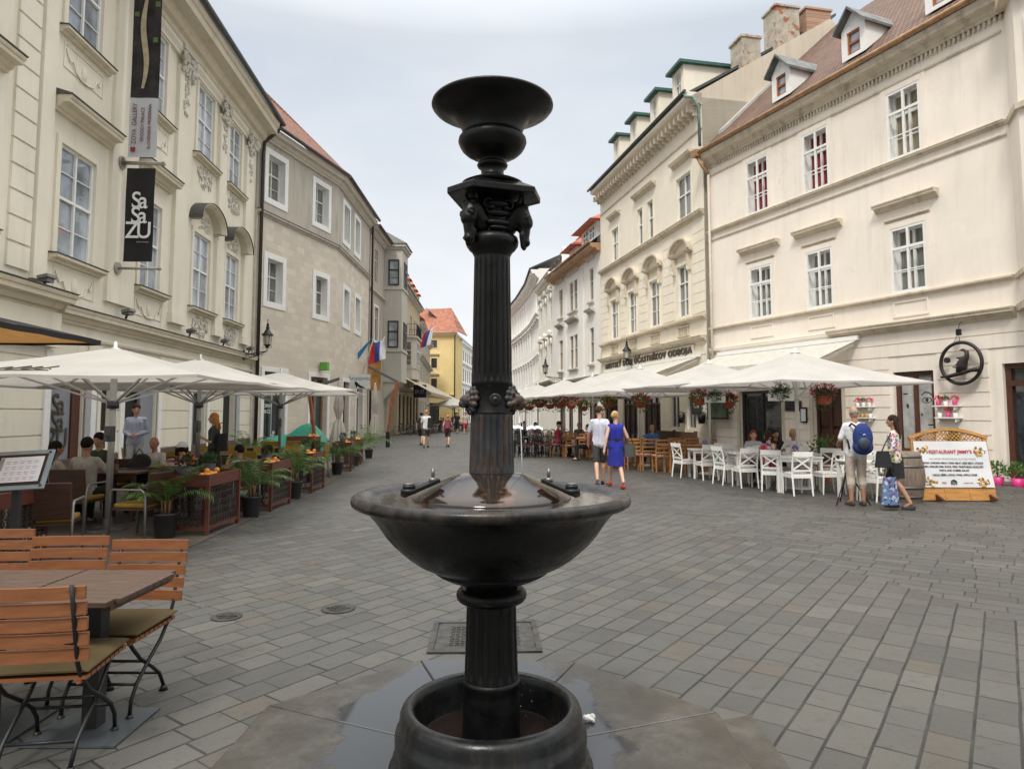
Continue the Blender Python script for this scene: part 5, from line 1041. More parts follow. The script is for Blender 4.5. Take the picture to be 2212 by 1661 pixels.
# ================= PROTOTYPES
def umbrella(label,loc,rz,side,rim,apex,cm,pm,group,pole_r=.03,hub=1.95,crank=False,base=.32,double=True):
    t=thing('parasol',label,'parasol',loc,rz,group); a=side/2; P8=[(a,-a),(a,0),(a,a),(0,a),(-a,a),(-a,0),(-a,-a),(0,-a)]
    def surf(off):
        mb=MB(); n=8
        for i in range(8):
            p,q=V((*P8[i],rim)),V((*P8[(i+1)%8],rim)); top=V((0,0,apex))
            def f(u,v):
                e=p.lerp(q,v); x=top.lerp(e,u); r_=u; x.z-=.05*math.sin(PI*u)*(1)+.02*u*math.sin(PI*v)*u; x.z+=off; return tuple(x)
            mb.sheet(f,n,5)
        return mb
    mb=surf(0); 
    for i in range(8):
        p,q=V((*P8[i],rim)),V((*P8[(i+1)%8],rim))
        mb.sheet(lambda u,v:(p.lerp(q,v).x,p.lerp(q,v).y,rim-.02*math.sin(PI*v)-.035*u),1,5)
    mb.build('canopy',cm,t)
    mb=MB(); mb.lathe([(.002,apex+.09),(.025,apex+.08),(.03,apex+.0),(.11,apex-.03)],14); mb.build('finial',pm,t)
    mb=MB(); mb.cyl((0,0,.03),(0,0,apex-.02),pole_r,n=14); mb.build('pole',pm,t)
    for p in P8:
        mb=MB(); e=V((p[0]*.985,p[1]*.985,rim-.02)); tp=V((0,0,apex-.07)); m_=tp.lerp(e,.5)+V((0,0,-.03)); mb.bar(tp,m_,.022,.03); mb.bar(m_,e,.022,.03); rb=mb.build('rib',pm,t)
        mb=MB(); mb.bar((0,0,hub),tp.lerp(e,.52)+V((0,0,-.05)),.02,.026); mb.build('strut',pm,rb)
    mb=MB(); mb.cyl((0,0,hub-.06),(0,0,hub+.05),pole_r+.035); mb.build('hub',dsteel if crank else pm,t)
    if crank: mb=MB(); mb.box((0.0,-.05,hub-.42),(.09,.13,.22)); mb.path([(.0,-.12,hub-.45),(.0,-.18,hub-.5),(.0,-.18,hub-.62)],.012,6); mb.build('crank',dsteel,t)
    mb=MB(); mb.lathe([(base,.004),(base,.03),(base*.9,.04),(pole_r+.02,.045),(pole_r+.02,.16),(pole_r,.17)],28); mb.build('base_plate',dsteel if crank else pm,t); return t
def table(name,label,loc,rz,w,d,h,m,legw=.05,group=None,th=.035,apron=.07):
    t=thing(name,label,'table',loc,rz,group); mb=MB(); mb.bx(-w/2,w/2,-d/2,d/2,h-th,h); mb.build('tabletop',m,t,bevel=.004)
    mb=MB(); 
    for y in (-1,1): mb.bx(-w/2+legw,w/2-legw,y*(d/2-.04)-.01,y*(d/2-.04)+.01,h-th-apron,h-th-.001)
    mb.build('apron',m,t)
    for sx in (-1,1):
        for sy in (-1,1): mb=MB(); mb.bx(sx*(w/2-.02)-(legw if sx>0 else 0),sx*(w/2-.02)+(0 if sx>0 else legw),sy*(d/2-.02)-(legw if sy>0 else 0),sy*(d/2-.02)+(0 if sy>0 else legw),0,h-th-.002); mb.build('leg',m,t)
    return t
wht=mat('white_lacquer',(.80,.80,.77),.4,var=.05); flo=spots('floral_seat_cloth',(.62,.60,.56),[(.25,.20,.25),(.45,.40,.45),(.15,.13,.2),(.5,.5,.5)],45,.42)
def white_chair(label,loc,rz):
    t=thing('white_chair',label,'chair',loc,rz,'white chairs with crossed backs')
    for s in (-1,1):
        x=s*.195; mb=MB(); mb.path([(x,-.27,0),(x,-.235,.25),(x,-.21,.44),(x,-.235,.66),(x,-.29,.88)],[.017,.021,.023,.021,.018],4,sm=False); mb.build('rear_leg',wht,t)
        mb=MB(); mb.path([(x,.235,0),(x,.215,.42)],[.015,.024],4,sm=False); mb.build('front_leg',wht,t)
    mb=MB(); mb.bx(-.2,.2,-.21,.22,.405,.425); mb.bx(-.19,.19,.20,.225,.35,.404); mb.bx(-.19,.19,-.22,-.2,.35,.404); mb.bar((-.2,-.2,.378),(-.2,.2,.378),.02,.055); mb.bar((.2,-.2,.378),(.2,.2,.378),.02,.055); mb.build('seat_frame',wht,t)
    mb=MB(); mb.sheet(lambda u,v:(-.205+.41*u,-.2+.43*v,.43+.03*(1-abs(2*u-1)**6)*(1-abs(2*v-1)**6)),8,8); mb.bx(-.205,.205,-.2,.23,.40,.432); mb.build('cushion',flo,t)
    mb=MB(); mb.bar((-.2,-.275,.83),(.2,-.275,.83),.022,.10); mb.build('top_rail',wht,t)
    mb=MB(); mb.bar((-.185,-.218,.52),(.185,-.262,.78),.014,.03); mb.bar((.185,-.218,.52),(-.185,-.262,.78),.014,.03); mb.build('crossed_slats',wht,t)
    mb=MB(); mb.bar((-.2,-.216,.50),(.2,-.216,.50),.02,.035); mb.build('lower_rail',wht,t); return t
pine=mat('honey_pine',(.36,.165,.055),.45,var=.3,vs=5,stretch=(1,1,.3),bm=.1,local=True); redc=spots('red_checked_cushion',(.50,.45,.42),[(.40,.04,.04),(.5,.06,.05),(.55,.5,.47)],22,.5)
def pine_chair(label,loc,rz):
    t=thing('pine_chair',label,'chair',loc,rz,'honey coloured ladder back chairs')
    for s in (-1,1):
        x=s*.19; mb=MB(); mb.path([(x,-.225,0),(x,-.205,.44),(x,-.225,.7),(x,-.27,.93)],.022,4,sm=False); mb.build('rear_leg',pine,t)
        mb=MB(); mb.bx(x-.02,x+.02,.18,.22,0,.42); mb.build('front_leg',pine,t)
        mb=MB(); mb.bx(x-.01,x+.01,-.2,.19,.14,.17); mb.build('stretcher',pine,t)
    mb=MB(); mb.bx(-.21,.21,-.2,.225,.42,.445); mb.bx(-.19,.19,.185,.205,.36,.419); mb.build('seat',pine,t)
    mb=MB(); mb.bx(-.2,.2,-.19,.21,.446,.48); mb.build('cushion',redc,t,bevel=.012)
    for z in (.56,.68,.80,.90): mb=MB(); y=-.21-(z-.5)*.13; mb.bar((-.18,y,z),(.18,y,z),.014,.05); mb.build('back_slat',pine,t)
    return t
mus=mat('mustard_cloth',(.30,.19,.025),.85,var=.15,vs=5,bm=.2,bs=200,local=True); dw=mat('dark_teak',(.060,.026,.016),.5,var=.35,vs=5,stretch=(1,6,6),bm=.2,local=True); alu=mat('brushed_alu',(.30,.30,.30),.4,me=.7,var=.06)
def terrace_chair(label,loc,rz,yellow=False,group='terrace armchairs under the left parasols'):
    t=thing('terrace_chair',label,'armchair',loc,rz,group)
    for s in (-1,1):
        x=s*.26; mb=MB(); mb.path([(x,.26,0),(x,.25,.62),(x,.22,.645),(x,-.2,.645),(x,-.25,.60),(x,-.27,0)],.015,8); mb.build('side_frame',alu,t)
    mb=MB(); mb.bx(-.245,.245,-.24,.24,.38,.41); mb.build('seat',dw,t); mb=MB(); mb.bx(-.235,.235,-.22,.23,.411,.465); mb.build('cushion',mus,t,bevel=.018)
    mb=MB(); mb.box((0,-.27,.655),(.50,.035,.42),rx=.14); mb.build('backrest',mus if yellow else dw,t,bevel=.012); return t
def iron_chair(label,loc,rz):
    t=thing('iron_chair',label,'chair',loc,rz,'black wrought iron cafe chairs'); mb=MB()
    for s in (-1,1): mb=MB(); mb.path([(s*.19,-.24,0),(s*.18,-.2,.44),(s*.17,-.25,.85)],.014,6); mb.build('rear_leg',black,t); mb=MB(); mb.path([(s*.2,.22,0),(s*.18,.19,.44)],.014,6); mb.build('front_leg',black,t)
    mb=MB(); mb.tor((0,-.25,.83),.17,.013,14,5,Matrix.Rotation(PI/2,3,'X'),0,PI)
    for s in (-.1,0,.1): mb.tor((s,-.23,.66),.05,.009,14,5,Matrix.Rotation(PI/2,3,'X')); mb.path([(s,-.21,.46),(s,-.225,.61)],.009,5); mb.path([(s,-.23,.71),(s,-.25,.9)],.009,5)
    mb.build('scroll_back',black,t); mb=MB(); mb.lathe([(0,.44),(.2,.44),(.215,.455),(.2,.475),(0,.48)],20); mb.build('seat',mat('dark_red_seat',(.10,.015,.018),.8),t); return t
lf=lambda n,c:mat(n,c,.5,var=.35,vs=9,trans=.25)
G1=lf('palm_green',(.075,.15,.028)); G2=lf('bush_green',(.045,.10,.025)); G3=lf('light_leaf',(.10,.19,.045)); GD=lf('dark_leaf',(.025,.055,.018))
def leaves(mb,c,r,n,size,rg,shell=.4,up=.3):
    for _ in range(n):
        d=V((rg.gauss(0,1),rg.gauss(0,1),rg.gauss(0,1))).normalized(); k=rg.uniform(shell,1)**.6
        p=V(c)+V((d.x*r[0],d.y*r[1],d.z*r[2]))*k; a=(d+V((rg.uniform(-.7,.7),rg.uniform(-.7,.7),rg.uniform(-.5,.7)+up))).normalized(); b=a.cross(V((rg.uniform(-1,1),rg.uniform(-1,1),rg.uniform(-1,1)))).normalized(); s=size*rg.uniform(.6,1.3)
        n_=a.cross(b)*s*.12; mb.add([p,p+a*s*.5+b*s*.3+n_,p+a*s,p+a*s*.5-b*s*.3+n_],[(0,1,2,3)],False)
def palm(label,loc,h=1.1,n=15,seed=0,spread=.75,potr=.16,group='potted palms between the planters'):
    rg=random.Random(seed); t=thing('potted_palm',label,'palm',loc,rg.uniform(0,6),group)
    mb=MB(); mb.lathe([(potr*.75,.0),(potr*.8,.03),(potr,.30),(potr*1.05,.31),(potr*1.05,.335),(potr*.92,.335),(potr*.9,.29),(0,.29)],24); mb.build('pot',mat('black_pot',(.015,.015,.016),.5),t)
    mb=MB()
    for i in range(6): a=i*1.05; mb.path([(.04*math.cos(a),.04*math.sin(a),.28),(.055*math.cos(a),.055*math.sin(a),.5)],[.014,.009],6)
    mb.build('stem',mat('palm_stem',(.16,.09,.04),.7),t)
    mb=MB()
    for i in range(n):
        a=2*PI*i/n+rg.uniform(-.2,.2); el=rg.uniform(.75,1.35); L=h*rg.uniform(.75,1.05); pts=[]; d=V((math.cos(a)*math.cos(el),math.sin(a)*math.cos(el),math.sin(el))); p=V((0,0,.42))
        for q in range(13): pts.append(p.copy()); p=p+d*L/12; d=(d+V((0,0,-.06-.10*(q/12)))*(1.25)).normalized()
        mb.path(pts,[.006-.0004*q for q in range(13)],4,cap=False)
        for q in range(3,13):
            for w_ in (0,.5):
                if q==12 and w_: continue
                p0=pts[q].lerp(pts[min(q+1,12)],w_); dr=(pts[min(q+1,12)]-pts[q-1]).normalized(); sd=dr.cross(V((0,0,1))).normalized()
                LL=L*.32*math.sin(PI*min(.97,(q+w_)/13.5))**.6*rg.uniform(.85,1.1)
                for s in (-1,1):
                    e=p0+(sd*s*.85+dr*.65).normalized()*LL+V((0,0,-LL*rg.uniform(.2,.5))); m_=p0.lerp(e,.5)+V((0,0,LL*.08)); wv=dr*.011
                    mb.add([p0,m_+wv*.8,e,m_-wv*.8],[(0,1,2,3)],False)
    mb.build('fronds',G1,t); return t
orn_=mat('orange_peel',(.75,.27,.02),.45,var=.12,vs=20,bm=.2,bs=300,bd=.001); rw=mat('red_brown_planter_wood',(.105,.032,.020),.45,var=.3,vs=4,stretch=(1,1,5),bm=.15,local=True)
def planter(label,loc,rz,herb=True,seed=0,oranges=12):
    """wooden barrier box: long side along local y, lattice faces, tray on top"""
    rg=random.Random(seed); t=thing('planter_barrier',label,'planter',loc,rz,'wooden lattice barriers with fruit trays')
    W,D,H=.5,1.02,.82
    for sx in (-1,1):
        for sy in (-1,1): mb=MB(); mb.bx(sx*W/2-.025,sx*W/2+.025,sy*D/2-.025,sy*D/2+.025,0,H); mb.build('post',rw,t)
    mb=MB(); mb.bx(W/2-.012,W/2+.018,-D/2+.026,D/2-.026,H-.16,H-.0); mb.bx(-W/2-.018,-W/2+.012,-D/2+.026,D/2-.026,H-.16,H); mb.bx(-W/2+.026,W/2-.026,-D/2-.018,-D/2+.012,H-.16,H); mb.bx(-W/2+.026,W/2-.026,D/2-.012,D/2+.018,H-.16,H); mb.bx(-W/2+.03,W/2-.03,-D/2+.03,D/2-.03,H-.08,H-.06)
    mb.build('tray',rw,t)
    mb=MB()
    for z in (.10,): mb.bar((W/2,-D/2,z),(W/2,D/2,z),.03,.045); mb.bar((-W/2,-D/2,z),(-W/2,D/2,z),.03,.045); mb.bar((-W/2,-D/2,z),(W/2,-D/2,z),.03,.045)
    mb.build('bottom_rail',rw,t)
    for nm,c_,ax in (('lattice_panel',W/2,'x'),('lattice_panel',-D/2,'y')):
        mb=MB(); span=D if ax=='x' else W; n=int((span-.06)/.105)
        M_=Matrix.Rotation(PI/2,3,'Y') if ax=='x' else Matrix.Rotation(PI/2,3,'X')
        for i in range(n+1):
            for k in range(5):
                s=-span/2+.07+(span-.14)*i/n; z=.18+.105*k; p=(c_,s,z) if ax=='x' else (s,c_,z); mb.tor(p,.062,.0065,14,4,M_); mb.tor(p,.028,.005,8,4,M_)
        mb.build(nm,mat('dark_lattice',(.022,.013,.010),.5),t)
    for i in range(oranges):
        o=thing('orange','orange','orange') if 0 else None
    return t
rg0=random.Random(77)
def fruit_tray(loc,rz,n,lab,y0=-.38):
    t=thing('fruit_pile',lab,'oranges',loc,rz,'piles of oranges on the barrier trays')
    rg=random.Random(int(abs(loc[1])*100)); pos_=[]
    for i in range(n):
        row=i%4; cx=.10+.075*(row%2)+rg.uniform(-.01,.01); cy=y0+.078*(i//2)+rg.uniform(-.012,.012); z=.04+(.05 if i%5==4 else 0)
        mb=MB(); mb.ball((cx,cy,z),.039,12,8); mb.build('orange',orn_,t)
    return t
def herb_pot(loc,lab,seed=0,r=.10,flower=None):
    rg=random.Random(seed); t=thing('herb_pot',lab,'potted herb',loc,0,'small pots on the barriers'); mb=MB(); mb.lathe([(r*.72,0),(r,.15),(r*.9,.15),(0,.13)],18); mb.build('pot',mat('slate_pot',(.045,.05,.055),.6),t)
    mb=MB(); leaves(mb,(0,0,.22),(r*1.0,r*1.0,.09),150,.045,rg,.2,.8); mb.build('foliage',GD if seed%2 else G2,t)
    if flower: mb=MB(); leaves(mb,(0,0,.26),(r,r,.08),24,.05,rg,.7,.4); mb.build('flowers',flower,t)
    return t
fr_=mat('red_petals',(.55,.02,.045),.6,var=.3,vs=20,trans=.2); fp_=mat('pink_petals',(.65,.10,.16),.6,var=.25,vs=20,trans=.2); fy_=mat('yellow_petals',(.55,.35,.03),.6,var=.25,trans=.2); tc_=mat('terracotta_pot',(.36,.075,.03),.6,var=.1); pkp=mat('pink_pot',(.62,.03,.20),.45); 
def basket(label,loc,m=None,seed=0,r=.17,pot=None,top=.9,trail=True,wpot=False):
    rg=random.Random(seed); t=thing('hanging_basket',label,'flower basket',loc,rg.uniform(0,6),'hanging flower baskets under the white parasols'); mb=MB()
    if wpot: mb.bx(-.26,.26,-.07,.07,-.10,.06)
    else: mb.lathe([(.06,-.17),(r*.75,-.14),(r,.0),(r*.96,.02),(r*.85,0),(0,-.02)],20)
    mb.build('pot',pot or tc_,t); mb=MB()
    for a in (0,2.1,4.2): mb.path([(r*.9*math.cos(a),r*.9*math.sin(a),0),(0,0,top)],.004,4)
    mb.build('hanger',black,t); mb=MB(); leaves(mb,(0,0,.06),(r*1.45,r*1.45,.15),230,.075,rg,.2,.4)
    if trail: leaves(mb,(0,0,-.12),(r*1.1,r*1.1,.17),70,.06,rg,.6,-.6)
    mb.build('foliage',G2 if seed%2 else G3,t); mb=MB(); leaves(mb,(0,0,.10),(r*1.5,r*1.5,.16),150,.062,rg,.75,.3); mb.build('flowers',m or fr_,t); return t
# ================= LEFT TERRACE
cvL=mat('ecru_canopy',(.56,.545,.51),.85,var=.10,vs=1.3,trans=.38,bm=.1,bs=12); palu=mat('pale_alu',(.50,.50,.49),.4,me=.5,var=.05); cvR=mat('white_canopy',(.53,.515,.495),.85,var=.09,vs=1.3,trans=.30,bm=.1,bs=10)
terr.build('terrace_floor',mat('terrace_boards',(.075,.062,.052),.8,var=.3,vs=6,bm=.2),kind='structure')
gl='ecru parasols over the left terrace'
umbrella('large ecru square parasol nearest the camera on the left terrace, pole behind the folding chairs',(-5.74,9.74,0),R(2),4.1,2.10,2.60,cvL,palu,gl,.045,1.78,True,.28)
umbrella('middle ecru parasol of the left terrace, pole beside the woman with the white cap',(-6.1,13.2,0),R(3),4.0,2.16,2.72,cvL,alu,gl,.04,1.82,True)
umbrella('farthest open ecru parasol of the left terrace, in front of the green tarpaulin',(-5.95,17.4,0),R(8),4.0,2.20,2.72,cvL,alu,gl,.035,1.84,True)
# tan awning corner of a big parasol above the foreground tables
t=thing('tan_parasol','tan parasol with black valance, its corner cutting in at the upper left','parasol',(-6.2,5.35,0),0)
mb=MB(); rg=random.Random(1); q=[(-1.8,-1.8),(1.95,-2.1),(1.8,1.85),(-1.8,1.8)]
for i in range(4):
    a,b=V((*q[i],2.40)),V((*q[(i+1)%4],2.40)); mb.sheet(lambda u,v:tuple(V((0,0,2.95)).lerp(a.lerp(b,v),u)-V((0,0,.04*math.sin(PI*u)))),6,6)
mb.build('canopy',mat('tan_canopy',(.40,.21,.07),.85,trans=.35),t); mb=MB()
for i in range(4):
    a,b=V((*q[i],2.43)),V((*q[(i+1)%4],2.43)); mb.sheet(lambda u,v:tuple(a.lerp(b,v)*1.0+V((0,0,-.055*u-.004*math.sin(v*40)))),1,24)
mb.build('valance',mat('black_cloth',(.012,.012,.013)),t); mb=MB(); mb.cyl((0,0,0),(0,0,2.95),.04); mb.build('pole',dsteel,t)
mb=MB()
for a,b in q: mb.bar((0,0,2.88),(a*.98,b*.98,2.42),.03)
mb.build('ribs',dsteel,t)
u1=[o for o in C.objects if o.get('label','').startswith('large ecru')][0]; rgs=random.Random(5)
def scr(x,y): t_=-y/2.05; return V((x,y,2.60-.5*t_-.05*math.sin(PI*t_)+.006))
mb=MB()
for k in range(11):
    x=-1.75+.17*k; h_=rgs.uniform(.12,.3); mb.path([scr(x,-1.62),scr(x+.10,-1.62+h_),scr(x+.05,-1.62+h_*.6),scr(x+.16,-1.60)],.009,4)
mb.path([scr(-1.8,-1.70),scr(-.9,-1.73),scr(.15,-1.70)],.007,4); mb.build('script_print',mat('brown_print',(.10,.08,.05),.8),u1)
# planters, fruit, herbs, palms
pls=[((-4.37,9.77),0,'nearest wooden lattice barrier with oranges, beside the first potted palm'),((-4.34,12.07),-1,'second wooden lattice barrier from the camera, between two palms'),((-4.44,14.7),-2,'third wooden lattice barrier from the camera, dark tray against palm leaves'),((-4.95,20.0),-9,'wooden lattice barrier beyond the fan leaved palm pot'),((-5.25,22.6),-10,'farthest wooden lattice barrier, before the closed parasol')]
for i,((x,y),a,l) in enumerate(pls):
    planter(l,(x,y,0),R(a)*-1,seed=i); fruit_tray((x,y-.0,.76),-R(a),[10,12,12,8,8][i],'oranges piled on the '+['nearest','second','third','fourth','farthest'][i]+' barrier tray')
    herb_pot((x-.1,y+.28,.76),'dark leaved herb pot at the far end of the '+['nearest','second','third','fourth','farthest'][i]+' barrier',i)
herb_pot((-4.52,9.42,.76),'rosemary pot at the near end of the nearest barrier, by the striped cloth',7,.12,mat('orange_petals',(.5,.12,.03),.6)); herb_pot((-4.5,12.5,.76),'second herb pot on the second barrier',3)
planter('wooden lattice barrier at the left edge behind the menu stand',(-5.55,7.3,0),R(4),seed=9)
planter('wooden lattice barrier standing crosswise in front of the green tarpaulin',(-7.6,24.8,0),R(85),seed=11); fruit_tray((-7.4,24.7,.78),R(85),10,'oranges on the crosswise barrier before the green tarpaulin',-.3)
for i,(x,y,h,n,l) in enumerate(((-4.60,9.1,.72,12,'nearest potted palm with long arching fronds, at the corner of the first barrier'),(-4.17,10.95,.80,13,'tall potted palm between the first and second barriers'),(-4.24,13.3,.85,15,'potted palm with drooping pale fronds between second and third barriers'),(-4.72,18.4,.75,18,'dense potted palm before the fourth barrier'),(-4.8,16.4,.6,11,'potted palm beyond the third barrier'),(-4.95,21.4,.65,12,'potted palm between the two farthest barriers'),(-5.4,23.9,.8,10,'last pale palm at the end of the barrier row'),(-8.2,21.2,.9,10,'potted palm by the wall, left of the green tarpaulin'),(-5.3,25.2,1.0,9,'palm in a tall pot at the end of the terrace'))): palm(l,(x,y,0),h,n,i+1,potr=.15)
# menu stand
t=thing('menu_stand','tilted glass menu stand with a lit white menu page at the left edge','menu stand',(-4.78,6.6,0),R(8))
M_=Matrix.Translation((0,0,1.1))@Euler((R(58),R(-3),0)).to_matrix().to_4x4()
mb=MB(); mb.T=M_; mb.box((0,0,0),(.56,.42,.02)); mb.build('frame',mat('glass_edge',(.25,.32,.36),.15),t); mb=MB(); mb.T=M_; mb.box((.01,0,.012),(.46,.33,.008)); mb.build('inner_frame',mat('dark_frame',(.03,.022,.02)),t)
mb=MB(); mb.T=M_; mb.box((.02,0,.018),(.39,.27,.004)); pg_=mb.build('menu_page',mat('paper_page',(.70,.73,.80),.6,var=.03),t)
mb=MB(); mb.T=M_; mb.box((-.155,.06,.0215),(.035,.14,.001)); 
for r_ in range(4):
    for c_ in range(5): 
        for q_ in range(2): mb.box((-.095+.062*c_,.085-.058*r_-.02*q_,.0215),(.042-.01*q_,.004,.001))
mb.build('menu_print',mat('grey_ink',(.28,.29,.34),.7),t)
mb=MB(); 
for x,y in ((-.25,.18),(-.25,-.18),(.25,-.18),(.25,.18)): mb.T=M_; mb.cyl((x,y,.008),(x,y,.022),.012)
mb.build('studs',dsteel,t)
mb=MB(); mb.bx(-.03,.03,-.03,.03,0,1.08); mb.bx(-.18,.18,-.18,.18,0,.02); mb.build('post',mat('charcoal_post',(.02,.021,.023)),t)
# tables and chairs under the parasols
for i,(x,y,a,w,l) in enumerate(((-6.45,10.7,4,1.4,'dark teak table where three people sit, behind the menu stand'),(-6.1,11.3,2,.7,'dark teak table in front of the man with the camera bag'),(-5.2,11.3,3,.8,'dark teak table beside the woman in the white cap'),(-7.6,15.3,0,1.4,'dark teak table near the palace doors'),(-5.7,15.1,0,1.2,'dark teak table under the third parasol'),(-6.4,18.1,0,1.2,'dark teak table before the crosswise barrier'))): table('teak_table',l,(x,y,.012),R(a),w,.75,.74,dw,.06,'dark teak terrace tables')
cl=[(-6.2,9.8,0,0,'armchair with its dark back to the camera, behind the steel pole'),(-6.8,9.85,5,0,'armchair under the woman in white, back to the camera'),(-4.95,9.15,80,0,'empty armchair with alu frame just right of the nearest parasol pole'),(-6.75,11.4,180,0,'armchair of the man in dark green'),(-5.3,7.9,20,0,'armchair with white papers on its seat, behind the menu stand'),(-6.2,12.0,180,0,'armchair of the man holding the camera bag'),(-5.15,10.35,10,0,'armchair of the person in the white cap'),(-4.6,11.4,60,0,'armchair of the short haired woman'),(-8.6,15.6,-60,1,'mustard armchair near the palace doorway'),(-7.2,16.0,180,1,'mustard armchair left of the walking red haired woman'),(-6.6,16.0,180,1,'mustard armchair directly behind the walking red haired woman'),(-5.9,15.9,180,1,'mustard armchair behind the third parasol pole'),(-5.2,15.8,175,1,'mustard armchair at the street end of the third table'),(-6.9,14.4,0,1,'mustard armchair facing the palace, before the third table row'),(-5.5,14.3,0,1,'mustard armchair near the third barrier'),(-6.8,18.8,180,1,'mustard armchair before the green tarpaulin, left one'),(-6.1,18.8,180,1,'mustard armchair before the green tarpaulin, right one'),(-5.0,17.3,90,1,'mustard armchair beside the dense palm')]
for x,y,a,yl,l in cl: terrace_chair(l,(x,y,.012),R(a),bool(yl))
pp=thing('papers','white papers lying on an armchair seat behind the menu stand','papers',(-5.3,7.9,.485),.4); mb=MB(); mb.bx(-.12,.12,-.15,.15,0,.012); mb.build('sheets',mat('paper_page',(.70,.73,.80)),pp)
# wood box benches / service table items
for x,y,l in ((-6.9,10.0,'dark drink glass on the table of the seated group'),(-6.3,9.8,'glass near the middle of the seated group table')): o=thing('drinking_glass',l,'glass',(x+.2,y+.7,.752)); mb=MB(); mb.lathe([(.03,0),(.036,.12),(.033,.12),(.028,.01),(0,.01)],14); mb.build('cup',mat('cola_glass',(.10,.03,.015),.1),o); mb=MB(); mb.cyl((0,0,.06),(.02,0,.18),.003); mb.build('straw',fr_,o)
# green tarpaulin heap
mb=MB(); rg=random.Random(3)
def tarp(u,v):
    x=-1.5+2.8*u; y=-.8+1.6*v; e=min(1,4.2*min(u,1-u),3.5*min(v,1-v)); z=(.80+.40*max(0,math.sin(PI*min(1,max(0,(u-.42)/.58)))))*max(0,e)**.45
    z+=.035*math.sin(9*u+5*v)+.03*math.sin(17*v-6*u); return (x,y,max(.01,z if e>0 else .01))
mb.sheet(tarp,34,18); me=mb.mesh('tarp',mat('green_tarpaulin',(.02,.25,.17),.45,var=.12,vs=3,bm=.5,bs=5,bd=.05)); obj('green_tarpaulin',me,None,'bright green tarpaulin draped over stacked furniture beside the stone house','tarpaulin',loc=(-8.4,26.6,0),rz=R(6))
# closed parasols, bent posts
def closed(label,loc,h=2.9,s=1.):
    rgc=random.Random(int(loc[1])); t=thing('closed_parasol',label,'closed parasol',loc,0,'folded ecru parasols'); mb=MB()
    mb.lathe([(.03,h),(.07,h-.1),(.12*s,h-.6),(.15*s,h-1.05),(.075,h-1.42),(.07,h-1.47),(.15*s,h-1.62),(.21*s,h-2.05),(.27*s,h-2.45)],48,rf=lambda r_,z,a:r_*(1+.22*math.sin(a*9)*min(1,(h-z)/1.2)+.07*math.sin(a*4+z*3))); mb.build('folded_canopy',mat('folded_ecru',(.36,.335,.295),.9,var=.12,vs=4,bm=.3,bs=10),t)
    mb=MB(); mb.tor((0,0,h-1.44),.075,.012,16,6); mb.build('strap',mat('folded_ecru',(.5,.5,.5)),t); mb=MB(); mb.cyl((0,0,0),(0,0,h+.05),.03); mb.build('pole',offw,t); return t
closed('folded ecru parasol left of the shop door, in front of the green tarpaulin',(-6.75,26.4,0),2.9,1.15); closed('folded ecru parasol hanging beside the bent rusty post, right end of the terrace',(-6.80,33.6,0),3.12,1.0)
rus=mat('rust_painted_post',(.20,.055,.02),.5,var=.3,vs=4); 
def bent(label,loc,pts,arm,mm): 
    t=thing('bent_post',label,'post',loc,0,'bent parasol posts'); mb=MB(); 
    for a,b in zip(pts,pts[1:]): mb.bar(a,b,.10,.16)
    mb.build('mast',mm,t); mb=MB(); mb.bar(pts[-1],arm,.08,.12); mb.build('arm',mat('grey_arm',(.07,.07,.075),.5),t); mb=MB(); mb.bx(-.09,.09,-.09,.09,0,.75); mb.build('foot',black,t)
bent('bent rust coloured parasol post at the street side, arm reaching left',(-6.1,33.4,0),[(0,0,.7),(.12,0,2.0),(.45,0,3.2)],(-1.0,0,3.95),rus)
bent('leaning rust coloured mast rising from behind the green tarpaulin',(-7.55,26.0,0),[(0,0,.7),(-.18,0,2.0),(-.28,0,2.6)],(.8,.4,3.0),rus)
# wall lantern on the stone house
def lantern(name,label,loc,rz,arm=1.0,k=1.,group='old street lanterns on brackets'):
    t=thing(name,label,'lantern',loc,rz,group); mb=MB()
    mb.path([(0,0,0),(0,-arm*.5,.05),(0,-arm,.12),(0,-arm,.25)],.022,8); mb.bx(-.04,.04,-.02,.02,-.25,.2)
    for i in range(5): mb.tor((0,-.12-arm*.17*i,-.07+.015*i),.075*(1 if i%2 else .7),.011,14,5,Matrix.Rotation(PI/2,3,'Y'))
    mb.path([(0,0,-.22),(0,-arm*.4,-.12),(0,-arm*.9,.08)],.014,6); mb.build('bracket',black,t); mb=MB(); c=(0,-arm,.25)
    mb.lathe([(.02,0),(.10,.03),(.05,.06),(.13,.13),(.15,.16)],12,c)
    for i in range(6): a=i*PI/3; mb.path([(.145*math.cos(a),-arm+.145*math.sin(a),.40),(.19*math.cos(a),-arm+.19*math.sin(a),.80)],.009,5)
    for i in range(6): a=i*PI/3; mb.tor((.12*math.cos(a),-arm+.12*math.sin(a),.33),.06,.008,10,4,Matrix.Rotation(a,3,'Z')@Matrix.Rotation(PI/2,3,'X'),-1.4,1.6)
    mb.build('cage',black,t); mb=MB(); mb.lathe([(.25,.81),(.24,.86),(.16,.93),(.09,1.06),(.065,1.12),(.085,1.15),(.05,1.2),(.05,1.27),(.075,1.29),(.02,1.34),(.012,1.46),(.025,1.48),(.003,1.54)],18,(0,-arm,0)); mb.build('cap',black,t)
    mb=MB(); mb.lathe([(.13,.41),(.175,.80)],12,(0,-arm,0)); mb.build('glass',mat('lantern_glass',(.42,.40,.36),.15,var=.1),t); t.scale=(k,k,k); return t
lantern('wall_lantern','black old lantern on a scrolled bracket above the left parasols',(-10.83,27.2,4.02),R(76),1.15,.92) 
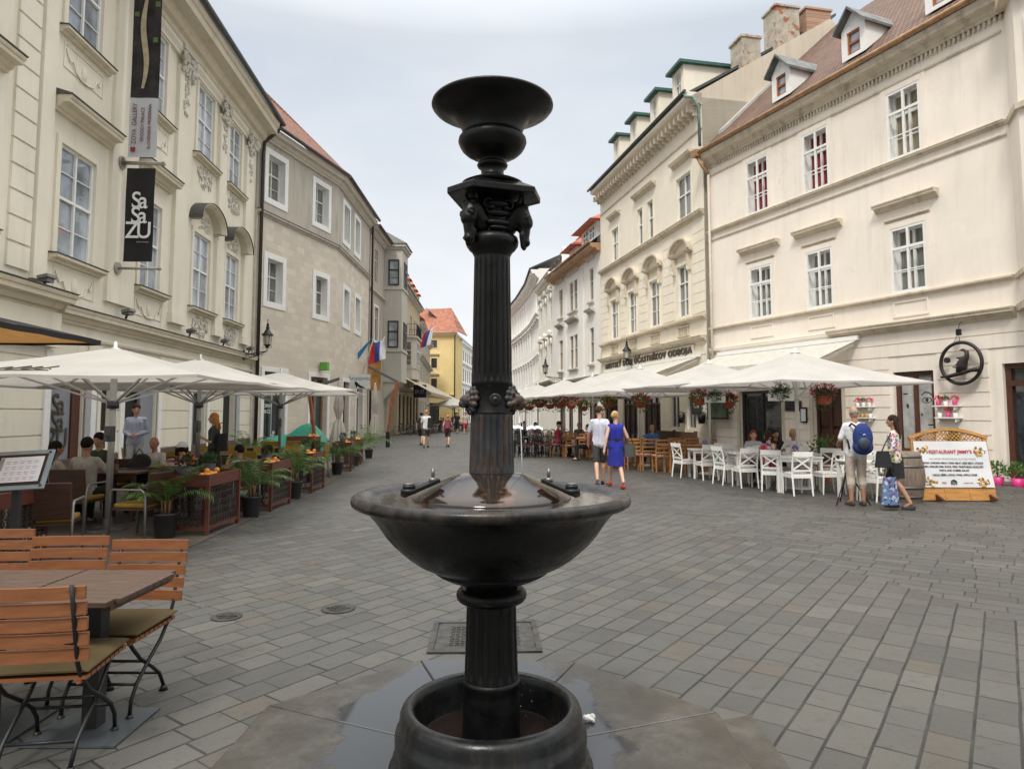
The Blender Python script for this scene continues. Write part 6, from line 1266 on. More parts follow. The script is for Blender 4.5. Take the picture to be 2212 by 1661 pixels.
# green lit box sign and shop sign
t=thing('green_box_sign','small green square box sign high on the stone wall','sign',(-9.62,33.85,3.75),math.atan2(6.6,1.77)); mb=MB(); mb.bx(-.13,.13,-.42,-.05,.05,.45); mb.build('box',mat('grey_housing',(.16,.16,.15)),t); mb=MB(); mb.bx(.131,.14,-.40,-.08,.08,.42); mb.build('face',mat('green_face',(.10,.42,.04),.4),t)
# it faces the viewer: add face on the near side
mb=MB(); mb.bx(-.12,.12,-.426,-.421,.07,.43); mb.build('side_face',mat('green_face',(.10,.42,.04)),t); mb=MB(); mb.bx(-.14,-.131,-.40,-.08,.08,.42); mb.build('front_face',mat('green_face',(.10,.42,.04)),t)
t=thing('shoe_shop_sign','white hanging shop sign with lettering and a black shoe, beyond the third parasol','sign',(-8.72,38.6,3.05),0)
mb=MB(); mb.bx(-.62,.62,-.03,.03,0,.82); mb.build('board',mat('sign_white',(.62,.64,.62),.5),t); text('Anatomic',.34,mat('teal_ink',(.05,.14,.14),.6),t,(0,-.035,.5),(PI/2,0,0),.004)
mb=MB(); mb.add([(-.25,-.04,.42),(-.15,-.04,.40),(.02,-.04,.22),(.22,-.04,.12),(.33,-.04,.06),(.30,-.04,.02),(.05,-.04,.06),(-.12,-.04,.16),(-.16,-.04,.03),(-.19,-.04,.03),(-.2,-.04,.18),(-.27,-.04,.3)],[tuple(range(11,-1,-1))]); mb.build('shoe_shape',black,t); mb=MB(); mb.bar((-.62,0,.7),(-.75,0,.7),.03); mb.build('bracket',black,t)
# flags and hanging beer poster
def flag(label,loc,rz,pole,cols,w,h,lean,name='flag'):
    t=thing(name,label,'flag',loc,rz,'flags on wall poles'); mb=MB(); mb.cyl((0,0,0),pole,.025); mb.build('staff',white,t); p=V(pole)
    n=len(cols); mb=MB()
    for i in range(n):
        mb.mi=i; mb.sheet(lambda u,v:(p.x-.05-w*((i+v)/n)*.55*(1+.3*u)+lean*u,p.y+.12*math.sin((i+v)*2.4+u*3),p.z-.08-h*u-.55*(i+v)/n*(1-u*.3)),10,4)
    mb.build('cloth',cols,t); return t
sb=mat('flag_sky_blue',(.02,.19,.42),.8); wt_=mat('flag_white',(.62,.63,.66),.8); bl_=mat('flag_blue',(.03,.07,.32),.8); rd_=mat('flag_red',(.52,.03,.04),.8)
flag('sky blue flag hanging from a leaning staff by the house corner',(-9.2,41.8,4.3),0,(.9,-1.2,2.1),[sb],1.0,1.75,-1.15)
flag('white blue red national flag drooping beside the sky blue flag',(-8.85,42.2,4.5),0,(1.0,-.6,1.9),[wt_,bl_,rd_],1.5,1.3,.1)
flag('white blue red national flag on the balcony far down the street',(-8.3,62,8.2),0,(1.15,-.3,1.4),[wt_,bl_,rd_],1.6,1.6,-.3)
t=thing('beer_banner','tall amber hanging banner printed with beer glasses, below the flags','banner',(-8.72,42.9,3.1),R(0)); mb=MB(); mb.sheet(lambda u,v:(-.38+.76*u,.0+.02*math.sin(u*6),0+3.0*v),6,8); mb.build('cloth',mat('amber_print',(.42,.21,.05),.7,var=.5,vs=2.2),t); text('NOVÉ',.24,wt_,t,(0,-.03,1.9),(PI/2,0,0),.004)
mb=MB(); mb.cyl((-.5,0,3.02),(.45,0,3.02),.03); mb.build('rod',dsteel,t)
# shop awning far, purple shop sign, far cafe, bicycles
t=thing('shop_awning','long beige shop awning sloping over the far pavement on the left','awning',(-9,54,0)); mb=MB(); mb.add([(0.0,-1,4.7),(.3,16,4.7),(3.3,17,3.1),(2.6,-.5,3.35),(2.6,-.5,3.1),(3.3,17,2.85)],[(0,3,2,1),(3,4,5,2)]); mb.build('fabric',mat('beige_awning',(.50,.44,.34),.8,trans=.2),t); mb=MB(); mb.bar((0,0,3.4),(2.6,-.4,3.2),.06); mb.bar((.2,15,3.4),(3.2,16.5,3.0),.06); mb.build('support_arms',dsteel,t)
t=thing('violet_shop_sign','small dark violet square sign with white letters under the far awning','sign',(-7.9,58,3.0)); mb=MB(); mb.bx(-.55,.55,-.06,.06,0,1.1); mb.build('board',mat('violet_board',(.03,.012,.05),.5),t); text('BUT',.46,wt_,t,(0,-.07,.36),(PI/2,0,0),.004)
def bicycle(label,loc,rz):
    t=thing('bicycle',label,'bicycle',loc,rz,'bicycles parked at the rack down the street')
    for x in (-.52,.52): 
        mb=MB(); mb.tor((x,0,.34),.32,.02,28,6,Matrix.Rotation(PI/2,3,'X')); w_=mb.build('wheel',black,t); mb=MB()
        for i in range(10): a=i*PI/5; mb.bar((x,0,.34),(x+.31*math.cos(a),0,.34+.31*math.sin(a)),.005)
        mb.build('spokes',steel,w_)
    mb=MB()
    for a,b in (((-.52,0,.34),(-.05,0,.30)),((-.05,0,.30),(-.2,0,.82)),((-.52,0,.34),(-.18,0,.72)),((-.05,0,.30),(.38,0,.72)),((-.18,0,.74),(.36,0,.80)),((.36,0,.86),(.52,0,.34))): mb.cyl(a,b,.016)
    mb.build('frame',dsteel,t); mb=MB(); mb.box((-.21,0,.86),(.24,.14,.05)); mb.build('saddle',black,t); mb=MB(); mb.path([(.28,.26,.98),(.38,.1,.96),(.38,-.1,.96),(.28,-.26,.98)],.013,6); mb.build('handlebar',steel,t); return t
for i,(x,y,a) in enumerate(((-8.3,52,30),(-7.9,53,35),(-7.5,54,25),(-7.1,54.8,30),(-6.7,56,40),(-6.2,57,30))): bicycle(['leftmost','second from left','third from left','third from right','second from right','rightmost'][i]+' bicycle of the parked row beneath the far awning',(x,y,0),R(a))
umbrella('far cream parasol near the yellow house',(-5.6,64,0),R(20),4.2,2.4,3.1,cvL,alu,'distant parasols',.04,2.0)
umbrella('farthest cream parasol beside the yellow house corner',(-5.8,74,0),R(5),4.2,2.4,3.1,cvL,alu,'distant parasols',.04,2.0)
for x,y,l in ((-7.0,59,'dark cafe table far down the street, left'),(-5.9,61,'dark cafe table far down the street, right'),(-4.8,66,'dark cafe table beneath the far parasol')): table('cafe_table',l,(x,y,0),0,.8,.8,.74,alu,.05,'distant cafe tables')
for i,(x,y) in enumerate(((-7.6,58.5),(-6.5,60),(-5.2,62),(-6.3,66),(-4.6,67))): iron_chair('distant dark cafe chair, number %s from the bicycles'%['one','two','three','four','five'][i],(x,y,0),i*1.3)
# small bollard lamp at terrace end
# ================= RIGHT TERRACE
gr_='white parasols over the right terrace'
umbrella('large white parasol nearest the corner house window picture',(6.35,15.1,0),R(17),3.7,2.30,3.03,cvR,offw,gr_,.04,2.0)
umbrella('second white parasol from the right, pole beside the wall television',(5.42,18.6,0),R(18),3.7,2.38,3.05,cvR,offw,gr_,.035,2.0)
umbrella('third white parasol from the right, pole behind the walking couple',(4.1,21.6,0),R(15),3.9,2.30,3.1,cvR,offw,gr_,.035,2.0)
umbrella('fourth white parasol from the right, before the lantern',(3.1,26,0),R(15),4,2.3,3.1,cvR,offw,gr_,.035,2.0)
umbrella('fifth white parasol from the right, pole by the man in red',(2.25,29,0),R(14),4,2.3,3.1,cvR,offw,gr_,.035,2.0)
umbrella('sixth white parasol from the right, beyond the iron chairs',(1.3,34,0),R(14),4,2.3,3.1,cvR,offw,gr_,.035,2.0)
umbrella('farthest white parasol, half hidden by the fountain column',(.8,40,0),R(14),4,2.3,3.1,cvR,offw,gr_,.035,2.0)
umbrella('white parasol close to the arched window house wall',(5.0,26.5,0),R(15),3.4,2.35,3.05,cvR,offw,gr_,.035,2.0)
wc=[(4.52,17.81,-70,'leftmost white chair, side on, facing its table'),(4.87,17.1,8,'white chair with its crossed back to the camera at the leftmost white table'),(5.05,16.0,-72,'white chair side on between the first and second white tables'),(5.24,15.35,4,'white chair, back to the camera, in front of the table of the red haired woman'),(5.60,14.6,-32,'angled white chair left of the big front table'),(5.83,13.95,2,'front white chair, crossed back straight to the camera, nearest the camera'),(6.55,14.15,98,'white chair at the right end of the front table, facing left'),(6.45,15.25,178,'white chair on the far side of the front table'),(5.65,15.6,170,'white chair beyond the angled one, partly hidden'),(6.1,16.3,185,'white chair of the older man in white'),(7.15,14.2,20,'white chair beside the man with the blue backpack'),(5.5,17.5,182,'white chair beyond the leftmost white table'),(6.9,13.0,-60,'white chair between the two standing customers'),(6.85,16.0,176,'white chair near the dark doorway'),(5.35,16.7,178,'white chair beyond the second white table, left'),(6.0,15.1,92,'white chair between the second table and the front table'),(6.95,14.9,150,'white chair behind the right end of the front table'),(7.5,13.9,190,'white chair behind the table of the standing customers')]
for x,y,a,l in wc: white_chair(l,(x,y,0),R(a))
for x,y,a,w,d,l in ((5.0,17.6,0,.8,.6,'leftmost white table with a lavender pot'),(5.5,15.95,0,.75,.75,'white table where the red haired woman sits'),(6.05,14.65,0,1.0,.7,'front white table nearest the camera'),(6.6,15.7,5,.8,.6,'white table in front of the older man'),(7.0,13.35,12,1.0,.7,'white table with cutlery between the standing customers')): table('white_table',l,(x,y,0),R(a),w,d,.74,wht,.05,'white terrace tables')
pc=[(1.72,26.1,-80,'honey pine chair of the man in the red shirt'),(2.6,24.8,5,'pine chair with its back to the camera, left of the walking couple'),(2.9,24.9,0,'pine chair just left of the man in the pale shirt'),(3.3,21.6,170,'pine chair behind the woman in blue, facing the camera'),(3.95,19.95,8,'pine chair between the handbag and the long pine table'),(4.22,19.3,4,'pine chair, back to the camera, at the long pine table'),(4.9,20.2,182,'pine chair beyond the long pine table, left'),(5.35,20.0,178,'pine chair beyond the long pine table, right'),(3.0,20.3,-75,'pine chair right behind the blue dress'),(3.5,23.5,180,'pine chair deeper in the terrace under the third parasol'),(4.4,22.2,175,'pine chair deeper in the terrace, near the blackboard'),(2.2,27.4,180,'pine chair beyond the table of the man in red'),(3.1,27.0,200,'pine chair deep behind the walking man'),(4.0,25,190,'pine chair deep near the menu posters'),(4.6,19.0,-6,'pine chair in front of the long pine table, right of two others'),(5.5,19.4,95,'pine chair at the right end of the long pine table'),(3.5,22.4,4,'pine chair at the near side of the table under the third parasol'),(3.55,20.1,5,'pine chair tucked under the table behind the handbag'),(2.2,25.6,2,'pine chair between the man in red and the walking couple')]
for x,y,a,l in pc: pine_chair(l,(x,y,0),R(a))
for x,y,a,w,l in ((2.4,26.3,0,1.0,'pine table in front of the man in the red shirt'),(3.3,20.9,0,1.0,'pine table behind the handbag'),(4.85,19.45,0,1.25,'long pine table left of the white chairs'),(3.9,23,0,1.,'pine table deeper under the third parasol'),(3.4,26,0,1.,'pine table deep behind the couple')): table('pine_table',l,(x,y,0),R(a),w,.75,.75,pine,.06,'honey pine tables')
ic=[(.35+.42*(i%4)+(.25*(i//4)),25.6+1.25*(i//4)+.25*(i%2),-20+37*i) for i in range(12)]
for i,(x,y,a) in enumerate(ic): iron_chair('black wrought iron chair right of the column, %s row of its group, %s from left'%(['front','middle','back'][i//4],['first','second','third','fourth'][i%4]),(x,y,0),R(a))
for i,(x,y) in enumerate(((.6,26.4),(1.2,27.5),(.5,28.6))):
    t=thing('iron_table',['front','middle','back'][i]+' round black iron table among the iron chairs','table',(x,y,0),0,'round black iron tables'); mb=MB(); mb.lathe([(0,.72),(.35,.72),(.35,.74),(0,.745)],24); mb.build('tabletop',black,t); mb=MB(); mb.cyl((0,0,0),(0,0,.72),.03); mb.build('post',black,t); mb=MB(); [mb.path([(0,0,.2),(.15*math.cos(a),.15*math.sin(a),.08),(.28*math.cos(a),.28*math.sin(a),0)],.014,6) for a in (0,2.1,4.2)]; mb.build('feet',black,t)
for x,y,l in ((.84,25.2,'black scrolled stand holding an open white menu book, right one'),(.12,26.0,'black scrolled stand holding a white menu, half behind the column')):
    t=thing('menu_lectern',l,'menu stand',(x,y,0),0,'scrolled iron menu stands'); mb=MB(); mb.cyl((0,0,.15),(0,0,1.0),.02)
    for s in (-1,1): mb.path([(0,0,.28),(s*.1,0,.15),(s*.2,0,.03),(s*.27,0,.05),(s*.28,0,.12),(s*.23,0,.12)],.013,6); mb.tor((s*.12,0,.75),.09,.012,14,5,Matrix.Rotation(PI/2,3,'X'))
    mb.path([(0,0,.2),(0,-.15,.05),(0,-.22,.02)],.013,6); mb.build('scroll_stand',black,t)
    mb=MB()
    for s in (-1,1): mb.sheet(lambda u,v:(s*.30*u,.02+(-.16+.32*v)*.9,1.06+(.10*v)+.05*math.sin(PI*min(1,u*1.2))*1.0-.02*u),8,2)
    mb.build('open_menu',mat('paper_page',(.70,.73,.80)),t)
# hanging baskets
hb=[(6.62,14.35,2.0,fp_,'pink geranium basket in a terracotta bowl by the nearest white pole',.16,0),(4.95,17.9,2.02,fr_,'red geranium basket left of the television',.17,0),(5.9,18.4,1.95,fr_,'dark red basket hanging in front of the television',.15,0),(3.9,20.5,1.98,fr_,'red basket above the handbag of the woman in blue',.18,0),(3.2,22.5,1.98,fy_,'yellow green basket left of the blackboard',.17,0),(2.1,24.0,1.98,fr_,'red basket behind the head of the man in the pale shirt, right one',.18,0),(1.75,24.6,2.0,fr_,'red basket behind the head of the man in the pale shirt, left one',.18,0),(1.55,27.5,2.0,fr_,'red basket by the pole of the fifth parasol',.2,0),(1.15,28,2.05,fr_,'wide red basket left of the fifth parasol pole',.2,0),(.75,29.5,1.95,fy_,'orange and green basket right of the column, second from it',.2,0),(.35,30,1.95,fy_,'orange and green basket closest to the column',.2,0),(2.7,25.5,1.9,fy_,'yellow flowered basket deeper behind the couple',.16,0)]
for i,(x,y,z,m,l,r_,_) in enumerate(hb): basket(l,(x,y,z),m,i+1,r_,top=.35)
for x,y,z,l in ((5.78,14.55,2.02,'white trough with small blooms hanging left of the nearest white pole'),(5.28,17.6,2.03,'white trough hanging in front of the television, above the dark red basket')): basket(l,(x,y,z),mat('white_petals',(.6,.55,.5),.6),9,.13,white,.35,False,True)
# awnings
def awning(label,o,d,L,proj,z0,z1,m,under=None):
    an_=math.atan2(d[1],d[0]); t=thing('wall_awning',label,'awning',(o[0],o[1],0),an_,'folding wall awnings on the right'); mb=MB()
    mb.add([(0,.12,z0),(L,.12,z0),(L,proj,z1),(0,proj,z1),(L,proj+.01,z1-.22),(0,proj+.01,z1-.22)],[(0,1,2,3),(3,2,4,5)]); mb.build('fabric',m,t)
    mb=MB(); mb.bx(-.05,L+.05,.04,.16,z0,z0+.14); mb.build('cassette',white,t)
    for x in (.15,L-.15): mb=MB(); mb.bar((x,.1,z0-.12),(x+.3,proj*.5,(z0+z1)/2-.25),.05,.06); mb.bar((x+.3,proj*.5,(z0+z1)/2-.25),(x,proj-.05,z1-.05),.05,.06); mb.build('folding_arm',white,t)
    return t
dR1=V((7.9-12.1,26.7-16.5,0)).normalized(); nR1=V((-dR1.y,dR1.x,0)); pR=V((12.1,16.5,0))+dR1*4.15
awning('white awning over the corner house restaurant, yellowish underside',(pR.x,pR.y),dR1,6.3,1.7,3.86,3.25,mat('awning_white',(.72,.70,.64),.8,trans=.35))
dR2=V((5.25-7.8,39.4-26.9,0)).normalized(); pR=V((7.8,26.9,0))+dR2*.5
awning('long white awning below the dark lettering of the arched window house',(pR.x,pR.y),dR2,11.5,2.6,3.95,3.05,mat('awning_white',(.72,.70,.64)))
# wall television, blackboards, posters
def onR1(s,o=0): q=V((12.1,16.5,0))+dR1*s+nR1*o; return q
def onR2(s,o=0): q=V((7.8,26.9,0))+dR2*s; n=V((-dR2.y,dR2.x,0)); return q+n*o
aR1=math.atan2(dR1.y,dR1.x); aR2=math.atan2(dR2.y,dR2.x)
q=onR1(10.3,.35); t=thing('wall_television','black television hanging on the wall between the two awnings','television',(q.x,q.y,1.42),aR1); mb=MB(); mb.bx(-.58,.58,-.04,.04,0,.80); mb.build('case',mat('dark_frame',(.03,.022,.02)),t,bevel=.01)
mb=MB(); mb.bx(-.53,.53,.041,.045,.08,.74); mb.build('screen',mat('tv_screen',(.05,.07,.045),.15,var=.7,vs=1.5),t); mb=MB(); mb.bx(-.1,.1,-.33,-.04,.3,.5); mb.build('bracket',black,t)
q=onR2(.75,.12); t=thing('blackboard','tall blackboard with white chalk writing on the wall between two windows','blackboard',(q.x,q.y,1.6),aR2); mb=MB(); mb.bx(-.4,.4,0,.03,0,1.3); mb.build('board',mat('board_black',(.02,.022,.024),.6),t); text('Daily menu\nSoup 2.50\nFish 6.90\nDuck 8.50\nPasta 5.90\nSalad 4.20\nBeer 1.60\nWine 2.00',.115,wt_,t,(0,.034,1.12),FR,.002,line=1.05)
for s,z,l in ((9.3,1.35,'small framed menu beside the terracotta basket, under the white trough'),): q=onR1(4.4+.0,.06); t=thing('menu_box',l,'menu box',(onR1(6.35,.05).x,onR1(6.35,.05).y,1.35),aR1); mb=MB(); mb.bx(-.13,.13,0,.04,0,.5); mb.build('case',black,t); mb=MB(); mb.bx(-.1,.1,.041,.045,.04,.45); mb.build('sheet',mat('paper_page',(.70,.73,.80)),t)
q=onR1(6.8,.05); t=thing('wall_chalkboard','dark slate sign above the older man','sign',(q.x,q.y,1.75),aR1); mb=MB(); mb.bx(-.35,.35,0,.03,0,.32); mb.build('board',mat('board_black',(.02,.022,.024)),t); mb=MB(); mb.bx(-.37,.37,-.001,.02,-.02,-.001); mb.build('ledge',brownw,t)
for s,l in ((3.4,'dark plant bucket on the window ledge right of the blackboard'),(1.9,'dark bucket on the window ledge left of the blackboard')): q=onR2(s if s<3 else .1,.25); t=thing('ledge_bucket',l,'bucket',(q.x,q.y,1.25),0,'buckets on the ledges'); mb=MB(); mb.lathe([(0,0),(.12,0),(.17,.35),(.15,.35),(.11,.02)],18); mb.build('pail',black,t); mb=MB(); leaves(mb,(0,0,.38),(.13,.13,.08),40,.06,random.Random(2)); mb.build('foliage',GD,t)
q=onR2(1.2,.9); t=thing('tall_sideboard','low brown wicker screen behind the pine chairs','screen',(q.x-.3,q.y-1.2,0),aR2); mb=MB(); mb.bx(-1.8,1.8,-.04,.04,.05,.95); mb.build('panel',mat('wicker_brown',(.10,.05,.03),.7,var=.4,vs=12,bm=.6,bs=50),t); mb=MB(); [mb.bx(x-.03,x+.03,-.06,.06,0,1.0) for x in (-1.8,0,1.8)]; mb.build('posts',brownw,t)
# green plants by the doorway
def shrub(label,loc,h=.8,r=.25,seed=0,m=None,pot=None,n=420,name='potted_shrub',lsz=.07,group=None):
    rg=random.Random(seed); t=thing(name,label,'potted plant',loc,0,group); k=h/.8; mb=MB(); mb.lathe([(r*.45,0),(r*.6,.28*k),(r*.52,.28*k),(0,.25*k)],18); mb.build('pot',pot or tc_,t); mb=MB(); mb.cyl((0,0,.2*k),(0,0,.5*k),.012); mb.build('stem',brownw,t)
    mb=MB()
    for q_ in range(5): leaves(mb,(rg.uniform(-.4,.4)*r,rg.uniform(-.4,.4)*r,h*rg.uniform(.5,.85)),(r*.65,r*.65,h*.2),n//5,lsz,rg,.2,.6)
    mb.build('foliage',m or G3,t); return t
shrub('bright green bush beside the dark doorway, behind the backpack man',(7.55,16.6,0),1.15,.38,3)
shrub('dark conical shrub standing behind the sign board',(9.6,14.8,0),1.45,.22,4,G2,n=500)
for i in range(6):
    q=V((9.75+.42*i,15.45-.42*i*.9-.05*i,0)) if 0 else V((9.55,15.9,0))+V((dR1.x,dR1.y,0))*(-.47*i)+V((.0,-.0,0)); q=onR1(.55-.42*i,1.05-.02*i)
    shrub(['first','second','third','fourth','fifth','sixth'][i]+' small plant in a magenta pot, counted from the sign board along the wall',(q.x,q.y,0),.52,.22,20+i,G3,pkp,170,'magenta_potted_plant',.08,'small plants in magenta pots along the wall')
# wall shelves with pots
def shelf(label,s,z,w,items):
    q=onR1(s,.0); t=thing('wall_shelf',label,'shelf',(q.x,q.y,0),aR1,'white wall shelves')
    mb=MB(); mb.bx(-w/2,w/2,.03,.20,z,z+.03); mb.build('board',white,t); mb=MB(); [mb.bx(x-.012,x+.012,.03,.18,z-.09,z-.001) for x in (-w*.35,w*.35)]; mb.build('shelf_bracket',white,t)
    for k,(x,m,pm,kind) in enumerate(items):
        q=onR1(s+x,.12); o=thing('small_pot',{0:'small pot',1:'small pot'}.get(0)+' with '+kind+' on the '+label.split(',')[0],'small pot',(q.x,q.y,z+.032),0,'small pots on the wall shelves'); mb=MB(); mb.lathe([(.045,0),(.06,.11),(.05,.11),(0,.09)],14); mb.build('pot',pm,o)
        if m: mb=MB(); leaves(mb,(0,0,.17),(.09,.09,.08),70,.05,random.Random(k),.2,.6); mb.build('foliage',m,o)
wp=mat('white_pot',(.72,.72,.70),.4); gd=mat('gold_jar',(.40,.28,.10),.4)
shelf('upper right wall shelf, by the window picture',1.47,1.83,.68,[(.22,fr_,pkp,'red flowers'),(.02,G2,wp,'grey green succulent'),(-.22,fp_,pkp,'pink blooms')])
shelf('lower right wall shelf, by the window picture',1.44,1.52,.66,[(.22,None,wp,'pale stones'),(0,fp_,pkp,'magenta flowers'),(-.2,None,wp,'white glaze')])
shelf('upper left wall shelf, behind the backpack man',4.0,1.83,.62,[(.2,fp_,wp,'trailing pink blooms'),(.0,G3,wp,'green leaves'),(-.2,fp_,wp,'pale pink flowers')])
shelf('lower left wall shelf, behind the backpack man',4.0,1.5,.62,[(.2,None,gd,'dried seeds'),(.05,None,gd,'golden lid'),(-.1,None,gd,'amber glass'),(-.22,None,wp,'plain glaze')])
# barrel
t=thing('wine_barrel','old grey wooden barrel standing behind the woman in the floral blouse','barrel',(7.45,12.95,0)); mb=MB(); mb.lathe([(.26,0),(.29,.1),(.33,.3),(.345,.47),(.33,.64),(.29,.84),(.26,.93),(0,.93)],36,rf=lambda r_,z,a:r_*(1-.012*max(0,math.cos(a*18))**8)); mb.build('staves',mat('grey_barrel_wood',(.17,.13,.10),.8,var=.35,vs=6,stretch=(8,8,.6),bm=.4),t)
for z,r_ in ((.10,.296),(.27,.328),(.66,.33),(.84,.296)): mb=MB(); mb.cyl((0,0,z-.02),(0,0,z+.02),r_,n=36); mb.build('hoop',dsteel,t)
# restaurant sign board
sw=mat('sign_wood',(.42,.20,.05),.5,var=.25,vs=4,stretch=(1,1,6)); t=thing('restaurant_sign_board','wooden framed sign board with white printed banner, lattice arch and four food pictures','sign board',(8.38,12.87,0),R(-3)); t.rotation_euler=(R(-11),0,R(-3))
mb=MB(); mb.bx(-.71,-.64,-.02,.03,.02,1.18); mb.bx(.64,.71,-.02,.03,.02,1.18); mb.bx(-.64,.64,-.02,.03,.02,.28); mb.bx(-.64,.64,-.03,.035,.245,.285); 
for x in (-.2,.25): mb.bx(x-.015,x+.015,-.03,-.021,.05,.24)
mb.build('frame',sw,t); mb=MB(); mb.bx(-.64,.64,.0,.02,.28,1.12); mb.build('backing',sw,t)
mb=MB(); n=16; arc=[(-.73+1.46*i/n,1.20+.17*math.sin(PI*i/n)) for i in range(n+1)]
for (a,b),(c_,d) in zip(arc,arc[1:]): mb.bar((a,0,b),(c_,0,d),.06,.06,(0,0,1))
mb.build('arched_top_rail',sw,t); mb=MB()
for i in range(-2,20):
    for sg in (-1,1):
        x=-.66+.075*i; 
        pts=[]
        for k in range(12):
            xx=x+sg*.02*k; zz=1.12+.02*k
            if -.66<xx<.66 and zz<1.19+.17*math.sin(PI*(xx+.73)/1.46): pts.append((xx,.0+sg*.006,zz))
        if len(pts)>1: mb.bar(pts[0],pts[-1],.008,.016)
mb.build('lattice_arch',sw,t)
mb=MB(); mb.sheet(lambda u,v:(-.685+1.37*u+.02*(v-.5)*(2*u-1)*-1,-.045+.006*math.sin(v*9+u*4),.26+.87*v),14,10); bn=mb.build('printed_banner',mat('banner_white',(.60,.61,.63),.7,var=.05,vs=2),t)
rdp=mat('red_print_bright',(.42,.02,.04),.7); bk=mat('black_print',(.03,.03,.035),.7); gy=mat('grey_print',(.4,.4,.4)); FF=(PI/2,0,0)
def bt(s,sz,m,x,z,sx=1.,b=0): text(s,sz,m,bn,(x,-.056,z),FF,.002,sx=sx,bold=b)
bt("RESTAURANT JIMMY'S",.088,rdp,-.02,.90,.92,.0012); bt('WE OFFER TRADITIONAL SLOVAK FOOD',.042,gy,0,.785,1.1); bt('SOUP, CHICKEN MEAT, PORK MEAT, BEEF MEAT, STEAKS',.046,bk,0,.70,.95,.001); bt('FISH, GRILLED RIBS, DUCK, FREE, VEGETABLES, GOULASH',.046,bk,0,.63,.93,.001); bt('PASTA AND CHEESE, SALAD',.046,bk,0,.56,.95,.001); bt('LOCAL BEER, LOCAL WINE, APPLE CIDER',.046,bk,0,.475,.97,.001); bt('FREE',.045,rdp,-.22,.33); bt('A DIFFERENT TASTE',.02,rdp,.22,.335)
mb=MB(); mb.tor((-.04,-.056,.345),.05,.009,18,4,Matrix.Rotation(PI/2,3,'X'),-.6,3.8); mb.tor((-.04,-.056,.345),.025,.008,14,4,Matrix.Rotation(PI/2,3,'X')); mb.build('wifi_mark',bk,bn)
fm_=[mat('food_gold',(.50,.30,.06),.6,var=.5,vs=40),mat('food_brown',(.22,.07,.03),.6,var=.5,vs=40),mat('food_cream',(.60,.52,.38),.6,var=.3,vs=40),mat('food_green',(.15,.2,.04),.6,var=.4,vs=40)]
for k,(x,z) in enumerate(((-.52,.98),(.52,.94),(-.46,.36),(.50,.36))):
    rg=random.Random(k); mb=MB()
    for i in range(22): mb.mi=rg.choice([0,1,2,0,1,3]); a=rg.uniform(0,6.28); r_=rg.uniform(0,.10); mb.ball((x+r_*math.cos(a)*1.1,-.056-.001*i/22,z+r_*math.sin(a)*.85),(rg.uniform(.015,.04),.003,rg.uniform(.012,.03)),8,5,Matrix.Rotation(rg.uniform(0,3),3,'Y'))
    mb.build('food_picture',fm_,bn)
for x in (-.38,.60): mb=MB(); mb.add([(x-.02,-.28,0),(x+.02,-.28,0),(x+.02,.30,0),(x-.02,.30,0),(x-.02,-.03,.13),(x+.02,-.03,.13),(x+.02,.03,.13),(x-.02,.03,.13)],[(0,3,2,1),(4,5,6,7),(0,1,5,4),(1,2,6,5),(2,3,7,6),(3,0,4,7)]); o=mb.build('foot',brownw,t)
# ring shaped wrought sign on the wall
q=onR1(.98,.2); t=thing('ring_sign','large dark metal ring sign with a curling figure, hanging by wires above the shelves','sign',(q.x,q.y,2.94),math.atan2(-nR1.x,nR1.y)*0+aR1-PI/2+R(70)); t.rotation_euler=(0,0,aR1+PI)
Mx=Matrix.Rotation(PI/2,3,'X'); mb=MB(); mb.tor((0,0,0),.53,.045,48,8,Mx); mb.build('ring',mat('bronze_dark',(.035,.028,.024),.5,me=.4,var=.3),t); bz=MT['bronze_dark']
mb=MB(); mb.path([(-.52,-.03,-.34),(-.3,-.06,-.33),(0,-.06,-.27),(.3,-.06,-.2),(.52,-.03,-.17)],[.03,.05,.055,.05,.075],8); mb.build('crossing_bar',bz,t)
mb=MB(); mb.path([(.0,0,-.24),(.02,0,-.05),(.08,0,.08),(.16,0,.16),(.16,0,.28),(.06,0,.34),(-.02,0,.33)],[.12,.13,.10,.06,.05,.035,.01],8)
for z,x0 in ((.12,-.12),(.02,-.1),(-.06,-.16),(-.12,-.22)): mb.path([(x0,0,z+.03),(.0,-.02,z),(.12,0,z+.04)],[.012,.04,.02],6)
mb.build('curled_figure',bz,t); mb=MB(); mb.cyl((-.36,-.03,.10),(-.36,.03,.10),.075,n=20); mb.build('round_disc',bz,t); mb=MB(); mb.path([(0,0,.5),(-.02,0,.78)],.006,5); mb.path([(-.2,0,.48),(-.02,0,.78)],.006,5); mb.bx(-.07,.03,-.04,.04,.72,.88); mb.path([(-.02,0,.88),(-.03,.05,1.0),(-.02,.12,1.08)],.008,5); mb.build('hanging_wires',black,t)
# lanterns on the right
lantern('wall_lantern','black old lantern in front of the grey house, above the white parasols',(7.0,34.5,4.05),R(-78),1.25,.95); lantern('wall_lantern','farther black lantern right of the fountain column, before the ornate house',(3.55,48,4.15),R(-80),1.2,1.)
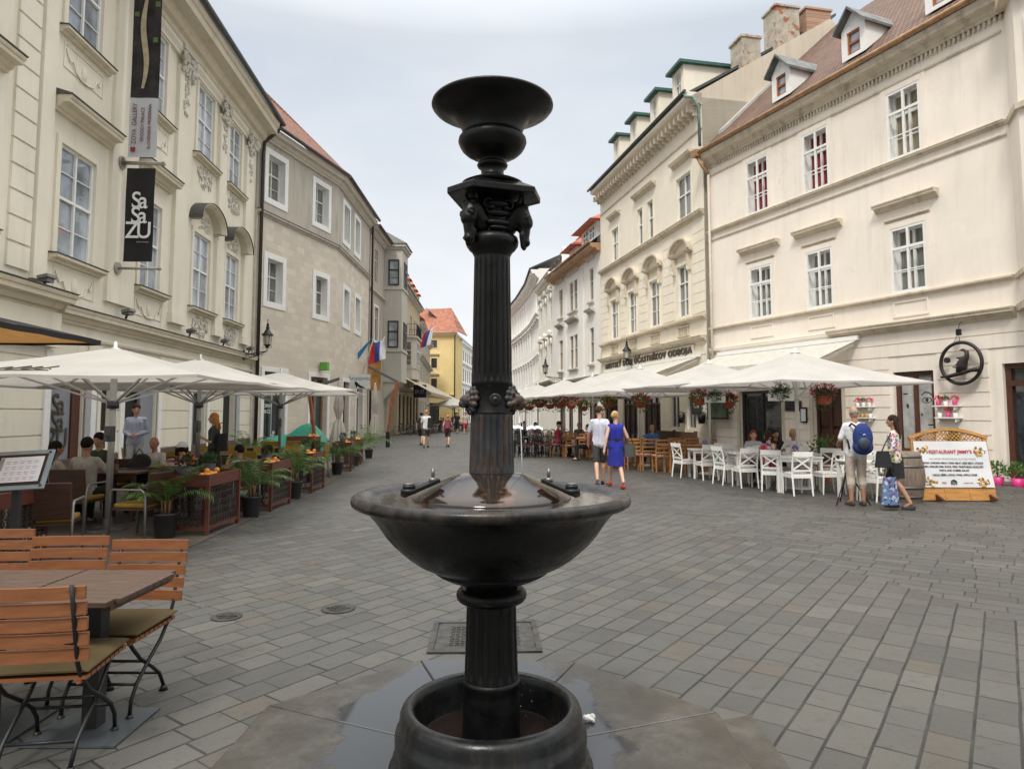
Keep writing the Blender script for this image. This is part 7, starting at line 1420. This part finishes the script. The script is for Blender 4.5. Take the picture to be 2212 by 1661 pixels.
# table bits
def bits(label,loc,kind):
    t=thing(*{'pot':('lavender_pot',label,'small pot'),'cond':('condiment_set',label,'condiments')}[kind],loc,0,'small things on the white and pine tables'); mb=MB()
    if kind=='pot': mb.lathe([(.035,0),(.05,.09),(0,.08)],12); mb.build('pot',wp,t); mb=MB(); leaves(mb,(0,0,.14),(.06,.06,.07),50,.05,random.Random(1),.3,.9); mb.build('foliage',mat('lavender_bloom',(.20,.14,.38),.7,var=.4),t)
    else:
        for x,m in ((-.05,wp),(.0,mat('bottle_dark',(.05,.03,.02),.2)),(.05,steel)): mb=MB(); mb.lathe([(.02,0),(.02,.09),(.01,.11),(.01,.14),(0,.14)],10,(x,0,0)); mb.build('bottle',m,t)
bits('lavender pot on the leftmost white table',(5.0,17.6,.742),'pot'); bits('lavender pot on the front white table',(6.1,14.65,.742),'pot'); bits('small condiment bottles on the table of the red haired woman',(4.85,15.9,.742),'cond'); bits('condiment bottles on the long pine table',(4.7,19.4,.752),'cond'); bits('green bottle set on the pine table of the man in red',(2.55,26.3,.752),'cond'); bits('cutlery jar on the white table between the standing customers',(7.05,13.3,.742),'cond'); bits('condiment bottles on the pine table behind the handbag',(3.4,20.9,.752),'cond')
# ================= PEOPLE
polo=smat('pale_lavender_cotton',(.52,.53,.62)); char=smat('charcoal_cotton',(.045,.045,.042)); blue=smat('royal_blue_cloth',(.012,.022,.26)); blk=smat('black_cotton',(.012,.012,.014)); wtee=smat('white_cotton',(.62,.62,.64)); tan_=smat('beige_cotton',(.47,.40,.33))
person('man in lavender polo shirt and charcoal shorts walking away beside the woman in blue',(2.03,15.75,0),R(-4),1.84,walk=1,top=polo,sleeve=.42,bottom=char,blen=.46,hair='brown',yaw=R(-50),vox=.010,shoe=mat('navy_shoe',(.02,.025,.05),.6),sk=mat('skin_fair',(.56,.34,.25),.55,var=.06),group='people walking on the square')
sf=MT['skin_fair']; redsh=mat('red_shoe',(.42,.015,.03),.4)
person('blonde woman in sleeveless royal blue dress with black belt and red shoes walking away',(2.32,15.2,0),R(6),1.72,walk=-1,dress=(blue,.50,blue),hair='blonde',hs='bun',yaw=R(-45),vox=.010,sk=sf,shoe=redsh,fat=1.14,J={'elR':(.27,-.02,1.13),'wrR':(.30,.16,1.02),'elL':(-.235,-.08,1.13),'wrL':(-.29,-.10,.87),'knL':(-.07,.20,.52),'anL':(-.06,.34,.10),'toeL':(-.08,.50,.05),'knR':(.08,-.03,.50),'anR':(.09,-.28,.16),'toeR':(.09,-.15,.04)},group='people walking on the square')
mb=MB(); mb.lathe([(.158,1.06),(.163,1.075),(.163,1.105),(.158,1.12)],32,(2.32,15.2,-.02),rf=lambda r_,z,a:r_*.72*r_/math.hypot(.72*r_*math.cos(a),r_*math.sin(a)))
bl_o=mb.build('belt',blk,None); bl_o.parent=[o for o in C.objects if o.get('label','').startswith('blonde woman in sleeve')][0]; bl_o.matrix_parent_inverse=Matrix.Translation((-2.32,-15.2,0))
def bag(name,label,loc,rz,w,d,h,m,strap=None,cat='bag'):
    t=thing(name,label,cat,loc,rz,'bags carried by people'); mb=MB(); mb.sheet(lambda u,v:(w/2*math.cos(2*PI*u)*(1-.25*v),d/2*math.sin(2*PI*u)*(1-.5*v)+.0,h*v),20,6); mb.add([(w/2*math.cos(a),d/2*math.sin(a),0) for a in [2*PI*i/20 for i in range(20)]],[tuple(range(20))]); mb.build('body',m,t)
    if strap: mb=MB(); mb.path(strap,.010,6); mb.build('strap',blk,t)
    return t
bag('handbag','dark grey leather handbag on the right arm of the woman in blue',(2.63,15.32,.68),.1,.34,.16,.30,mat('grey_leather',(.055,.055,.05),.45),[(-.1,0,.28),(-.07,0,.42),(.05,0,.42),(.1,0,.28)])
# backpack man
person('balding man in white T shirt, beige capri trousers and sandals standing with a blue backpack',(6.21,12.3,0),R(-6),1.80,top=wtee,sleeve=.42,bottom=tan_,blen=.74,hair='grey',hs='bald',nod=R(18),vox=.010,sk=skind,shoe=mat('sandal_brown',(.06,.045,.035),.6),fat=1.08,J={'elL':(-.25,.02,1.13),'wrL':(-.20,.26,1.05),'elR':(.27,.03,1.13),'wrR':(.22,.27,1.07)},group='customers standing by the sign board')
t=thing('backpack','blue backpack with black pockets on the back of the balding man','backpack',(6.19,12.04,1.0),R(-6)); bbm=smat('navy_blue_nylon',(.012,.03,.15))
mb=MB(); mb.ball((0,-.06,.22),(.17,.12,.27),16,12); mb.ball((0,-.05,.06),(.175,.13,.14),16,10); mb.cap((-.02,-.03,.42),(.02,-.03,.42),.06,.06); obj('pack',remesh(mb,.012,bbm,3,name='pack'),t)
mb=MB(); mb.ball((-.02,-.16,.12),(.11,.06,.12),14,9); mb.build('front_pocket',mat('dark_nylon',(.02,.03,.06),.6),t); mb=MB()
for s in (-1,1): mb.path([(s*.09,.0,.42),(s*.12,.10,.47),(s*.13,.24,.40),(s*.15,.27,.25),(s*.17,.10,.02)],.018,6)
mb.build('strap',blk,t); mb=MB(); mb.path([(-.04,-.18,.27),(-.02,-.185,.29),(.0,-.18,.27)],.006,4); mb.build('white_logo',white,t)
t=thing('camera_tripod','thin black tripod standing against the legs of the backpack man','tripod',(6.16,12.55,0),0); 
for x,y in ((-.33,-.25),(.30,-.22),(.0,.3)): mb=MB(); mb.path([(0,0,.62),(x,y,.0)],[.016,.011],6); mb.build('leg',black,t)
mb=MB(); mb.cyl((0,0,.55),(0,0,.85),.014); mb.build('column',black,t)
# floral woman
flb=spots('floral_blouse',(.60,.56,.50),[(.50,.04,.10),(.03,.10,.35),(.10,.22,.06),(.55,.40,.10),(.45,.10,.20),(.05,.05,.06),(.6,.3,.3)],22,.48)
person('woman with long dark hair in floral blouse and black skirt standing beside the barrel',(6.72,11.95,0),R(52),1.64,top=flb,sleeve=.8,dress=(None,.56,blk),hair='dark',hs='wavy',vox=.010,sk=skind,yaw=R(8),fat=1.06,J={'knR':(.10,.13,.50),'anR':(.10,.05,.085),'toeR':(.11,.2,.03),'knL':(-.10,-.02,.50),'anL':(-.12,-.24,.12),'toeL':(-.13,-.12,.035),'elL':(-.24,-.02,1.13),'wrL':(-.26,.12,.92)},group='customers standing by the sign board')
bag('shoulder_bag','black shoulder bag at the left side of the woman in the floral blouse',(6.42,11.78,.72),0,.30,.14,.28,blk,[(-.03,0,.25),(.06,.02,.42),(.17,.05,.58),(.24,.10,.60)]); bag('shopping_bag','blue patterned shopping bag hanging beside the legs of the woman in the floral blouse',(6.48,11.72,.10),.3,.36,.20,.46,spots('print_bag',(.10,.16,.28),[(.30,.38,.5),(.15,.05,.2),(.05,.1,.25),(.4,.45,.5),(.03,.03,.06)],20,.5),[(-.08,0,.45),(0,0,.66),(.08,0,.45)])
# seated on the right terrace
S_=dict(sit=True,vox=.013); gs_='guests seated on the right terrace'
person('red haired woman in pale blouse facing the camera at the white table',(5.93,16.7,0),R(172),1.66,top=smat('pale_blue_blouse',(.42,.44,.52)),sleeve=.9,bottom=blk,blen=1.,hair='auburn',hs='long',sk=sf,group=gs_,**S_)
person('light brown haired woman seen from behind in a bright floral dress with black strap',(5.73,15.2,0),R(20),1.68,top=spots('bright_floral',(.55,.12,.14),[(.60,.35,.02),(.45,.05,.12),(.55,.5,.45),(.20,.05,.25),(.6,.2,.1)],9,.6),sleeve=.25,bottom=blk,blen=.9,hair='brown',hs='bob',sk=sf,group=gs_,**S_)
bag('camera_strap_bag','small black bag strap across the back of the woman in the bright floral dress',(5.93,14.93,.5),.4,.2,.1,.2,blk,[(0,0,.2),(-.1,.02,.45),(-.32,.08,.62)])
person('dark haired woman with sunglasses in black behind the red haired woman',(6.67,17.2,0),R(175),1.66,top=blk,sleeve=.3,bottom=blk,blen=1.,hair='dark',hs='long',sk=skind,group=gs_,**S_)
person('older blonde person in white shirt leaning over the white table near the pole',(6.85,16.55,0),R(150),1.70,top=wtee,sleeve=.5,bottom=tan_,blen=1.,hair='blonde',hs='bob',sk=skind,nod=R(15),group=gs_,**S_)
person('man in dark red shirt sitting at the pine table and reading',(1.78,26.1,0),R(-85),1.80,top=smat('crimson_cotton',(.22,.012,.03)),sleeve=.45,bottom=blk,blen=1.,hair='brown',nod=R(30),sk=sf,group=gs_,**S_)
person('person in orange red top seated behind the walking couple',(2.7,24.0,0),R(90),1.7,top=smat('orange_red_cotton',(.36,.06,.03)),sleeve=.4,bottom=blk,blen=1.,hair='brown',hs='bob',group=gs_,**S_)
person('dark haired woman in dark top deep behind the handbag',(3.35,22.6,0),R(200),1.65,top=blk,sleeve=.4,bottom=blk,blen=1.,hair='black',hs='long',sk=skind,group=gs_,**S_)
person('person in bright blue shirt seated before the framed posters',(4.6,22.3,0),R(150),1.7,top=smat('sky_blue_cotton',(.04,.16,.42)),sleeve=.4,bottom=blk,blen=1.,hair='ginger',group=gs_,**S_)
person('guest in black with hands on a table left of the menu book',(.35,28.0,0),R(20),1.7,top=blk,sleeve=.4,bottom=blk,blen=1.,hair='black',group=gs_,**S_)
person('guest in dusky pink beyond the menu book',(1.0,29.0,0),R(200),1.7,top=smat('dusky_pink_cotton',(.30,.14,.15)),sleeve=.4,bottom=blk,blen=1.,hair='brown',group=gs_,**S_)
person('guest in grey far under the sixth parasol',(.6,33.2,0),R(190),1.7,top=smat('grey_cotton',(.2,.2,.21)),sleeve=.4,bottom=blk,blen=1.,hair='dark',group=gs_,**S_)
person('guest in grey green deep behind the pine table of the reading man',(2.75,27.9,0),R(190),1.7,top=smat('grey_green_cotton',(.12,.14,.12)),sleeve=.4,bottom=blk,blen=1.,hair='grey',group=gs_,**S_)
person('waitress with white apron standing by the far posters',(3.9,29.5,0),R(160),1.7,top=wtee,sleeve=.5,bottom=blk,blen=1.,hair='dark',hs='bun',vox=.016,group='people standing about')
# left terrace
gl_='guests seated on the left terrace'
person('woman with long black hair in white top seated at the left, back to the camera',(-6.72,10.0,0),R(-35),1.66,top=smat('white_cotton_shaded',(.36,.33,.30)),sleeve=.35,bottom=blk,blen=1.,hair='black',hs='long',sk=skind,group=gl_,**S_)  # white cloth with the terrace shade put into its colour
person('black haired man in white T shirt, back turned, left of the steel pole',(-6.22,9.95,0),R(5),1.74,top=smat('white_cotton_shaded',(.36,.33,.30)),sleeve=.45,bottom=blk,blen=1.,hair='black',sk=skind,group=gl_,**S_)
person('man in dark green shirt facing the camera across the teak table',(-6.85,11.3,.0),R(175),1.78,top=smat('dark_green_cotton',(.03,.04,.02)),sleeve=.45,bottom=blk,blen=1.,hair='black',nod=R(12),sk=skind,group=gl_,**S_)
person('man in white T shirt facing the camera with a black camera bag on his knees',(-6.25,11.9,0),R(175),1.66,top=smat('cream_cotton',(.50,.46,.42)),sleeve=.45,bottom=blk,blen=1.,hair='black',hs='bald',sk=mat('skin_reddish',(.38,.16,.10),.5),group=gl_,**S_)
t=thing('camera_bag','bulky black camera bag held on the knees of the man in the white T shirt','bag',(-6.28,11.45,.56),.3); mb=MB(); mb.ball((0,0,.16),(.19,.15,.19),14,9); mb.ball((.06,0,.28),(.14,.12,.14)); mb.ball((-.1,.02,.1),(.13,.12,.12)); obj('pack',remesh(mb,.015,smat('black_nylon',(.012,.013,.012)),3),t); mb=MB(); mb.path([(-.1,0,.3),(0,.05,.5),(.12,0,.34)],.012,6); mb.build('strap',blk,t)
person('woman in white cap and black top behind the nearest barrier',(-5.02,10.35,0),R(20),1.62,top=blk,sleeve=.4,bottom=blk,blen=1.,hair='black',hs='bob',cap_=smat('cap_white',(.55,.53,.52)),sk=skind,group=gl_,**S_)
person('short haired woman in sleeveless mint top behind the tall palm, hand at mouth',(-4.52,11.3,-.06),R(70),1.60,top=smat('mint_cotton',(.35,.48,.40)),sleeve=0,bottom=blk,blen=1.,hair='black',sk=skind,J={'wrL':(-.08,.18,1.02),'elL':(-.22,.12,.82)},group=gl_,**S_)
t=thing('striped_cloth','red and white striped cloth bag hanging behind the nearest barrier','bag',(-5.0,10.15,.60)); mb=MB(); mb.sheet(lambda u,v:(-.17+.32*u,.02*math.sin(u*9)+.02,.36*v+.02*math.sin(u*5)),10,6); me=mb.build('cloth',stripes('red_white_stripes',(.45,.03,.04),(.6,.58,.56),11.),t); mb=MB(); mb.bx(-.1,.1,.0,.12,.0,.3); mb.build('body',smat('cap_white',(.5,.5,.5)),t)
bag('black_rucksack','black rucksack with a white tag on a chair behind the nearest barrier',(-4.75,10.7,.50),.2,.4,.28,.48,smat('black_nylon',(.012,.013,.012)))
person('man in light blue shirt and pale trousers standing in the palace doorway with folded hands',(-8.42,15.2,.05),R(-165),1.84,top=smat('light_blue_shirt',(.38,.42,.56)),sleeve=.95,bottom=smat('pale_grey_trousers',(.42,.44,.46)),blen=1.,hair='brown',hs='short',yaw=R(20),nod=R(15),vox=.011,tuck=True,J={'elL':(-.215,-.03,1.13),'wrL':(-.06,.17,1.07),'elR':(.215,-.03,1.13),'wrR':(.05,.19,1.05)},group='people standing about')
person('red haired woman in black top and short black shorts walking past the palace wall',(-6.14,14.0,0),R(100),1.68,walk=-1,top=smat('dark_grey_top',(.05,.055,.06)),sleeve=.4,bottom=blk,blen=.16,hair='ginger',hs='long',vox=.011,sk=sf,J={'elL':(-.22,.02,1.12),'wrL':(-.12,.20,1.20)},group='people standing about')
bag('tote_bag','black tote bag on the shoulder of the walking red haired woman',(-5.95,13.95,.88),1.2,.32,.14,.36,blk,[(-.08,0,.36),(-.1,0,.55),(0,0,.58)])
# walkers down the street
gw_='people walking down the street'
person('man in white T shirt and dark shorts walking away far down the street',(-4.17,33.0,0),R(2),1.84,walk=1,top=wtee,sleeve=.42,bottom=char,blen=.42,hair='ginger',sk=sf,vox=.016,group=gw_)
bag('sling_bag','black sling bag on the back of the man in white far down the street',(-3.95,32.8,.95),.2,.3,.2,.5,blk)
person('person in black half hidden on the left of the man in white',(-4.75,35.5,0),R(0),1.72,walk=-1,top=blk,sleeve=.4,bottom=blk,blen=.5,hair='dark',vox=.018,group=gw_)
person('woman in red top and dark shorts walking away with a maroon backpack',(-3.2,33.8,0),R(0),1.60,walk=-1,top=smat('red_top',(.35,.04,.05)),sleeve=.05,bottom=char,blen=.40,hair='ginger',hs='bun',sk=sf,vox=.016,group=gw_)
bag('maroon_backpack','maroon patterned backpack on the woman far down the street',(-3.2,33.62,.92),0,.32,.24,.42,spots('maroon_print',(.10,.01,.025),[(.3,.1,.1),(.2,.02,.05)],14,.3))
for i,(u,y,c_,tp_,bt_,bl,hr) in enumerate(((-4.6,57,'woman in a long black dress walking toward the camera far off',blk,blk,.6,'dark'),(-3.75,54.5,'man in pale shirt and bright red shorts far down the street near the column',smat('sand_cotton',(.4,.36,.30)),smat('bright_red_cotton',(.5,.02,.06)),.42,'dark'),(-4.2,62,'distant person in red behind the woman in black',smat('red_top',(.35,.04,.05)),blk,.8,'brown'),(-5.3,64,'distant person in green by the far parasol',smat('grass_green_cotton',(.03,.22,.12)),char,.9,'brown'),(-3.6,68,'farthest person in white by the column edge',wtee,char,.9,'dark'))): person(c_,(u,y,0),R(180),1.76,walk=1 if i%2 else -1,top=tp_,sleeve=.3,bottom=bt_,blen=bl,hair=hr,vox=.022,group=gw_)
for i,(x,y) in enumerate(((-7.2,59.6),(-6.2,61.2),(-5.6,63),(-6.9,66),(-5.3,68),(-6.2,70))): person('distant seated guest in %s clothes under the far parasols'%['brown','crimson','navy','olive','white','rust'][i],(x,y,0),R(60*i),1.7,top=smat('far_cloth_%s'%'abcdef'[i],[(.2,.1,.06),(.35,.04,.05),(.03,.04,.12),(.12,.12,.04),(.5,.5,.5),(.3,.1,.04)][i]),sleeve=.4,bottom=blk,blen=1.,hair='brown',sit=True,vox=.025,group='distant seated guests')
